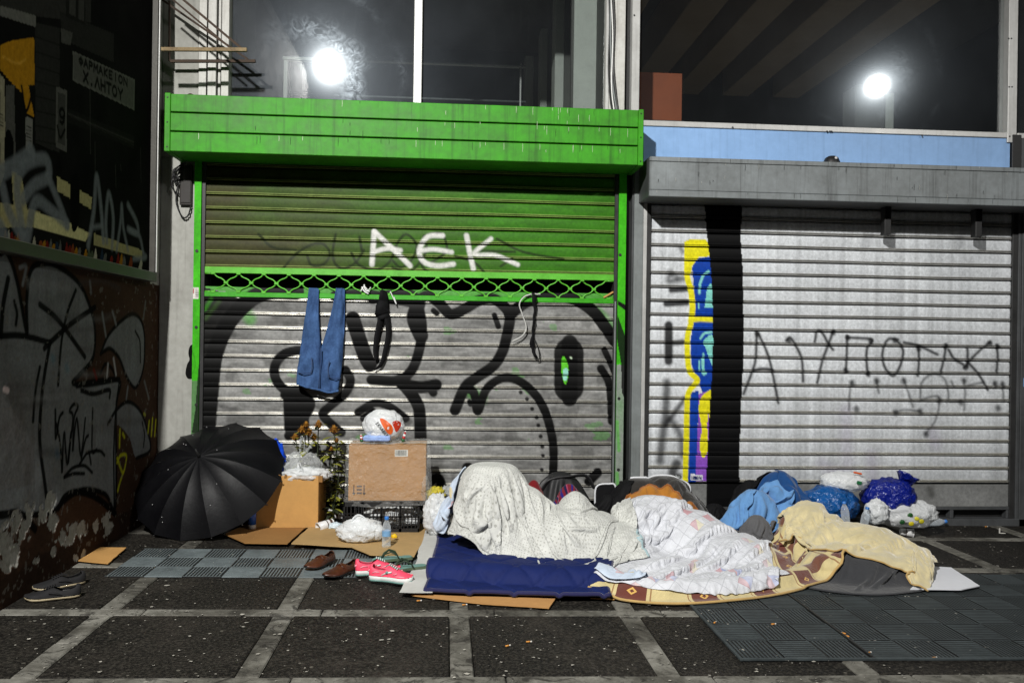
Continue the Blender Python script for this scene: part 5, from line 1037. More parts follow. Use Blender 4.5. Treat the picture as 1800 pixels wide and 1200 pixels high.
W = {'sheet': weave('cream_dotted_cotton', lin(212, 213, 208), pattern=pat_dots, bump=.5, crease=1.6), 'net': weave('white_printed_cotton', lin(216, 218, 224), pattern=pat_net, bump=.3, crease=1.0), 'plaid': weave('cream_maroon_plaid', lin(206, 190, 140), pattern=pat_plaid, sheen=.4),
     'navy': weave('navy_quilt_cloth', lin(20, 34, 88), rough=.75, bump=.2, sheen=0), 'navy_edge': weave('navy_binding', lin(34, 34, 78), rough=.7), 'beige': weave('beige_fleece', lin(212, 198, 154), sheen=.6, bs=220), 'grey': weave('dark_grey_wool', lin(56, 57, 60), sheen=.3, bs=180),
     'brown': weave('black_brown_blanket', lin(46, 43, 40), sheen=.3), 'orange': weave('orange_brown_blanket', lin(176, 116, 42), sheen=.3), 'hem': weave('tan_hem', lin(190, 158, 100)), 'rust': weave('rust_brown_lining', lin(150, 92, 42)), 'denim': weave('denim', lin(78, 112, 160), rough=.9, bs=420), 'navydenim': weave('dark_blue_denim', lin(26, 72, 128)), 'lightblue': weave('light_blue_cotton', lin(104, 152, 205)),
     'midgrey': weave('mid_grey_jersey', lin(92, 92, 94)), 'toys': weave('pale_blue_printed_cotton', lin(205, 218, 236), pattern=pat_toys), 'teal': weave('pale_teal_trim', lin(170, 195, 200)), 'red': weave('red_cloth', lin(116, 20, 26)), 'tartan': weave('red_blue_tartan', lin(120, 30, 60), pattern=pat_tartan), 'purple': weave('purple_cloth', lin(84, 22, 110)), 'black': weave('black_cloth', lin(16, 16, 18), rough=.8, sheen=0), 'white': weave('white_cotton', lin(226, 228, 232))}
# ---------------- navy quilt
q0 = H.copy()
ridge([onG(770, 1020, .0)[:2], onG(850, 1028)[:2], onG(950, 1034)[:2], onG(1050, 1034)[:2]], .095, .11); blurH(2)
XQ, UQ = drape(F([(749, 1044, .015), (800, 1047, .015), (870, 1048, .015), (960, 1052, .015), (1030, 1053, .015), (1060, 1047, .02)]), K([(774, -.80), (850, -.78), (950, -.75), (1085, -.75)]), 120, 84, (.02, .02), 40, 6, .022, 3, .004, bend=.6)
nq = normals(XQ); a_ = (UQ[..., 0] + UQ[..., 1]) / .30; b_ = (UQ[..., 0] - UQ[..., 1]) / .30
dsm = np.minimum(np.abs(a_ - np.round(a_)), np.abs(b_ - np.round(b_))); XQ = XQ + nq * (0.016 * (1 - np.exp(-(dsm / .055) ** 2)) + .006 * fbm(UQ[..., 0] * 9, UQ[..., 1] * 9, 3))[..., None]
qt = thing('quilt', 'navy blue quilted mattress pad under the dotted sheet', 'quilt', onG(900, 1040))
cloth_obj('quilted_cover', XQ, UQ, W['navy'], qt, .026)
for e in (XQ[:, 0], XQ[0, :], XQ[-1, :]):
    bm = B(); tube(bm, [tuple(p) for p in e], .013, 6); obj('edge_binding', bm, W['navy_edge'], qt, True)
# ---------------- forms of the sleepers
bpx(866, 816, -1.02, .29, .30, 0, 6); bpx(925, 856, -1.05, .24, .28, 0, 2.6); bpx(1012, 864, -.98, .17, .28, 0, 2.2); bpx(1055, 900, -1.0, .2, .28, 0, 2.4); bpx(985, 893, -1.1, .46, .33, -.05, 4); bpx(1075, 925, -1.1, .28, .28, 0, 3); bpx(820, 930, -1.3, .12, .12, 0, 2.4)
bpx(1150, 880, -.85, .24, .26, 0, 2.8); bpx(1215, 905, -1.0, .30, .28, -.5, 3); bpx(1280, 945, -1.25, .34, .26, -.6, 3.5); bpx(1160, 985, -1.45, .42, .25, -.1, 4)
bpx(1425, 893, -1.1, .20, .25, 0, 2.5); bpx(1500, 929, -1.38, .36, .34, -.25, 3.6); bpx(1580, 962, -1.55, .24, .34, -.2, 3.6); bpx(1505, 972, -1.74, .30, .24, -.08, 6); bpx(1570, 984, -1.76, .22, .22, -.1, 6); blurH(3)
# ---------------- dark and orange blankets heaped behind the middle sleeper
bpx(1125, 846, -.48, .22, .20, 0, 4); bpx(1168, 842, -.46, .24, .20, 0, 4); bpx(1200, 868, -.52, .18, .2, 0, 3); blurH(2)
XD, UD = drape(K([(1082, -.80), (1120, -.86), (1170, -.86), (1215, -.8), (1250, -.72)]), K([(1080, -.28), (1130, -.22), (1190, -.22), (1250, -.3)]), 56, 46, (.06, .06), 45, 6, .014, 61, .02, bend=.35)
db = thing('blanket', 'dark brown blanket heaped behind the diamond sheet', 'blanket', onY(1160, 900, -.5), group='blankets'); cloth_obj('dark_blanket', XD, UD, W['brown'], db, .02)
bm = B(); tube(bm, [tuple(p + np.array([0, 0, .012])) for p in XD[10:46, 30]], .010, 6); obj('pale_edge', bm, W['white'], db, True)
XO, UO = drape(K([(1086, -1.02), (1120, -1.05), (1180, -1.05), (1240, -.98)]), K([(1084, -.72), (1120, -.67), (1165, -.66), (1205, -.71), (1240, -.80)]), 50, 30, (.08, .08), 40, 6, .010, 63, .02, bend=.3)
ob = thing('blanket', 'orange brown blanket edge showing between the dark blanket and the diamond sheet', 'blanket', onY(1150, 900, -.7), group='blankets'); cloth_obj('orange_blanket', XO, UO, W['orange'], ob, .014)
bm = B(); tube(bm, [tuple(p) for p in XO[:, -1]], .011, 6); obj('rolled_edge', bm, W['rust'], ob, True)
# ---------------- grey blanket over the right sleeper
XG, UG = drape(F([(1425, 1030, .02), (1455, 1042, .01), (1500, 1046, .01), (1550, 1046, .01), (1598, 1040, .01), (1618, 1022, .02)]), K([(1400, -1.15), (1450, -1.0), (1520, -1.05), (1580, -1.15), (1622, -1.35)]), 84, 60, (.16, .06), 60, 6, .012, 31, .03, bend=.2)
gb_ = thing('blanket', 'dark grey wool blanket bulging out under the beige blanket', 'blanket', onG(1530, 1045), group='blankets'); cloth_obj('grey_blanket', XG, UG, W['grey'], gb_, .012)
# ---------------- plaid blanket
ridge([onG(1075, 1040)[:2], onG(1120, 1052)[:2], onG(1200, 1050)[:2], onG(1300, 1043)[:2], onG(1400, 1025)[:2], onG(1465, 1002)[:2]], .085, .075); blurH(1)
XP, UPV = drape(FH([(1062, 1030), (1082, 1050), (1114, 1063), (1180, 1061), (1260, 1056), (1340, 1046), (1410, 1032), (1450, 1008), (1482, 968)]), K([(1098, -1.0), (1150, -.9), (1230, -.85), (1300, -.85), (1345, -.84), (1368, -.86), (1390, -.9), (1430, -1.1)]), 104, 70, (.05, .08), 60, 6, .010, 5, .02)
pb_ = thing('blanket', 'cream and maroon patterned blanket with its folded edge along the pavement', 'blanket', onG(1250, 1055), group='blankets')
cloth_obj('patterned_blanket', XP, UPV, W['plaid'], pb_, .014)
bm = B(); tube(bm, [tuple(p + np.array([0, -.004, .004])) for p in XP[:, 0]], .009, 6); obj('hem', bm, W['hem'], pb_, True)
# ---------------- white printed sheet
XN, UN = drape(FH([(1058, 1000, .09), (1080, 1020, .08), (1125, 1032, .08), (1200, 1038, .08), (1270, 1040, .08), (1330, 1034, .08), (1362, 1016, .09), (1378, 1003, .1)]), K([(1098, -.84), (1130, -.76), (1180, -.76), (1228, -.80), (1268, -.86), (1300, -.94), (1325, -1.05), (1350, -1.2)]), 132, 112, (.05, .07), 80, 8, .005, 8, .02, bend=.10)
sn = thing('sheet', 'white printed sheet with small coloured diamonds over the middle sleeper', 'sheet', onG(1220, 1035), group='bed sheets'); cloth_obj('printed_sheet', XN, UN, W['net'], sn, .004)
# ---------------- dotted sheet
XS_, US_ = drape(FH([(797, 938, .1), (812, 960, .08), (850, 977, .1), (900, 988, .11), (960, 996, .11), (1030, 997, .11), (1085, 991, .10), (1128, 972, .10)]), K([(824, -.70), (870, -.66), (940, -.66), (1000, -.66), (1050, -.68), (1108, -.78)]), 140, 112, (.05, .09), 85, 8, .005, 11, .02, bend=.07)
sd_ = thing('sheet', 'cream sheet with small grey dots over the left sleeper with raised knees', 'sheet', onG(960, 1000), group='bed sheets'); cloth_obj('dotted_sheet', XS_, US_, W['sheet'], sd_, .004)
bm = B(); tube(bm, [tuple(p) for p in XS_[-1, :52]], .012, 6, flat=.5); obj('teal_trim', bm, W['teal'], sd_, True)
# ---------------- small printed cloth lying between the two
XT, UT = drape(F([(1034, 990, .10), (1048, 1010, .08), (1070, 1024, .08), (1105, 1030, .09), (1122, 1020, .11), (1134, 1000, .13)]), F([(1060, 985, .12), (1085, 978, .15), (1110, 975, .17), (1130, 968, .2)]), 44, 26, (.16, .16), 50, 6, .008, 21, .02, bend=.1)
tt = thing('crumpled_cloth', 'pale blue printed cloth crumpled between the dotted and the diamond sheet', 'cloth', onG(1090, 1030)); cloth_obj('printed_cloth', XT, UT, W['toys'], tt, .004)
# ---------------- grey and beige blankets over the right sleeper
XE, UE = drape(FH([(1388, 957, .24), (1430, 962, .24), (1475, 966, .22), (1520, 978, .20), (1560, 990, .19), (1592, 1002, .17), (1606, 1034, .03), (1638, 1042, .01)]), K([(1368, -.98), (1415, -.93), (1465, -.95), (1530, -1.05), (1575, -1.15), (1612, -1.3), (1632, -1.45), (1645, -1.62)]), 112, 70, (.015, .06), 45, 7, .007, 41, .02, bend=.2, fr=.97)
be = thing('blanket', 'beige fleece blanket thrown over the right sleeper', 'blanket', onG(1500, 1000), group='blankets'); cloth_obj('beige_blanket', XE, UE, W['beige'], be, .007)
bm = B(); tube(bm, [tuple(p) for p in XE[:, 0]], .006, 6); obj('hem', bm, W['hem'], be, True)
# =================================================================== THINGS
def g3(px, py, h=0.0): return Vector(onG(px, py, h))
def lump(bm, c, r, seed=0, amp=.25, freq=3.0, ridged=0.0, sub=4, flat=.15, rot=0.0, pinch=None):
    """a crumpled soft body: ellipsoid with folds, flattened where it rests"""
    tmp = bmesh.new(); bmesh.ops.create_icosphere(tmp, subdivisions=sub, radius=1.0)
    off = Vector((seed * 3.7, seed * 1.3, seed * 7.1)); vm = {}; Rz = Matrix.Rotation(rot, 3, 'Z')
    for v in tmp.verts:
        d = v.co.normalized()
        n = mnoise.fractal(d * freq + off, 1.0, 2.0, 4)
        rd = (1 - abs(mnoise.noise(Vector((d.x * 1.5, d.y * 1.5, d.z * .7)) * freq * 1.1 + off * 2))) ** 2.2 if ridged else 0
        vv_ = mnoise.voronoi(d * freq * .9 + off)[0] if ridged else (0, 1); rd2 = max(0, 1 - (vv_[1] - vv_[0]) * 3.2) if ridged else 0
        k = 1 + amp * .8 * n + ridged * .55 * (rd - .5) + ridged * .38 * (rd2 - .3)
        p = Vector((d.x * r[0] * k, d.y * r[1] * k, d.z * r[2] * k))
        if p.z < -r[2] * (1 - flat): p.z = -r[2] * (1 - flat)
        vm[v] = bm.verts.new(Rz @ p + Vector(c))
    for f in tmp.faces: bm.faces.new([vm[v] for v in f.verts])
    tmp.free()
def rest(px, py, r, flat=.15, dy=0.0):
    """centre of a lump of radii r whose foot touches the ground at this pixel"""
    p = g3(px, py); return (p.x, p.y + r[1] * .6 + dy, p.z + r[2] * (1 - flat))
card = lambda n, c: worn(n, c, tuple(x * .6 for x in c), 4, .5, .85, bump=.2)
M['card'] = card('brown_cardboard', lin(186, 138, 82)); M['card2'] = card('tan_cardboard', lin(196, 148, 84)); M['card3'] = card('flattened_cardboard', lin(178, 146, 96)); M['card_d'] = card('damp_cardboard', lin(150, 108, 56)); M['paper'] = worn('grey_paper', lin(196, 196, 192), lin(150, 150, 146), 4, .5, .85)
M['bagw'] = film('white_carrier_bag', (.90, .92, .93), .58, .3, .5, 30, .3); M['bagc'] = film('clear_bag', (.88, .9, .9), .22, .16, .8, 26, .45); M['wrap'] = film('clear_wrap', (.9, .9, .88), .10, .14, .9, 30, .30)
M['bagb'] = plastic('blue_bag_plastic', lin(18, 82, 148), .3, .5, 0, .9, 34); M['bagn'] = plastic('deep_blue_bag_plastic', lin(10, 28, 124), .3, .5, 0, .9, 34); M['pet'] = film('clear_bottle', (.9, .94, .97), .16, .06, .15, 40, .55); M['cap'] = plastic('blue_cap', lin(50, 120, 200)); M['label'] = plastic('bottle_label', lin(120, 165, 205))
M['blk'] = plastic('black_crate_plastic', (.014, .014, .015), .45); M['white_p'] = plastic('white_plastic', lin(225, 225, 225), .4); M['cupbrown'] = plastic('brown_cup_ring', lin(80, 60, 50), .5)
def sheet(name, pts, mat, parent, th=.005, h=.0, curl=.0, seed=0, sm=False):
    """a flat piece of board lying on the ground, its outline given in pixels, slightly warped and ragged"""
    P = [onG(a, b, h)[:2] for a, b in pts]; bm = B(); n = []
    rr = random.Random(seed)
    dense = []
    for a, b in zip(P, P[1:] + P[:1]):
        L = np.hypot(*(b - a)); m = max(2, int(L / .06))
        for k in range(m): q = a + (b - a) * k / m; dense.append(q + (np.array([rr.uniform(-1, 1), rr.uniform(-1, 1)]) * .003 if k else 0))
    vs = [bm.verts.new((q[0], q[1], gz(q[0]) + h + .0 + curl * (.5 + .5 * math.sin(q[0] * 7 + seed)))) for q in dense]
    f = bm.faces.new(vs); bmesh.ops.triangulate(bm, faces=[f])
    bmesh.ops.solidify(bm, geom=bm.faces[:], thickness=th)
    return obj(name, bm, mat, parent)
# ---- boards and papers on the ground
def board(label, pts, mat, h, th=.006, curl=.004, seed=0, cat='cardboard', name='cardboard_sheet', group='flattened cardboard'):
    c = g3(*pts[0]); o = sheet(name, pts, mat, None, th, h, curl, seed); tag(o, label, cat, group); return o
board('small square of tan cardboard by the foot of the dark side wall', [(133, 986), (160, 963), (222, 963), (190, 991)], M['card2'], .012, seed=1)
board('brown cardboard sheet under the umbrella edge and the open box', [(395, 940), (440, 918), (560, 920), (535, 930), (505, 957), (430, 955)], M['card_d'], .02, seed=2)
board('tan cardboard sheet under the white bag and the bottle', [(512, 957), (545, 926), (620, 918), (750, 922), (742, 955), (728, 980), (650, 976), (618, 962)], M['card3'], .028, seed=3)
board('long strip of cardboard sticking out under the navy quilt', [(722, 1047), (770, 1030), (985, 1040), (965, 1070), (850, 1062)], M['card'], .008, .007, .002, seed=4)
board('scrap of cardboard between the quilt and the patterned blanket', [(1038, 1052), (1050, 1040), (1090, 1042), (1080, 1054)], M['card2'], .008, seed=5)
board('grey white paper sheet left of the navy quilt', [(702, 1041), (733, 985), (740, 935), (790, 915), (800, 960), (760, 1042)], M['paper'], .034, .003, .012, seed=6, cat='paper', name='paper_sheet', group='paper sheets')
board('smooth white board sticking out under the beige blanket', [(1600, 1036), (1640, 996), (1672, 998), (1722, 1030), (1690, 1037)], worn('white_board', lin(222, 224, 230), lin(190, 192, 198), 3, .3, .6), .022, .006, .0, seed=7, cat='board', name='white_board', group='paper sheets')

# ---- umbrella
def umbrella():
    base = g3(318, 955); t = thing('umbrella', 'large open black umbrella lying on its rim beside the side wall', 'umbrella', base)
    Rr, S_ = .59, .26; phi = math.radians(48); az = math.radians(-102)
    a = Vector((math.cos(az) * math.cos(phi), math.sin(az) * math.cos(phi), math.sin(phi)))
    side = a.cross(Vector((0, 0, 1))).normalized(); upv = side.cross(a).normalized()
    if upv.z < 0: upv = -upv
    low = g3(312, 952); cen = low + upv * Rr * 1.0 + Vector((.01, .03, .0))
    MM = Matrix((side, upv, a)).transposed()
    def P(r, ang, z): return cen + MM @ Vector((r * math.cos(ang), r * math.sin(ang), z))
    n = 16; cloth = umb_mat; rib_m = M['dark']
    def prof(r): return S_ * (1 - (r / Rr) ** 2.25) 
    for k in range(n):
        a0, a1 = 2 * PI * k / n, 2 * PI * (k + 1) / n; bm = B(); nr, na = 9, 6; vv = []
        for i in range(nr):
            row = []
            for j in range(na + 1):
                t_ = j / na; w_ = 4 * t_ * (1 - t_); ang = a0 + (a1 - a0) * t_; r = .012 + (Rr - .012) * i / (nr - 1)
                rr = r * math.cos(PI / n) / math.cos((t_ - .5) * 2 * PI / n) * (1 - .014 * w_ * (i / (nr - 1)) ** 3)
                row.append(bm.verts.new(P(rr, ang, prof(r) - .016 * w_ * (r / Rr) * (1.2 - .4 * r / Rr) + .004 * mnoise.noise(Vector((rr * 9, ang * 3, k))))))
            vv.append(row)
        for i in range(nr - 1):
            for j in range(na): bm.faces.new((vv[i][j], vv[i][j + 1], vv[i + 1][j + 1], vv[i + 1][j]))
        o = obj('canopy_panel', bm, cloth, t, True)
        bm = B(); tube(bm, [P(r, a0, prof(r) - .007) for r in np.linspace(.012, Rr + .006, 9)], .003, 5); ribo = obj('rib', bm, rib_m, t, True)
        bm = B(); tube(bm, [P(Rr + .002, a0, -.004), P(Rr + .009, a0, -.008)], .005, 6); obj('rib_tip', bm, rib_m, ribo, True)
    bm = B(); tube(bm, [P(0, 0, S_ - .01), P(0, 0, S_ + .02), P(0, 0, S_ + .085)], [.017, .012, .006], 10); obj('ferrule', bm, M['dark'], t, True)
    bm = B(); tube(bm, [P(0, 0, S_), P(0, 0, -.42)], .007, 8); obj('shaft', bm, M['guide'], t, True)
    bm = B(); tube(bm, [P(0, 0, -.36), P(0, 0, -.45), P(.02, 0, -.49), P(.06, 0, -.50), P(.085, 0, -.46)], .013, 8); obj('handle', bm, M['blk'], t, True)
    rr = random.Random(4); spk = worn('dried_speck', lin(190, 190, 190), lin(150, 150, 150), 20, .3, .7)
    for k in range(14):
        r = Rr * math.sqrt(rr.random()) * .9; an = rr.uniform(0, 2 * PI); bm = B(); bmesh.ops.create_icosphere(bm, subdivisions=1, radius=.0035)
        p = P(r, an, prof(r) + .000)
        for v in bm.verts: v.co = v.co + p
        obj('dirt_speck', bm, spk, t)
umb_mat = worn('black_umbrella_nylon', lin(9, 9, 12), lin(4, 4, 6), 5, .6, .5, bump=.35, bscale=30, spec=.2)
umbrella()
# ---- spray can half hidden by the umbrella
def can(px, py, label):
    p = g3(px, py, .026); t = thing('drink_can', label, 'can', p); T = Matrix.Translation(p)
    bm = B(); lathe(bm, [(.026, 0), (.031, .006), (.031, .035)], 16, T); obj('base_rim', bm, M['alu'], t, True)
    bm = B(); lathe(bm, [(.0305, .0352), (.0305, .125), (.026, .138), (.012, .145), (.012, .16)], 16, T); obj('body', bm, plastic('blue_can', lin(40, 90, 180), .25), t, True)
can(443, 929, 'blue and silver can standing at the right edge of the umbrella')
# ---- boxes
def crate_pt(px, py, h=0): return g3(px, py, h)
def carton(label, x0, x1, yf, yb, z0, z1, mat, rz=0.0, opened=False, flaps=True):
    t = thing('cardboard_box', label, 'box', ((x0 + x1) / 2, (yf + yb) / 2, z0), group='cardboard boxes'); th = .006; piv = ((x0 + x1) / 2, yf, z0)
    R = Euler((0, 0, rz)).to_matrix()
    def pn(n, lo, hi, m=mat, b=.003): bm = B(); box(bm, lo, hi, b, rot=R, piv=piv); return obj(n, bm, m, t)
    pn('front_panel', (x0, yf, z0), (x1, yf + th, z1)); pn('back_panel', (x0, yb - th, z0), (x1, yb, z1)); pn('side_panel', (x0, yf + th + .001, z0), (x0 + th, yb - th - .001, z1)); pn('side_panel', (x1 - th, yf + th + .001, z0), (x1, yb - th - .001, z1)); pn('bottom_panel', (x0 + th, yf + th, z0 + .001), (x1 - th, yb - th, z0 + .006))
    if not opened:
        ym = (yf + yb) / 2; pn('flap', (x0, yf, z1 + .001), (x1, ym - .003, z1 + .006)); pn('flap', (x0, ym + .003, z1 + .001), (x1, yb, z1 + .006)); pn('tape', (x0 - .001, ym - .025, z1 + .0065), (x1 + .001, ym + .025, z1 + .0085), M['tape'], 0)
    return t, R, piv
M['tape'] = film('parcel_tape', (.8, .7, .5), .45, .25, .1)
bA = onG(455, 924, .03); bB = onG(566, 927, .03); zt = float(onY(560, 836, bB[1])[2])
boxA, RA, pvA = carton('open tan cardboard box stuffed with plastic bags beside the umbrella', bA[0] - .05, bB[0] - .03, bB[1], bB[1] + .34, bB[2], zt, M['card2'], -.04, True)
bm = B(); box(bm, (bB[0] - .03, bB[1] - .001, zt - .05), (bB[0] + .0, bB[1] + .34, zt), .002, rot=Euler((0, 0, -.04)).to_matrix(), piv=pvA); obj('torn_flap', bm, M['card_d'], boxA)
for k, (a, b, c) in enumerate(((.02, .03, .03), (.12, .05, .04), (.2, .02, .025))): bm = B(); box(bm, (bA[0] + a, bB[1] - .004, zt - c), (bA[0] + a + b, bB[1] - .001, zt + .012), .001, rot=(.25, .1 * k, 0)); obj('torn_edge', bm, M['card_d'], boxA)
# bags in it
def bag(label, c, r, mat, seed, amp=.22, ridged=.22, freq=2.6, handles=(), flat=.2, name='plastic_bag', rot=0, group='plastic bags', sub=4):
    t = thing(name, label, 'bag', (c[0], c[1], c[2] - r[2] * (1 - flat)), group=group); bm = B(); lump(bm, c, r, seed, amp, freq, ridged, sub, flat, rot); obj('bag_body', bm, mat, t, True)
    for pts in handles: bm = B(); tube(bm, [tuple(p) for p in catmull(pts, 6)], .011, 6, flat=.35); obj('handle', bm, mat, t, True)
    return t
yb_ = bB[1] + .17
qa = onY(533, 815, yb_); bag('grey see-through bag with upright handles in the open box', qa + np.array([0, .02, -.03]), (.15, .13, .12), M['bagc'], 3, .2, .3, handles=[[onY(528, 795, yb_), onY(528, 780, yb_), onY(531, 766, yb_), onY(535, 780, yb_), onY(534, 797, yb_)], [onY(538, 795, yb_), onY(546, 783, yb_), onY(550, 776, yb_), onY(546, 788, yb_)]])
qa = onY(538, 834, bB[1] + .08); bag('white bag rim folded over the front of the open box', qa, (.19, .10, .055), M['bagw'], 5, .2, .35, handles=[[onY(528, 828, bB[1]), onY(524, 818, bB[1]), onY(527, 814, bB[1]), onY(533, 830, bB[1])]])
# crate and the wrapped box on it
cA = onG(603, 936, .028); cB = onG(737, 933, .028); cy0 = cA[1]; cz = cA[2]; ch = float(onY(670, 882, cy0)[2]) - cz
crt = thing('plastic_crate', 'black lattice plastic crate under the wrapped cardboard box', 'crate', ((cA[0] + cB[0]) / 2, cy0 + .2, cz))
cx0_, cx1_ = cA[0], cB[0]; cd_ = .40
def lattice(x0, x1, along, pos, name):
    bm = B(); L = x1 - x0
    def bx(u0, u1, z0, z1, d=.012):
        if along == 'x': box(bm, (u0, pos, z0), (u1, pos + d, z1))
        else: box(bm, (pos, u0, z0), (pos + d, u1, z1))
    bx(x0, x1, cz, cz + .03); bx(x0, x1, cz + ch - .035, cz + ch, .016); bx(x0, x1, cz + ch * .48, cz + ch * .48 + .014)
    n = int(L / .028)
    for k in range(n + 1): u = x0 + L * k / n; bx(u - .003, u + .003, cz + .03, cz + ch - .035, .008)
    for k in range(5): u = x0 + L * k / 4; bx(max(x0, u - .010), min(x1, u + .010), cz, cz + ch, .014)
    for k in range(3): bx(x0, x1, cz + .055 + k * .045, cz + .059 + k * .045, .007)
    obj(name, bm, M['blk'], crt)
lattice(cx0_, cx1_, 'x', cy0, 'front_lattice'); lattice(cx0_, cx1_, 'x', cy0 + cd_, 'back_lattice'); lattice(cy0 + .016, cy0 + cd_, 'y', cx0_, 'side_lattice'); lattice(cy0 + .016, cy0 + cd_, 'y', cx1_ - .014, 'side_lattice')
mbox('floor', (cx0_ + .015, cy0 + .018, cz + .002), (cx1_ - .015, cy0 + cd_ - .002, cz + .012), M['blk'], crt, 0)
bag('crumpled clear and white plastic inside the black crate', ((cx0_ + cx1_) / 2 + .08, cy0 + .2, cz + .11), (.2, .14, .11), M['bagw'], 9, .3, .4, flat=.1)
wz0 = cz + ch + .004; wyf = cy0 + .03
wA = onY(612, 876, wyf); wB = onY(748, 880, wyf); wz1 = float(onY(690, 783, wyf)[2])
boxW, RW, pvW = carton('brown cardboard box wrapped in clear plastic with white barcode label', wA[0], wB[0], wyf, wyf + .30, wz0, wz1, M['card'], .0)
lx0, lx1 = float(onY(694, 795, wyf)[0]), float(onY(717, 795, wyf)[0]); lz0, lz1 = float(onY(705, 802, wyf)[2]), float(onY(705, 790, wyf)[2])
mbox('label', (lx0, wyf - .0012, lz0), (lx1, wyf - .0002, lz1), worn('white_label', lin(220, 220, 216), lin(190, 190, 186), 5, .3, .7), boxW, 0)
rr = random.Random(2); x = lx0 + .006
while x < lx1 - .01:
    w_ = rr.choice([.002, .003, .0045]); mbox('barcode_bar', (x, wyf - .002, lz0 + .008), (x + w_, wyf - .0014, lz1 - .004), M['dark'], boxW, 0); x += w_ + rr.choice([.0025, .004])
for px in (622, 640):                                        # printed arrows
    a = onY(px, 852, wyf); b = onY(px, 869, wyf); mbox('printed_arrow', (a[0] - .004, wyf - .0012, b[2]), (a[0] + .004, wyf - .0003, a[2]), M['cupbrown'], boxW, 0)
    bm = B(); prism(bm, [(b[0] - .014, wyf - .0012, b[2] + .016), (b[0] + .014, wyf - .0012, b[2] + .016), (b[0], wyf - .0012, b[2] - .004)], (0, .0009, 0)); obj('printed_arrow', bm, M['cupbrown'], boxW)
for k in range(3): a = onY(627, 854 + k * 6, wyf); b = onY(636, 854 + k * 6, wyf); mbox('printed_line', (a[0], wyf - .0012, a[2] - .008), (b[0], wyf - .0003, a[2] + .006), M['cupbrown'], boxW, 0)
# wrap: a loose shell round the box and hanging below it
wr = thing('plastic_wrap', 'loose clear plastic wrapping around the cardboard box on the crate', 'wrapping', (wA[0], wyf, wz0))
bm = B(); nx, nzz = 40, 26; x0, x1 = wA[0] - .015, wB[0] + .03; vv = []
for i in range(nx + 1):
    row = []
    for j in range(nzz + 1):
        u = i / nx; v = j / nzz; x = x0 + (x1 - x0) * u; zlow = wz0 - .03 - .05 * max(0, math.sin(u * 5.5)) * u; z = zlow + (wz1 + .012 - zlow) * v
        nn = mnoise.fractal(Vector((x * 6, 0, z * 6)), 1, 2, 4); ed = abs(u - .5) ** 4 * 16
        row.append(bm.verts.new((x + .02 * (1 - v) * ed * (1 if u > .5 else -1) + .012 * nn * ed, wyf - .016 - .014 * nn - .02 * (1 - v) ** 2 + .01 * ed, z + .008 * nn)))
    vv.append(row)
for i in range(nx):
    for j in range(nzz): bm.faces.new((vv[i][j], vv[i + 1][j], vv[i + 1][j + 1], vv[i][j + 1]))
obj('front_film', bm, M['wrap'], wr, True)
bm = B(); vv = []
for i in range(nx + 1):
    row = []
    for j in range(9):
        u = i / nx; v = j / 8; x = x0 + (x1 - x0) * u; nn = mnoise.fractal(Vector((x * 7, v * 3, 5)), 1, 2, 4); row.append(bm.verts.new((x, wyf - .016 + .33 * v, wz1 + .014 + .012 * abs(nn) + .012 * math.sin(v * PI))))
    vv.append(row)
for i in range(nx):
    for j in range(8): bm.faces.new((vv[i][j], vv[i + 1][j], vv[i + 1][j + 1], vv[i][j + 1]))
obj('top_film', bm, M['wrap'], wr, True)
q = onY(745, 858, wyf - .02); bm = B(); lump(bm, (q[0] + .01, wyf + .02, q[2] - .01), (.03, .05, .10), 4, .3, 3, .4, 3, .0); obj('loose_corner', bm, M['wrap'], wr, True)
# on top of the wrapped box: shopping bag, tissues, two small ornaments
tz = wz1 + .03
qb = onY(674, 745, wyf + .12)
sb = bag('white shopping bag with orange pepper print and black lettering on the wrapped box', (qb[0], wyf + .12, tz + .118), (.158, .12, .125), M['bagw'], 12, .10, .12, 2.2, flat=.12)
def decal_on(t, name, pts, Yf, mat, d=.004):
    bm = B(); prism(bm, [tuple(onY(a, b, Yf)) for a, b in pts], (0, d, 0)); return obj(name, bm, mat, t)
orange = plastic('orange_print', lin(225, 96, 30), .4); redp = plastic('red_print', lin(190, 50, 24), .4)
# printed peppers wrap onto the bulge: many small facets pushed onto the bag
from mathutils.bvhtree import BVHTree
_bm = sb.children[0].data; _bv = BVHTree.FromPolygons([v.co.copy() for v in _bm.vertices], [tuple(f.vertices) for f in _bm.polygons])
def bulge(px, py):
    d = Vector(ray(px, py)).normalized(); h = _bv.ray_cast(Vector(C), d)
    return (h[0] - d * .004) if h[0] is not None else Vector(onY(px, py, wyf + .08))
def patch(t, name, outline, mat, cen):
    P = catmull(outline, 5, True); bm = B(); c = bm.verts.new(bulge(*cen)); ring1 = [bm.verts.new(bulge(cen[0] + (a - cen[0]) * .55, cen[1] + (b - cen[1]) * .55)) for a, b in P]; ring2 = [bm.verts.new(bulge(a, b)) for a, b in P]; n = len(P)
    for i in range(n): j = (i + 1) % n; bm.faces.new((c, ring1[i], ring1[j])); bm.faces.new((ring1[i], ring2[i], ring2[j], ring1[j]))
    obj(name, bm, mat, t, True)
patch(sb, 'printed_pepper', [(668, 738), (672, 735), (682, 741), (690, 750), (690, 760), (684, 763), (676, 754)], orange, (680, 749)); patch(sb, 'printed_pepper', [(690, 742), (698, 739), (705, 743), (703, 752), (697, 759), (693, 753)], redp, (698, 748))
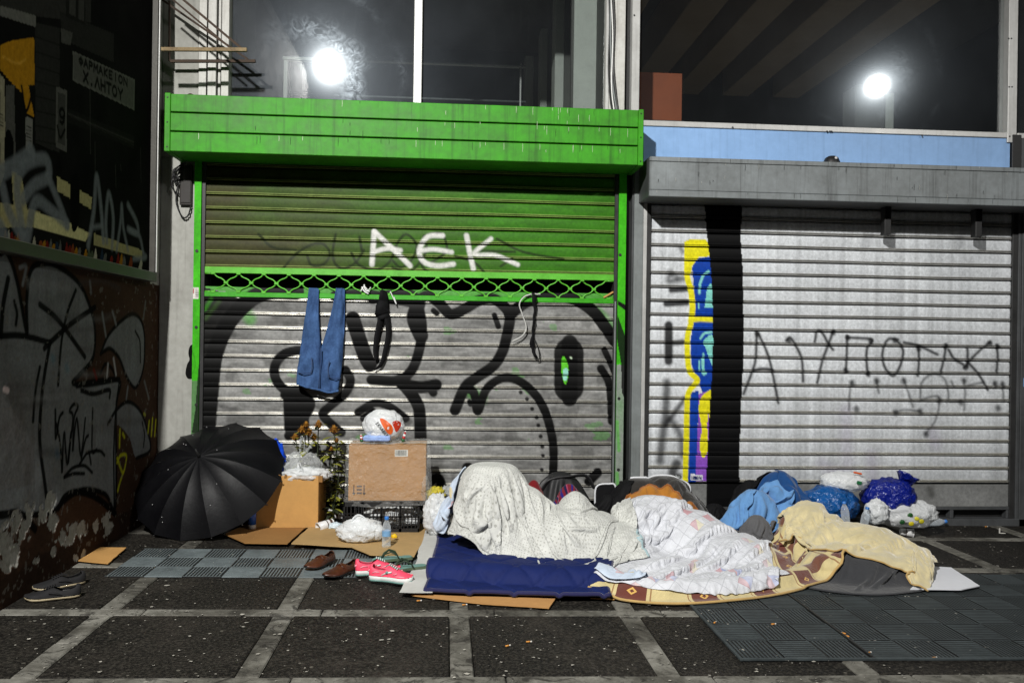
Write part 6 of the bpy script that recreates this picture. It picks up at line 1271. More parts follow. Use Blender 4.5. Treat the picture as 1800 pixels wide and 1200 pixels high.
for k, ch in enumerate('ΣΚΛAΒΕΝ'):
    for sk in FONT[ch]:
        bm = B(); o_ = np.array([660 + k * 2.9, 744 + k * 3.6]); ax = np.array([2.4, 3.2]); ay = np.array([4.2, -3.0])
        tube(bm, [bulge(*(o_ + ax * x * .8 + ay * y)) for x, y in sk], .0026, 4); obj('printed_letter', bm, M['dark'], sb)
tp = thing('tissue_pack', 'pale blue tissue pack in front of the shopping bag', 'tissues', onY(662, 778, wyf + .03)); q0_, q1_ = onY(638, 779, wyf + .02), onY(686, 779, wyf + .02)
bm = B(); box(bm, (q0_[0], wyf + .0, tz), (q1_[0], wyf + .08, tz + .045), .012); obj('pack', bm, plastic('blue_pack', lin(150, 175, 225), .35, bump=.4), tp)
bm = B(); lump(bm, ((q0_[0] + q1_[0]) / 2 + .0, wyf + .035, tz + .055), (.045, .02, .02), 8, .3, 4, .3, 3, .2); obj('tissue', bm, W['white'], tp, True)
def figurine(px, py, label, seed):
    p = onY(px, py, wyf + .05); t = thing('ornament', label, 'ornament', (p[0], p[1], tz), group='small ornaments'); red = plastic('ornament_red', lin(180, 30, 36), .4) if seed == 1 else bpy.data.materials['ornament_red']
    lean = .25 if seed == 1 else -.1; b = Vector((p[0], p[1], tz))
    for k, (z, r, m) in enumerate(((.008, .016, plastic('ornament_green', lin(40, 90, 50), .4) if seed == 1 else bpy.data.materials['ornament_green']), (.028, .013, red), (.046, .012, M['white_p']), (.062, .010, red), (.076, .006, M['white_p']))):
        bm = B(); bmesh.ops.create_icosphere(bm, subdivisions=2, radius=r)
        for v in bm.verts: v.co = v.co * (1 + .15 * mnoise.noise(v.co * 90)) + b + Vector((lean * z, 0, z * (1 if seed == 1 else .6)))
        obj(['foot', 'skirt', 'chest', 'head', 'tip'][k], bm, m, t, True)
figurine(708, 779, 'tiny red and white ornament leaning at the right of the tissue pack', 1); figurine(636, 777, 'tiny pale ornament left of the tissue pack', 2)
# ---- white carrier bag and bottles on the tan sheet
p = g3(632, 955, .03); wb = bag('white carrier bag with upright handle on the tan cardboard sheet', (p.x, p.y + .08, p.z + .075), (.17, .12, .085), M['bagw'], 15, .15, .28, 2.4, flat=.15)
bm = B()
pts = [onY(618, 925, p.y + .05), onY(620, 913, p.y + .05), onY(630, 905, p.y + .06), onY(642, 912, p.y + .06), onY(650, 928, p.y + .05)]
lump(bm, tuple(onY(632, 926, p.y + .07)), (.07, .05, .075), 18, .2, 2.5, .3, 3, 0); obj('gathered_top', bm, M['bagw'], wb, True)
bm = B(); tube(bm, [tuple(q) for q in catmull(pts, 6)], .012, 6, flat=.4); obj('handle', bm, M['bagw'], wb, True)
bm = B(); lump(bm, tuple(onY(660, 935, p.y + .04)), (.06, .05, .06), 19, .2, 2.5, .3, 3, .1); obj('side_lobe', bm, M['bagw'], wb, True)
def bottle(label, p, hgt=.225, r=.032, M4=None, tilt=None, lab=True, group='plastic bottles'):
    t = thing('plastic_bottle', label, 'bottle', p, group=group); T = Matrix.Translation(p) @ (tilt if tilt is not None else Matrix.Identity(4)); s = hgt / .225; q = r / .032
    bm = B(); prof = [(.020 * q, 0), (.031 * q, .004 * s), (.032 * q, .02 * s), (.030 * q, .035 * s), (.032 * q, .05 * s), (.0305 * q, .062 * s), (.032 * q, .075 * s), (.032 * q, .13 * s), (.030 * q, .15 * s), (.022 * q, .178 * s), (.013 * q, .195 * s), (.0125 * q, .206 * s)]
    lathe(bm, prof, 18, T); bod = obj('body', bm, M['pet'], t, True)
    bm = B(); lathe(bm, [(.0150 * q, .202 * s), (.0155 * q, .204 * s), (.0155 * q, .222 * s), (.013 * q, .225 * s)], 14, T); obj('cap', bm, M['cap'], t, True)
    if lab: bm = B(); lathe(bm, [(.0328 * q, .085 * s), (.0328 * q, .125 * s)], 18, T, caps=False); obj('label', bm, M['label'], bod, True)
bottle('upright clear water bottle with blue cap beside the white carrier bag', g3(679, 962, .03), .225)
ysc = thing('crumpled_wrapper', 'tiny yellow wrapper behind the upright water bottle', 'wrapper', g3(693, 945, .03)); bm = B(); lump(bm, g3(693, 946, .03) + Vector((0, 0, .016)), (.022, .015, .018), 2, .3, 3, .3, 3); obj('wrapper', bm, plastic('yellow_wrapper', lin(220, 180, 20), .4), ysc, True)
# cups and tissue by the crate
def cup(label, base, axis, L=.12, r0=.03, r1=.041, ring=True):
    t = thing('paper_cup', label, 'cup', base, group='paper cups'); a = Vector(axis).normalized(); Rm = a.to_track_quat('Z', 'Y').to_matrix().to_4x4(); T = Matrix.Translation(base) @ Rm
    bm = B(); lathe(bm, [(r0, 0), (r0 + (r1 - r0) * .5, L * .5), (r1, L), (r1 - .003, L), (r0 - .002, .006), (.001, .006)], 18, T, caps=False); cw = obj('cup_wall', bm, M['white_p'], t, True)
    bm = B(); tube(bm, [T @ Vector((r1 * math.cos(k / 10 * PI), r1 * math.sin(k / 10 * PI), L)) for k in range(21)], .0035, 6); obj('rim', bm, M['white_p'], cw, True)
    if ring: bm = B(); lathe(bm, [(r0 + .0012, .012), (r0 + (r1 - r0) * .25 + .0012, L * .25)], 18, T, caps=False); obj('printed_ring', bm, M['cupbrown'], cw, True)
    bm = B(); lathe(bm, [(r0 + (r1 - r0) * .4 + .0012, L * .4), (r0 + (r1 - r0) * .46 + .0012, L * .46)], 18, T, caps=False); obj('printed_ring', bm, M['cupbrown'], cw, True)
cup('printed paper cup lying open end forward left of the crate', g3(585, 917, .075), (-.75, -.55, -.22), .13); cup('second paper cup lying behind it against the crate', g3(600, 905, .08), (-.8, .35, .05), .12)
ts = thing('crumpled_tissue', 'crumpled white and pale blue wrapper in front of the paper cups', 'tissue', g3(588, 931, .028)); bm = B(); lump(bm, g3(588, 930, .028) + Vector((0, .02, .02)), (.065, .035, .03), 22, .3, 3, .4, 4); obj('tissue', bm, plastic('pale_wrapper', lin(205, 220, 228), .4, bump=.4), ts, True)
# ---- flowers
def bouquet(label, px, py, tops, seed, nl):
    p = Vector((float(onY(px, py, -.30)[0]), -.30, 0.0)); p.z = gz(p.x); t = thing('dried_flowers', label, 'flowers', p, group='dried flower bunches'); rr = random.Random(seed)
    leafm = [worn('leaf_olive_%d' % seed, lin(140, 140, 44), lin(80, 86, 30), 9, .7, .6), worn('leaf_dark_%d' % seed, lin(44, 52, 26), lin(24, 28, 16), 9, .6, .6)]
    fm = worn('flower_ochre_%d' % seed, lin(176, 124, 28), lin(100, 58, 20), 30, .8, .8); fc = worn('flower_heart_%d' % seed, lin(110, 60, 22), lin(60, 30, 12), 40, .8, .9)
    lb = [bmesh.new(), bmesh.new()]
    for (tx, ty, r) in tops:
        top = Vector(onY(tx, ty, p.y + rr.uniform(-.05, .05))); mid = (p + top) / 2 + Vector((rr.uniform(-.05, .05), rr.uniform(-.03, .03), 0)); st = [Vector(q) for q in catmull([tuple(p + Vector((rr.uniform(-.03, .03), 0, 0))), tuple(mid), tuple(top)], 8)]
        bm = B(); tube(bm, st, .005, 6); obj('stem', bm, leafm[1], t, True)
        bm = B()
        for ring, (nr, rad, zz_, ln) in enumerate(((9, .2, .9, 1.0), (10, .6, .55, 1.0), (11, .95, .2, 1.05), (10, 1.0, -.15, .9))):
            for k in range(nr):
                an = 2 * PI * (k + .5 * ring) / nr + rr.uniform(-.15, .15); d = Vector((math.cos(an), math.sin(an), 0)); tip = top + (d * rad * ln + Vector((0, 0, zz_))) * r * rr.uniform(.85, 1.15); base = top + d * r * .25; sd = Vector((-d.y, d.x, 0)) * r * .2
                m_ = (base + tip) / 2 + Vector((0, 0, r * .15)); v = [bm.verts.new(q) for q in (base - sd * .5, base + sd * .5, m_ + sd, tip, m_ - sd)]; bm.faces.new((v[0], v[1], v[2], v[4])); bm.faces.new((v[4], v[2], v[3]))
        fl = obj('flower_head', bm, fm, t); bm = B(); bmesh.ops.create_icosphere(bm, subdivisions=2, radius=r * .45)
        for v in bm.verts: v.co = v.co * (1 + .3 * mnoise.noise(v.co * 60)) + top
        obj('flower_heart', bm, fc, fl, True)
        for k in range(nl):
            s_ = rr.uniform(.12, .97); q = st[min(len(st) - 1, int(s_ * len(st)))]; an = rr.uniform(0, 2 * PI); d = Vector((math.cos(an), math.sin(an) * .8, rr.uniform(-.3, .7))).normalized(); L = rr.uniform(.06, .11); sd = d.cross(Vector((0, 0, 1))).normalized() * L * .24; dr = Vector((0, 0, -L * .25)); bmx = lb[0 if rr.random() < .72 else 1]
            a = q + d * .008; v = [bmx.verts.new(w_) for w_ in (a, a + d * L * .4 + sd, a + d * L * .75 + sd * .7 + dr * .4, a + d * L + dr, a + d * L * .75 - sd * .7 + dr * .4, a + d * L * .4 - sd, a + d * L * .5 - Vector((0, 0, L * .06)))]
            for i, j in ((0, 1), (1, 2), (2, 3), (3, 4), (4, 5), (5, 0)): bmx.faces.new((v[6], v[i], v[j]))
    for i in (0, 1): o = obj('foliage', lb[i], leafm[i], t); o['kind'] = 'stuff'
bouquet('bunch of dried ochre flowers rising behind the open box', 535, 905, [(519, 770, .045), (531, 757, .05), (543, 762, .05), (538, 748, .04), (560, 748, .05), (552, 770, .045)], 1, 22)
bouquet('tall leafy dried flower stem between the open box and the crate', 585, 903, [(587, 757, .055), (592, 775, .03), (582, 790, .028)], 2, 40)
# blue bag behind the umbrella
bag('bright blue bag corner showing behind the umbrella', tuple(onY(484, 838, -.2)), (.09, .08, .30), plastic('bright_blue_bag', lin(20, 80, 225), .35, bump=.3), 31, .15, .2, flat=.0)
# ---- papers and flowers by the quilt's head
bag('white crumpled bag between the crate and the navy quilt', tuple(onY(768, 905, -.75)), (.10, .10, .16), M['bagw'], 33, .25, .35, flat=.05)
yb2 = thing('yellow_flowers', 'yellow and green wrapped flowers behind the white crumpled bag', 'flowers', onY(770, 872, -.62)); bm = B(); lump(bm, tuple(onY(766, 868, -.62)), (.07, .06, .055), 35, .35, 3, .4, 4); obj('blooms', bm, worn('yellow_petals', lin(215, 190, 50), lin(120, 130, 40), 30, .8, .7), yb2, True)
bm = B(); lump(bm, tuple(onY(790, 862, -.6)), (.06, .05, .04), 36, .35, 3, .4, 4); obj('wrapping', bm, M['bagc'], yb2, True)
pu_ = thing('purple_cloth', 'small purple cloth tucked at the left edge of the quilt', 'cloth', g3(760, 945)); bm = B(); lump(bm, g3(761, 943) + Vector((0, .04, .05)), (.05, .05, .065), 37, .25, 3, .2, 3); obj('cloth', bm, W['purple'], pu_, True)
# ---- behind the left sleeper
def heap(name, label, cat, px, py, Y, r, mat, seed, amp=.2, ridged=.15, part='cloth', group=None, rot=0, freq=2.2, ex=.16):
    """a garment thrown down: a soft form, a patch of cloth with plenty of slack draped over it"""
    global H
    c = onY(px, py, Y); q = onY(px, py - r[2] * 185, Y); g0 = gz(c[0]); t = thing(name, label, cat, (c[0], c[1], g0), group=group)
    bump(c[0], c[1], q[2] - g0, r[0] * .78, r[1] * .9, rot, 3.0); bump(c[0] + r[0] * .35, c[1] - .03, (q[2] - g0) * .8, r[0] * .5, r[1] * .8, rot + .5, 2.4); blurH(1)
    cr_, sr_ = math.cos(rot), math.sin(rot)
    def pt_(u, v): return (c[0] + u * cr_ - v * sr_, min(c[1] + u * sr_ + v * cr_, -.02))
    fr_ = [pt_(-r[0] * 1.05, -r[1] * .6), pt_(-r[0] * .4, -r[1] * 1.25), pt_(r[0] * .4, -r[1] * 1.15), pt_(r[0] * 1.1, -r[1] * .5)]; bk_ = [pt_(-r[0] * .95, r[1] * .6), pt_(-r[0] * .3, r[1] * 1.0), pt_(r[0] * .4, r[1] * 1.0), pt_(r[0] * .95, r[1] * .6)]
    X, UV = drape(fr_, bk_, 38, 34, (ex, ex), 34, 5, .008, seed, .03, bend=.15, fr=.9)
    cloth_obj(part, X, UV, mat, t, .008); return t
heap('pillow_case', 'pale printed pillow case beside the dotted sheet at the head of the quilt', 'pillow', 792, 892, -.86, (.11, .12, .10), W['toys'], 51, part='printed_case', ex=.12)
heap('red_garment', 'red cloth edge behind the dotted sheet', 'garment', 938, 886, -.62, (.11, .08, .22), W['red'], 41, .15, group='clothes behind the sleepers')
bkp = heap('backpack', 'black backpack slumped against the green shutter behind the sleepers', 'backpack', 985, 868, -.3, (.28, .16, .20), worn('black_nylon', lin(32, 32, 34), lin(18, 18, 19), 8, .5, .55, bump=.3), 43, .18, .22, 'bag_body')
bm = B(); tube(bm, [tuple(onY(a, b, -.38)) for a, b in catmull([(948, 868), (965, 845), (1000, 838), (1030, 836), (1045, 858)], 6)], .02, 8, flat=.4); obj('strap', bm, M['blk'], bkp, True)
heap('tartan_garment', 'red and blue striped cloth behind the dotted sheet', 'garment', 1000, 880, -.66, (.14, .08, .15), W['tartan'], 45, .12, .1, group='clothes behind the sleepers')
pd = thing('folded_pad', 'dark blue pad with pale piped edge beside the black backpack', 'pad', onY(1065, 880, -.35))
bm = B(); P = [tuple(onY(a, b, -.4)) for a, b in catmull([(1046, 895), (1048, 856), (1070, 850), (1082, 855), (1086, 895)], 6)]; prism(bm, P, (0, .05, 0)); obj('pad', bm, W['black'], pd)
bm = B(); tube(bm, [(p[0], p[1] - .002, p[2]) for p in P], .008, 6); obj('piping', bm, W['white'], pd, True)
heap('dark_garment', 'black cloth heap between the backpack and the dark blanket', 'garment', 1070, 895, -.5, (.16, .12, .13), W['black'], 47, .2, .2, group='clothes behind the sleepers')
# ---- clothes and bags at the right sleeper's head
heap('jeans_heap', 'dark blue denim heap against the grey shutter', 'garment', 1366, 868, -.45, (.24, .16, .20), W['navydenim'], 51, .16, .14, group='clothes behind the sleepers')
heap('jeans_heap', 'dark blue denim leg lying between the heap and the blue bag', 'garment', 1408, 890, -.5, (.20, .12, .13), W['navydenim'], 52, .16, .14, group='clothes behind the sleepers')
heap('light_garment', 'light blue garment lying in front of the denim heap', 'garment', 1330, 888, -.68, (.24, .14, .13), W['lightblue'], 53, .18, .2, group='clothes behind the sleepers', rot=.25)
heap('light_garment', 'light blue sleeve trailing towards the diamond sheet', 'garment', 1292, 905, -.72, (.15, .09, .07), W['lightblue'], 54, .18, .2, group='clothes behind the sleepers', rot=.3)
heap('grey_garment', 'grey jersey heap between the diamond sheet and the beige blanket', 'garment', 1330, 922, -1.0, (.15, .10, .08), W['midgrey'], 55, .18, .15, group='clothes behind the sleepers')
heap('dark_garment', 'dark cloth heap behind the light blue garment', 'garment', 1320, 875, -.3, (.2, .12, .16), W['black'], 56, .18, .15, group='clothes behind the sleepers')
heap('dark_garment', 'black cloth at the foot of the painted black band', 'garment', 1256, 900, -.4, (.16, .12, .07), W['black'], 57, .2, .2, group='clothes behind the sleepers')
bag('blue plastic bag under the white bag by the grey shutter', tuple(onY(1458, 886, -.5)), (.235, .16, .15), M['bagb'], 61, .14, .24, flat=.1)
w2_ = bag('white tied bag lying on top of the blue bag', tuple(onY(1483, 847, -.45)), (.19, .12, .085), M['bagw'], 62, .14, .26, flat=.15)
q = onY(1510, 848, -.57); mbox('printed_patch', (q[0] - .02, -.583, q[2] - .014), (q[0] + .02, -.567, q[2] + .014), plastic('green_print', lin(30, 100, 60)), w2_, .004, rot=(0, .2, -.2)); q = onY(1510, 832, -.55); mbox('printed_patch', (q[0] - .04, -.545, q[2] - .004), (q[0] + .03, -.53, q[2] + .008), orange, w2_, .002, rot=(.6, .2, 0))
dbag = bag('deep blue plastic bag with gathered neck beside the white tied bag', tuple(onY(1562, 875, -.45)), (.22, .16, .165), M['bagn'], 63, .12, .24, flat=.1)
c0_ = onY(1596, 848, -.45); bm = B(); lathe(bm, [(.05, -.06), (.035, -.01), (.05, .05), (.085, .10), (.10, .115), (.09, .11), (.03, .02), (.005, .0)], 18, Matrix.Translation(Vector(c0_) + Vector((-.04, 0, -.04))) @ Euler((.0, .45, 0)).to_matrix().to_4x4(), caps=False)
for v in bm.verts: v.co += Vector((mnoise.noise(v.co * 25), mnoise.noise(v.co * 25 + Vector((5, 5, 5))), mnoise.noise(v.co * 22))) * .022
obj('gathered_neck', bm, M['bagn'], dbag, True)
wbb = bag('white bag with yellow and green print under the deep blue bag', tuple(onY(1590, 902, -.5)), (.26, .14, .115), M['bagw'], 64, .14, .26, flat=.12)
for k, (px, py, cc) in enumerate([(1586, 917, lin(30, 80, 40)), (1602, 920, lin(200, 185, 30)), (1612, 911, lin(205, 195, 60)), (1600, 905, lin(40, 90, 40)), (1620, 916, lin(190, 180, 40))]):
    c = onY(px, py, -.645); bm = B(); bmesh.ops.create_icosphere(bm, subdivisions=2, radius=1)
    for v in bm.verts: v.co = Vector((v.co.x * .024, v.co.y * .008, v.co.z * .020)) + Vector(c)
    obj('printed_fruit', bm, plastic('fruit_print_%d' % k, cc, .35), wbb, True)
bag('crumpled white bag between the blue bag and the fruit bag', tuple(onY(1540, 900, -.62)), (.09, .07, .10), M['bagw'], 65, .25, .35, flat=.1)
tl = lambda ax, ang: Matrix.Rotation(ang, 4, ax)
p = Vector(onY(1488, 914, -.72)); bottle('water bottle leaning on the front of the blue bag', Vector((p.x, -.72, gz(p.x) + .02)) + Vector((0, 0, .10)), .2, .033, tilt=tl('X', -.25), lab=False)
p = Vector(onY(1517, 912, -.7)); bottle('second water bottle beside the blue bag nearer the fruit bag', Vector((p.x, -.7, gz(p.x) + .09)), .19, .033, tilt=tl('Y', .2), lab=False)
bottle('water bottle lying on the pavement at the right end of the bags', g3(1628, 926) + Vector((0, .02, .036)), .2, .034, tilt=tl('Y', PI / 2 - .05), lab=False)
cup('crushed pale cup lying on the pavement behind the beige blanket', g3(1582, 941) + Vector((0, .0, .035)), (.85, -.25, -.08), .10, .026, .036, False)
# ---- hanging on the grille
jn = thing('jeans', 'blue jeans hanging upside down from the grille of the green shutter', 'jeans', onY(565, 680, -.05))
W['denim_uv'] = worn('denim_hanging', lin(72, 104, 150), lin(34, 54, 92), 9, .85, .9, bump=.5, bscale=160, streak=.3, spec=.15)
def leg(l, r, n):
    bm = B(); m = 34; k_ = 26; rings = []
    for i in range(m):
        t_ = i / (m - 1); y = l[0][1] + (l[-1][1] - l[0][1]) * t_; y2 = r[0][1] + (r[-1][1] - r[0][1]) * t_
        a = np.interp(y, [q[1] for q in l], [q[0] for q in l]); b = np.interp(y2, [q[1] for q in r], [q[0] for q in r]); A = Vector(onY(a, y, -.06)); Bq = Vector(onY(b, y2, -.06)); dp = .016 + .036 * t_
        ring = []
        for k in range(k_):
            an = 2 * PI * k / k_; u = (1 - math.cos(an)) / 2; p = A.lerp(Bq, u); s_ = math.sin(an)
            f = mnoise.noise(Vector((u * 3.2 + t_ * 1.5, t_ * 4.5, n))) * .045 + mnoise.noise(Vector((u * 7 - t_ * 5, t_ * 9, n + 3))) * .024 * t_
            ring.append(bm.verts.new((p.x, -.018 - dp - s_ * dp - (f if s_ > 0 else 0), p.z + .004 * math.sin(u * 9 + n))))
        rings.append(ring)
    for a, b in zip(rings, rings[1:]):
        for k in range(k_): bm.faces.new((a[k], a[(k + 1) % k_], b[(k + 1) % k_], b[k]))
    bm.faces.new(rings[0][::-1]); lo_ = obj('trouser_leg', bm, W['denim_uv'], jn, True)
    return lo_, rings
L1, R1 = leg([(542, 506), (538, 540), (532, 580), (527, 620), (523, 650), (522, 676)], [(560, 507), (560, 540), (562, 580), (564, 610), (565, 640), (563, 684)], 1), leg([(590, 506), (584, 540), (574, 580), (565, 610), (561, 640), (556, 684)], [(606, 507), (606, 540), (605, 580), (603, 620), (600, 655), (595, 688)], 2)
dk_ = weave('denim_inside', lin(30, 44, 70)); stc = weave('denim_seam', lin(44, 66, 104))
bm = B(); tube(bm, [tuple(onY(a, b, -.128)) for a, b in catmull([(522, 673), (540, 680), (560, 684), (578, 689), (595, 686)], 6)], .012, 6, flat=.4); obj('waistband', bm, W['denim_uv'], jn, True)
bm = B(); tube(bm, [tuple(onY(a, b, -.05)) for a, b in catmull([(524, 672), (545, 670), (575, 676), (594, 684)], 6)], .014, 6, flat=.4); obj('waistband', bm, dk_, jn, True)
for lg, pts in ((L1[0], [(524, 655), (535, 656), (548, 655)]), (L1[0], [(547, 655), (549, 640), (548, 628)]), (R1[0], [(577, 662), (588, 665), (599, 664)]), (R1[0], [(578, 662), (577, 648), (579, 634)]), (L1[0], [(564, 612), (563, 640), (560, 682)])):
    bm = B(); tube(bm, [tuple(onY(a, b, -.131)) for a, b in catmull(pts, 6)], .0045, 5); obj('seam', bm, stc, lg, True)
def strip(name, label, cat, pts, wd, mat, Y=-.05, part='cloth', tips=()):
    t = thing(name, label, cat, onY(pts[-1][0], pts[-1][1], Y)); P = catmull(pts, 6); bm = B(); wv = np.interp(np.linspace(0, 1, len(P)), np.linspace(0, 1, len(wd)), wd)
    tube(bm, [tuple(onY(a, b, Y - .01 * math.sin(i * .8))) for i, (a, b) in enumerate(P)], [x / 208 / 2 for x in wv], 10, flat=.5)
    for v in bm.verts: v.co += Vector((mnoise.noise(v.co * 22), mnoise.noise(v.co * 20), 0)) * .012
    obj(part, bm, mat, t, True); return t
bs_ = strip('black_stockings', 'black cloth hanging from the grille right of the jeans', 'garment', [(675, 512), (674, 530), (672, 548), (676, 560)], [16, 22, 30, 18], W['black'], -.055)
for pts, wd in (([(672, 555), (664, 585), (660, 615), (662, 632)], [16, 13, 11, 9]), ([(680, 555), (683, 585), (678, 615), (670, 640), (658, 650)], [14, 12, 12, 9, 4])):
    bm = B(); P = catmull(pts, 6); wv = np.interp(np.linspace(0, 1, len(P)), np.linspace(0, 1, len(wd)), wd); tube(bm, [tuple(onY(a, b, -.05)) for a, b in P], [x / 416 for x in wv], 10, flat=.45); obj('stocking_leg', bm, W['black'], bs_, True)
bk_ = strip('black_strap', 'thin black strap hanging from the grille at the right', 'strap', [(938, 515), (940, 545), (938, 575), (936, 600), (938, 620), (945, 630)], [10, 8, 7, 9, 8, 3], W['black'], -.05, 'strap')
bm = B(); tube(bm, [tuple(onY(a, b, -.05)) for a, b in catmull([(941, 598), (947, 615), (948, 630), (944, 632)], 6)], .005, 6); obj('loop', bm, M['black_rubber'], bk_, True)
wc = thing('hanging_rope', 'pale cord knotted on the grille beside the black strap', 'rope', onY(920, 560, -.05))
bm = B(); tube(bm, [tuple(onY(a, b, -.055)) for a, b in catmull([(950, 517), (935, 517), (921, 522), (913, 535), (918, 552), (925, 575), (918, 590), (900, 600)], 6)], .006, 6); obj('strand', bm, plastic('pale_cord', lin(190, 190, 186), .5), wc, True)
wk = thing('tied_tape', 'small white knotted tape tied to the middle of the grille', 'tape', onY(641, 508, -.03))
for pts in ([(634, 512), (640, 504), (647, 510), (652, 505)], [(636, 504), (641, 512), (648, 516)], [(640, 500), (643, 510), (650, 512)]): bm = B(); tube(bm, [tuple(onY(a, b, -.035)) for a, b in catmull(pts, 5)], .008, 5, flat=.4); obj('tape_end', bm, M['white_p'], wk, True)
w3 = thing('tied_tape', 'thin pale tape hanging beside the black cloth', 'tape', onY(695, 525, -.05)); bm = B(); tube(bm, [tuple(onY(a, b, -.05)) for a, b in catmull([(686, 512), (690, 520), (697, 535), (693, 522)], 5)], .006, 5, flat=.4); obj('tape_end', bm, M['white_p'], w3, True)
w4 = thing('tied_tape', 'frayed beige rope end at the right end of the grille', 'rope', onY(1070, 518, -.02)); bm = B(); tube(bm, [tuple(onY(a, b, -.02)) for a, b in catmull([(1061, 523), (1070, 518), (1078, 513)], 5)], .009, 6); obj('rope', bm, M['card2'], w4, True)

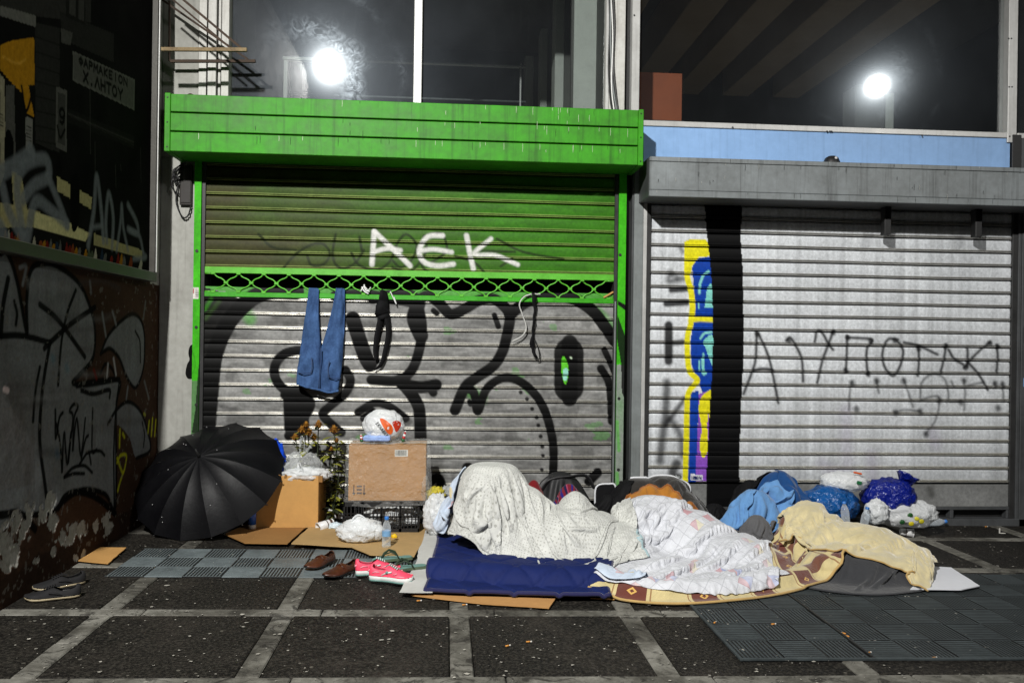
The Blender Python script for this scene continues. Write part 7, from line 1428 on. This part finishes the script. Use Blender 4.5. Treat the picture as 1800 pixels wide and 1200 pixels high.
# ---- shoes
def shoe(label, toe, heel, mats, kind='sneaker', h=.085, wd=.098, name='shoe', group=None, hbase=.0, cat='shoe', roll=0.0):
    toe = g3(*toe, hbase); heel = g3(*heel, hbase); L = .285; d = (toe - heel); d.z = 0; d.normalize(); org = (toe + heel) / 2 - d * L / 2; org.z = gz(org.x) + hbase; sd = Vector((-d.y, d.x, 0))
    t = thing(name, label, cat, org, group=group)
    wf = lambda s: wd / 2 * (np.interp(s, [0, .04, .12, .3, .5, .7, .85, .95, 1], [.35, .62, .74, .72, .80, 1.0, .93, .60, .22]))
    bend = lambda s: .012 * math.sin(s * PI)
    def P(s, u, z): return org + d * (L * s) + sd * (u + bend(s)) + Vector((0, 0, z))
    ss = [0, .03, .08, .16, .26, .36, .46, .56, .66, .76, .85, .92, .97, 1.0]
    solh = .034 if kind == 'sneaker' else (.016 if kind == 'canvas' else .010)
    lift = lambda s: .012 * max(0, (s - .8) / .2) ** 2 + (.004 if kind == 'loafer' and .25 < s < .5 else 0)
    bm = B(); rings = []
    for s in ss:
        w_ = wf(s) * 1.06; rings.append([bm.verts.new(P(s, w_ * u, z)) for u, z in ((-1, lift(s) + .002), (-1.02, lift(s) + solh), (0, lift(s) + solh + .001), (1.02, lift(s) + solh), (1, lift(s) + .002), (0, lift(s)))])
    for a, b in zip(rings, rings[1:]):
        for k in range(6): bm.faces.new((a[k], a[(k + 1) % 6], b[(k + 1) % 6], b[k]))
    bm.faces.new(rings[0][::-1]); bm.faces.new(rings[-1]); obj('sole', bm, mats['sole'], t, True)
    if kind == 'sneaker':
        bm = B(); rings = []
        for s in ss: rings.append([bm.verts.new(P(s, wf(s) * 1.10 * u, lift(s) + z)) for u, z in ((-1, .0005), (-1, .011), (1, .011), (1, .0005))])
        for a, b in zip(rings, rings[1:]):
            for k in range(4): bm.faces.new((a[k], a[(k + 1) % 4], b[(k + 1) % 4], b[k]))
        bm.faces.new(rings[0][::-1]); bm.faces.new(rings[-1]); obj('outsole', bm, mats['inner'], t, True)
    # upper: arched sections, open over the heel half
    top = lambda s: np.interp(s, [0, .06, .2, .34, .45, .58, .72, .86, .95, 1], [h * .95, h, h * .78, h * .72, h * .95, h * .80, h * .60, h * .50, h * .36, solh + .006])
    bm = B(); rings = []; n = 13
    for s in ss:
        w_ = wf(s); zt = top(s); row = []
        op = np.interp(s, [.04, .08, .36, .46, .5], [0, .48, .55, .2, 0])
        for k in range(n):
            a = PI * k / (n - 1); u = -math.cos(a); z = math.sin(a) ** .62
            row.append(bm.verts.new(P(s, w_ * u * (1 - .18 * z), lift(s) + solh - .004 + (zt - solh) * z)))
        rings.append(row)
    hole = set()
    for i, (a, b) in enumerate(zip(rings, rings[1:])):
        for k in range(n - 1):
            s = (ss[i] + ss[i + 1]) / 2
            if .07 < s < .44 and abs(k - (n - 2) / 2) < (2.6 if s < .36 else 1.6): continue
            bm.faces.new((a[k], a[k + 1], b[k + 1], b[k]))
    bm.faces.new(rings[0][::-1])
    o = up_ = obj('upper', bm, mats['upper'], t, True); m = o.modifiers.new('thickness', 'SOLIDIFY'); m.thickness = .005; m.offset = 1; m = o.modifiers.new('smooth', 'SUBSURF'); m.levels = 1; m.render_levels = 1
    bm = B(); rings = []
    for s in np.linspace(.05, .48, 7):
        w_ = wf(s) * .84; rings.append([bm.verts.new(P(s, w_ * u, lift(s) + solh + z)) for u, z in ((-1, .022), (-.6, .006), (0, .004), (.6, .006), (1, .022))])
    for a, b in zip(rings, rings[1:]):
        for k in range(4): bm.faces.new((a[k], a[k + 1], b[k + 1], b[k]))
    obj('insole', bm, mats['inner'], t, True)
    if kind != 'loafer':
        bm = B(); rings = []
        for s in np.linspace(.36, .62, 6): rings.append([bm.verts.new(P(s, wf(s) * .36 * u, lift(s) + top(s) + .006 + .012 * max(0, .5 - s) * 4 - .006 * abs(u))) for u in (-1, 0, 1)])
        for a, b in zip(rings, rings[1:]):
            for k in range(2): bm.faces.new((a[k], a[k + 1], b[k + 1], b[k]))
        obj('tongue', bm, mats['tongue'], t, True)
        for k in range(5):
            s = .46 + k * .045; bm = B(); tube(bm, [P(s, wf(s) * u, lift(s) + top(s) + .010 - .022 * abs(u) ** 2) for u in (-.5, -.2, .2, .5)], .0032, 5); obj('lace', bm, mats['lace'], up_, True)
        for s_ in (-1, 1):
            bm = B(); tube(bm, [P(s, s_ * wf(s) * .97, lift(s) + solh + (top(s) - solh) * z) + sd * s_ * .003 for s, z in ((.30, .15), (.42, .42), (.55, .62))], .006, 5, flat=.4); obj('side_stripe', bm, mats['stripe'], up_, True)
            bm = B(); tube(bm, [P(s, s_ * wf(s) * .99, lift(s) + solh + .003) + sd * s_ * .002 for s in np.linspace(.08, .95, 12)], .0045, 5); obj('foxing', bm, mats['fox'], t, True)
        if kind == 'sneaker':
            for s_ in (-1, 1):
                for zs in (((.66, .25), (.76, .40), (.86, .52)), ((.58, .30), (.64, .55), (.68, .80)), ((.10, .30), (.16, .50), (.26, .55))):
                    bm = B(); tube(bm, [P(s, s_ * wf(s) * (.985 - .10 * z), lift(s) + solh + (top(s) - solh) * z) + sd * s_ * .003 for s, z in zs], .0045, 5, flat=.4); obj('overlay', bm, mats['over'], up_, True)
                q_ = P(.44, s_ * wf(.44) * .97, solh + (top(.44) - solh) * .42) + sd * s_ * .004; bm = B(); bmesh.ops.create_icosphere(bm, subdivisions=2, radius=.011)
                for v in bm.verts: v.co = Vector((v.co.x, v.co.y * .5, v.co.z)) + q_
                obj('badge', bm, mats['inner'], up_, True)
            bm = B(); tube(bm, [P(.02, wf(.02) * u, solh + .03) - d * .004 for u in (-1, -.5, 0, .5, 1)], .012, 6, flat=.5); obj('heel_counter', bm, mats['over'], up_, True)
    else:
        bm = B(); tube(bm, [P(.55, wf(.55) * u, top(.55) + .006 - .03 * abs(u) ** 2) for u in (-.9, -.5, 0, .5, .9)], .008, 6, flat=.4); obj('strap', bm, mats['upper'], t, True)
    return t
pk = worn('coral_pink_mesh', lin(240, 76, 104), lin(200, 50, 80), 20, .4, .6); wt = worn('white_midsole', lin(220, 222, 220), lin(160, 165, 160), 20, .5, .6); tq = worn('teal_grey', lin(110, 150, 142), lin(70, 100, 95), 20, .5, .6); brn = worn('brown_leather', lin(82, 42, 22), lin(34, 17, 9), 9, .8, .34, bump=.3); blu = worn('navy_canvas', lin(15, 14, 17), lin(9, 8, 10), 12, .5, .8); crm = worn('cream_rubber', lin(186, 172, 140), lin(120, 108, 84), 12, .5, .7)
pinkm = dict(over=worn('pale_pink_overlay', lin(240, 150, 165), lin(210, 110, 130), 20, .4, .5), sole=wt, upper=pk, inner=tq, tongue=tq, lace=wt, stripe=wt, fox=pk)
shoe('pink running shoe in front, nearest the camera', (726, 1026), (650, 1018), pinkm, h=.105, group='pair of pink running shoes', name='running_shoe', hbase=.018)
shoe('pink running shoe behind, half hidden by the other', (702, 1008), (627, 1010), pinkm, h=.105, group='pair of pink running shoes', name='running_shoe', hbase=.018)
brm = dict(sole=M['dark'], upper=brn, inner=M['dark'])
shoe('brown leather shoe on the grating next to the pink shoes', (566, 1016), (628, 998), brm, 'loafer', .07, .1, 'leather_shoe', 'pair of brown leather shoes', .018)
shoe('brown leather shoe farther left on the grating', (536, 1001), (586, 983), brm, 'loafer', .07, .1, 'leather_shoe', 'pair of brown leather shoes', .018)
blm = dict(sole=crm, upper=blu, inner=M['dark'], tongue=blu, lace=blu, stripe=blu, fox=blu)
shoe('dark canvas shoe in front by the side wall', (38, 1054), (146, 1046), blm, 'canvas', .075, .1, 'canvas_shoe', 'pair of dark canvas shoes', .004)
shoe('dark canvas shoe behind against the side wall', (66, 1036), (140, 1024), blm, 'canvas', .075, .1, 'canvas_shoe', 'pair of dark canvas shoes', .004)
gn_ = worn('olive_rubber', lin(92, 108, 84), lin(56, 66, 50), 12, .5, .6); gn2 = worn('dark_green_rubber', lin(44, 62, 42), lin(26, 38, 26), 12, .5, .5)
def flipflop(label, toe, heel, hb):
    a = g3(*toe, hb); b = g3(*heel, hb); d = a - b; d.z = 0; d.normalize(); L = .27; org = (a + b) / 2 - d * L / 2; org.z = gz(org.x) + hb; sd = Vector((-d.y, d.x, 0)); t = thing('flip_flop', label, 'sandal', org, group='pair of green flip flops')
    out = [(0, .0), (.03, .028), (.15, .036), (.4, .034), (.65, .048), (.85, .046), (.96, .028), (1, .0)]; C_ = catmull([(s, w_) for s, w_ in out] + [(s, -w_) for s, w_ in out[-2:0:-1]], 4, True)
    bm = B(); prism(bm, [org + d * L * s + sd * u for s, u in C_], (0, 0, .016)); o = obj('sole', bm, gn_, t)
    bm = B(); prism(bm, [org + d * L * (.5 + (s - .5) * .93) + sd * u * .9 + Vector((0, 0, .0165)) for s, u in C_], (0, 0, .002)); obj('footbed', bm, tq, t)
    for s_ in (-1, 1): bm = B(); tube(bm, [org + d * L * s + sd * u * s_ + Vector((0, 0, z)) for s, u, z in ((.80, .002, .018), (.74, .012, .045), (.60, .034, .062), (.45, .042, .045), (.38, .040, .014))], .009, 6, flat=.45); obj('strap', bm, gn2, t, True)
    bm = B(); tube(bm, [org + d * L * .80 + Vector((0, 0, z)) for z in (.016, .034)], .006, 6); obj('toe_post', bm, gn2, t, True)
flipflop('green flip flop behind the pink shoes', (655, 985), (728, 981), .02); flipflop('green flip flop lying half on the grey paper sheet', (678, 1003), (752, 996), .04)
# ---- small litter: butts, chips of paper, specks
filt = worn('butt_filter', lin(205, 140, 60), lin(150, 95, 40), 60, .4, .8); pap = worn('butt_paper', lin(215, 212, 205), lin(160, 156, 150), 60, .4, .8)
def butt(px, py, label, ang):
    p = g3(px, py, .008); t = thing('cigarette_butt', label, 'cigarette butt', p, group='cigarette butts'); d = Vector((math.cos(ang), math.sin(ang), 0)) * .5
    bm = B(); tube(bm, [p - d * .03, p + d * .012], .0045, 7); obj('filter', bm, filt, t, True); bm = B(); tube(bm, [p + d * .0125, p + d * .030], .0042, 7); obj('paper_end', bm, pap, t, True)
for px, py, lb_, an in [(930, 1127, 'orange cigarette butt on the dark slab below the cardboard strip', .1), (893, 1134, 'cigarette butt left of the orange one on the same slab', .5), (737, 1055, 'cigarette butt at the left end of the cardboard strip', .2), (817, 1062, 'cigarette butt at the front edge of the cardboard strip', .2), (1257, 1093, 'cigarette butt on the left part of the dark grating', .9), (1360, 1096, 'cigarette butt in the middle of the dark grating', .2), (1482, 1112, 'cigarette butt in the joint of the dark grating', 2.3), (1488, 1117, 'second cigarette butt in the joint of the dark grating', 2.3), (1528, 1146, 'cigarette butt at the lower end of the grating joint', .4), (1643, 1155, 'cigarette butt on the front rail of the dark grating', .3), (1734, 925, 'cigarette butt by the louvred sill', .2), (772, 1046, 'cigarette butt lying on the cardboard strip by the quilt', .1)]: butt(px, py, lb_, an)
wp = thing('paper_scrap', 'small bent white paper scrap near the louvred sill', 'paper', g3(1757, 937)); bm = B(); box(bm, g3(1757, 937) + Vector((-.004, -.005, 0)), g3(1757, 937) + Vector((.004, .005, .045)), .001); box(bm, g3(1757, 937) + Vector((.0045, -.01, 0)), g3(1757, 937) + Vector((.05, .012, .004)), .001); obj('scrap', bm, pap, wp)
bm = B(); rr = random.Random(9)
for k in range(1900):
    x = rr.uniform(-2.3, 4.6); y = -3.7 + 3.6 * rr.random() ** 1.25; s = (.0016 + .0075 * rr.random() ** 2.2) * (1.7 if rr.random() < .08 else 1); a = rr.uniform(0, PI); z = gz(x) + .0035
    vs = [bm.verts.new((x + math.cos(a + k_ * PI / 2.5) * s * rr.uniform(.6, 1.6), y + math.sin(a + k_ * PI / 2.5) * s * rr.uniform(.6, 1.2), z + rr.uniform(0, .002))) for k_ in range(5)]; bm.faces.new(vs)
tag(obj('litter_specks', bm, worn('pale_grit', lin(176, 172, 162), lin(90, 88, 80), 3, .6, .9)), 'pale specks of grit and paper trodden into the pavement', 'litter', kind='stuff')
for o in ROOTS:
    if '_l' in o: del o['_l']
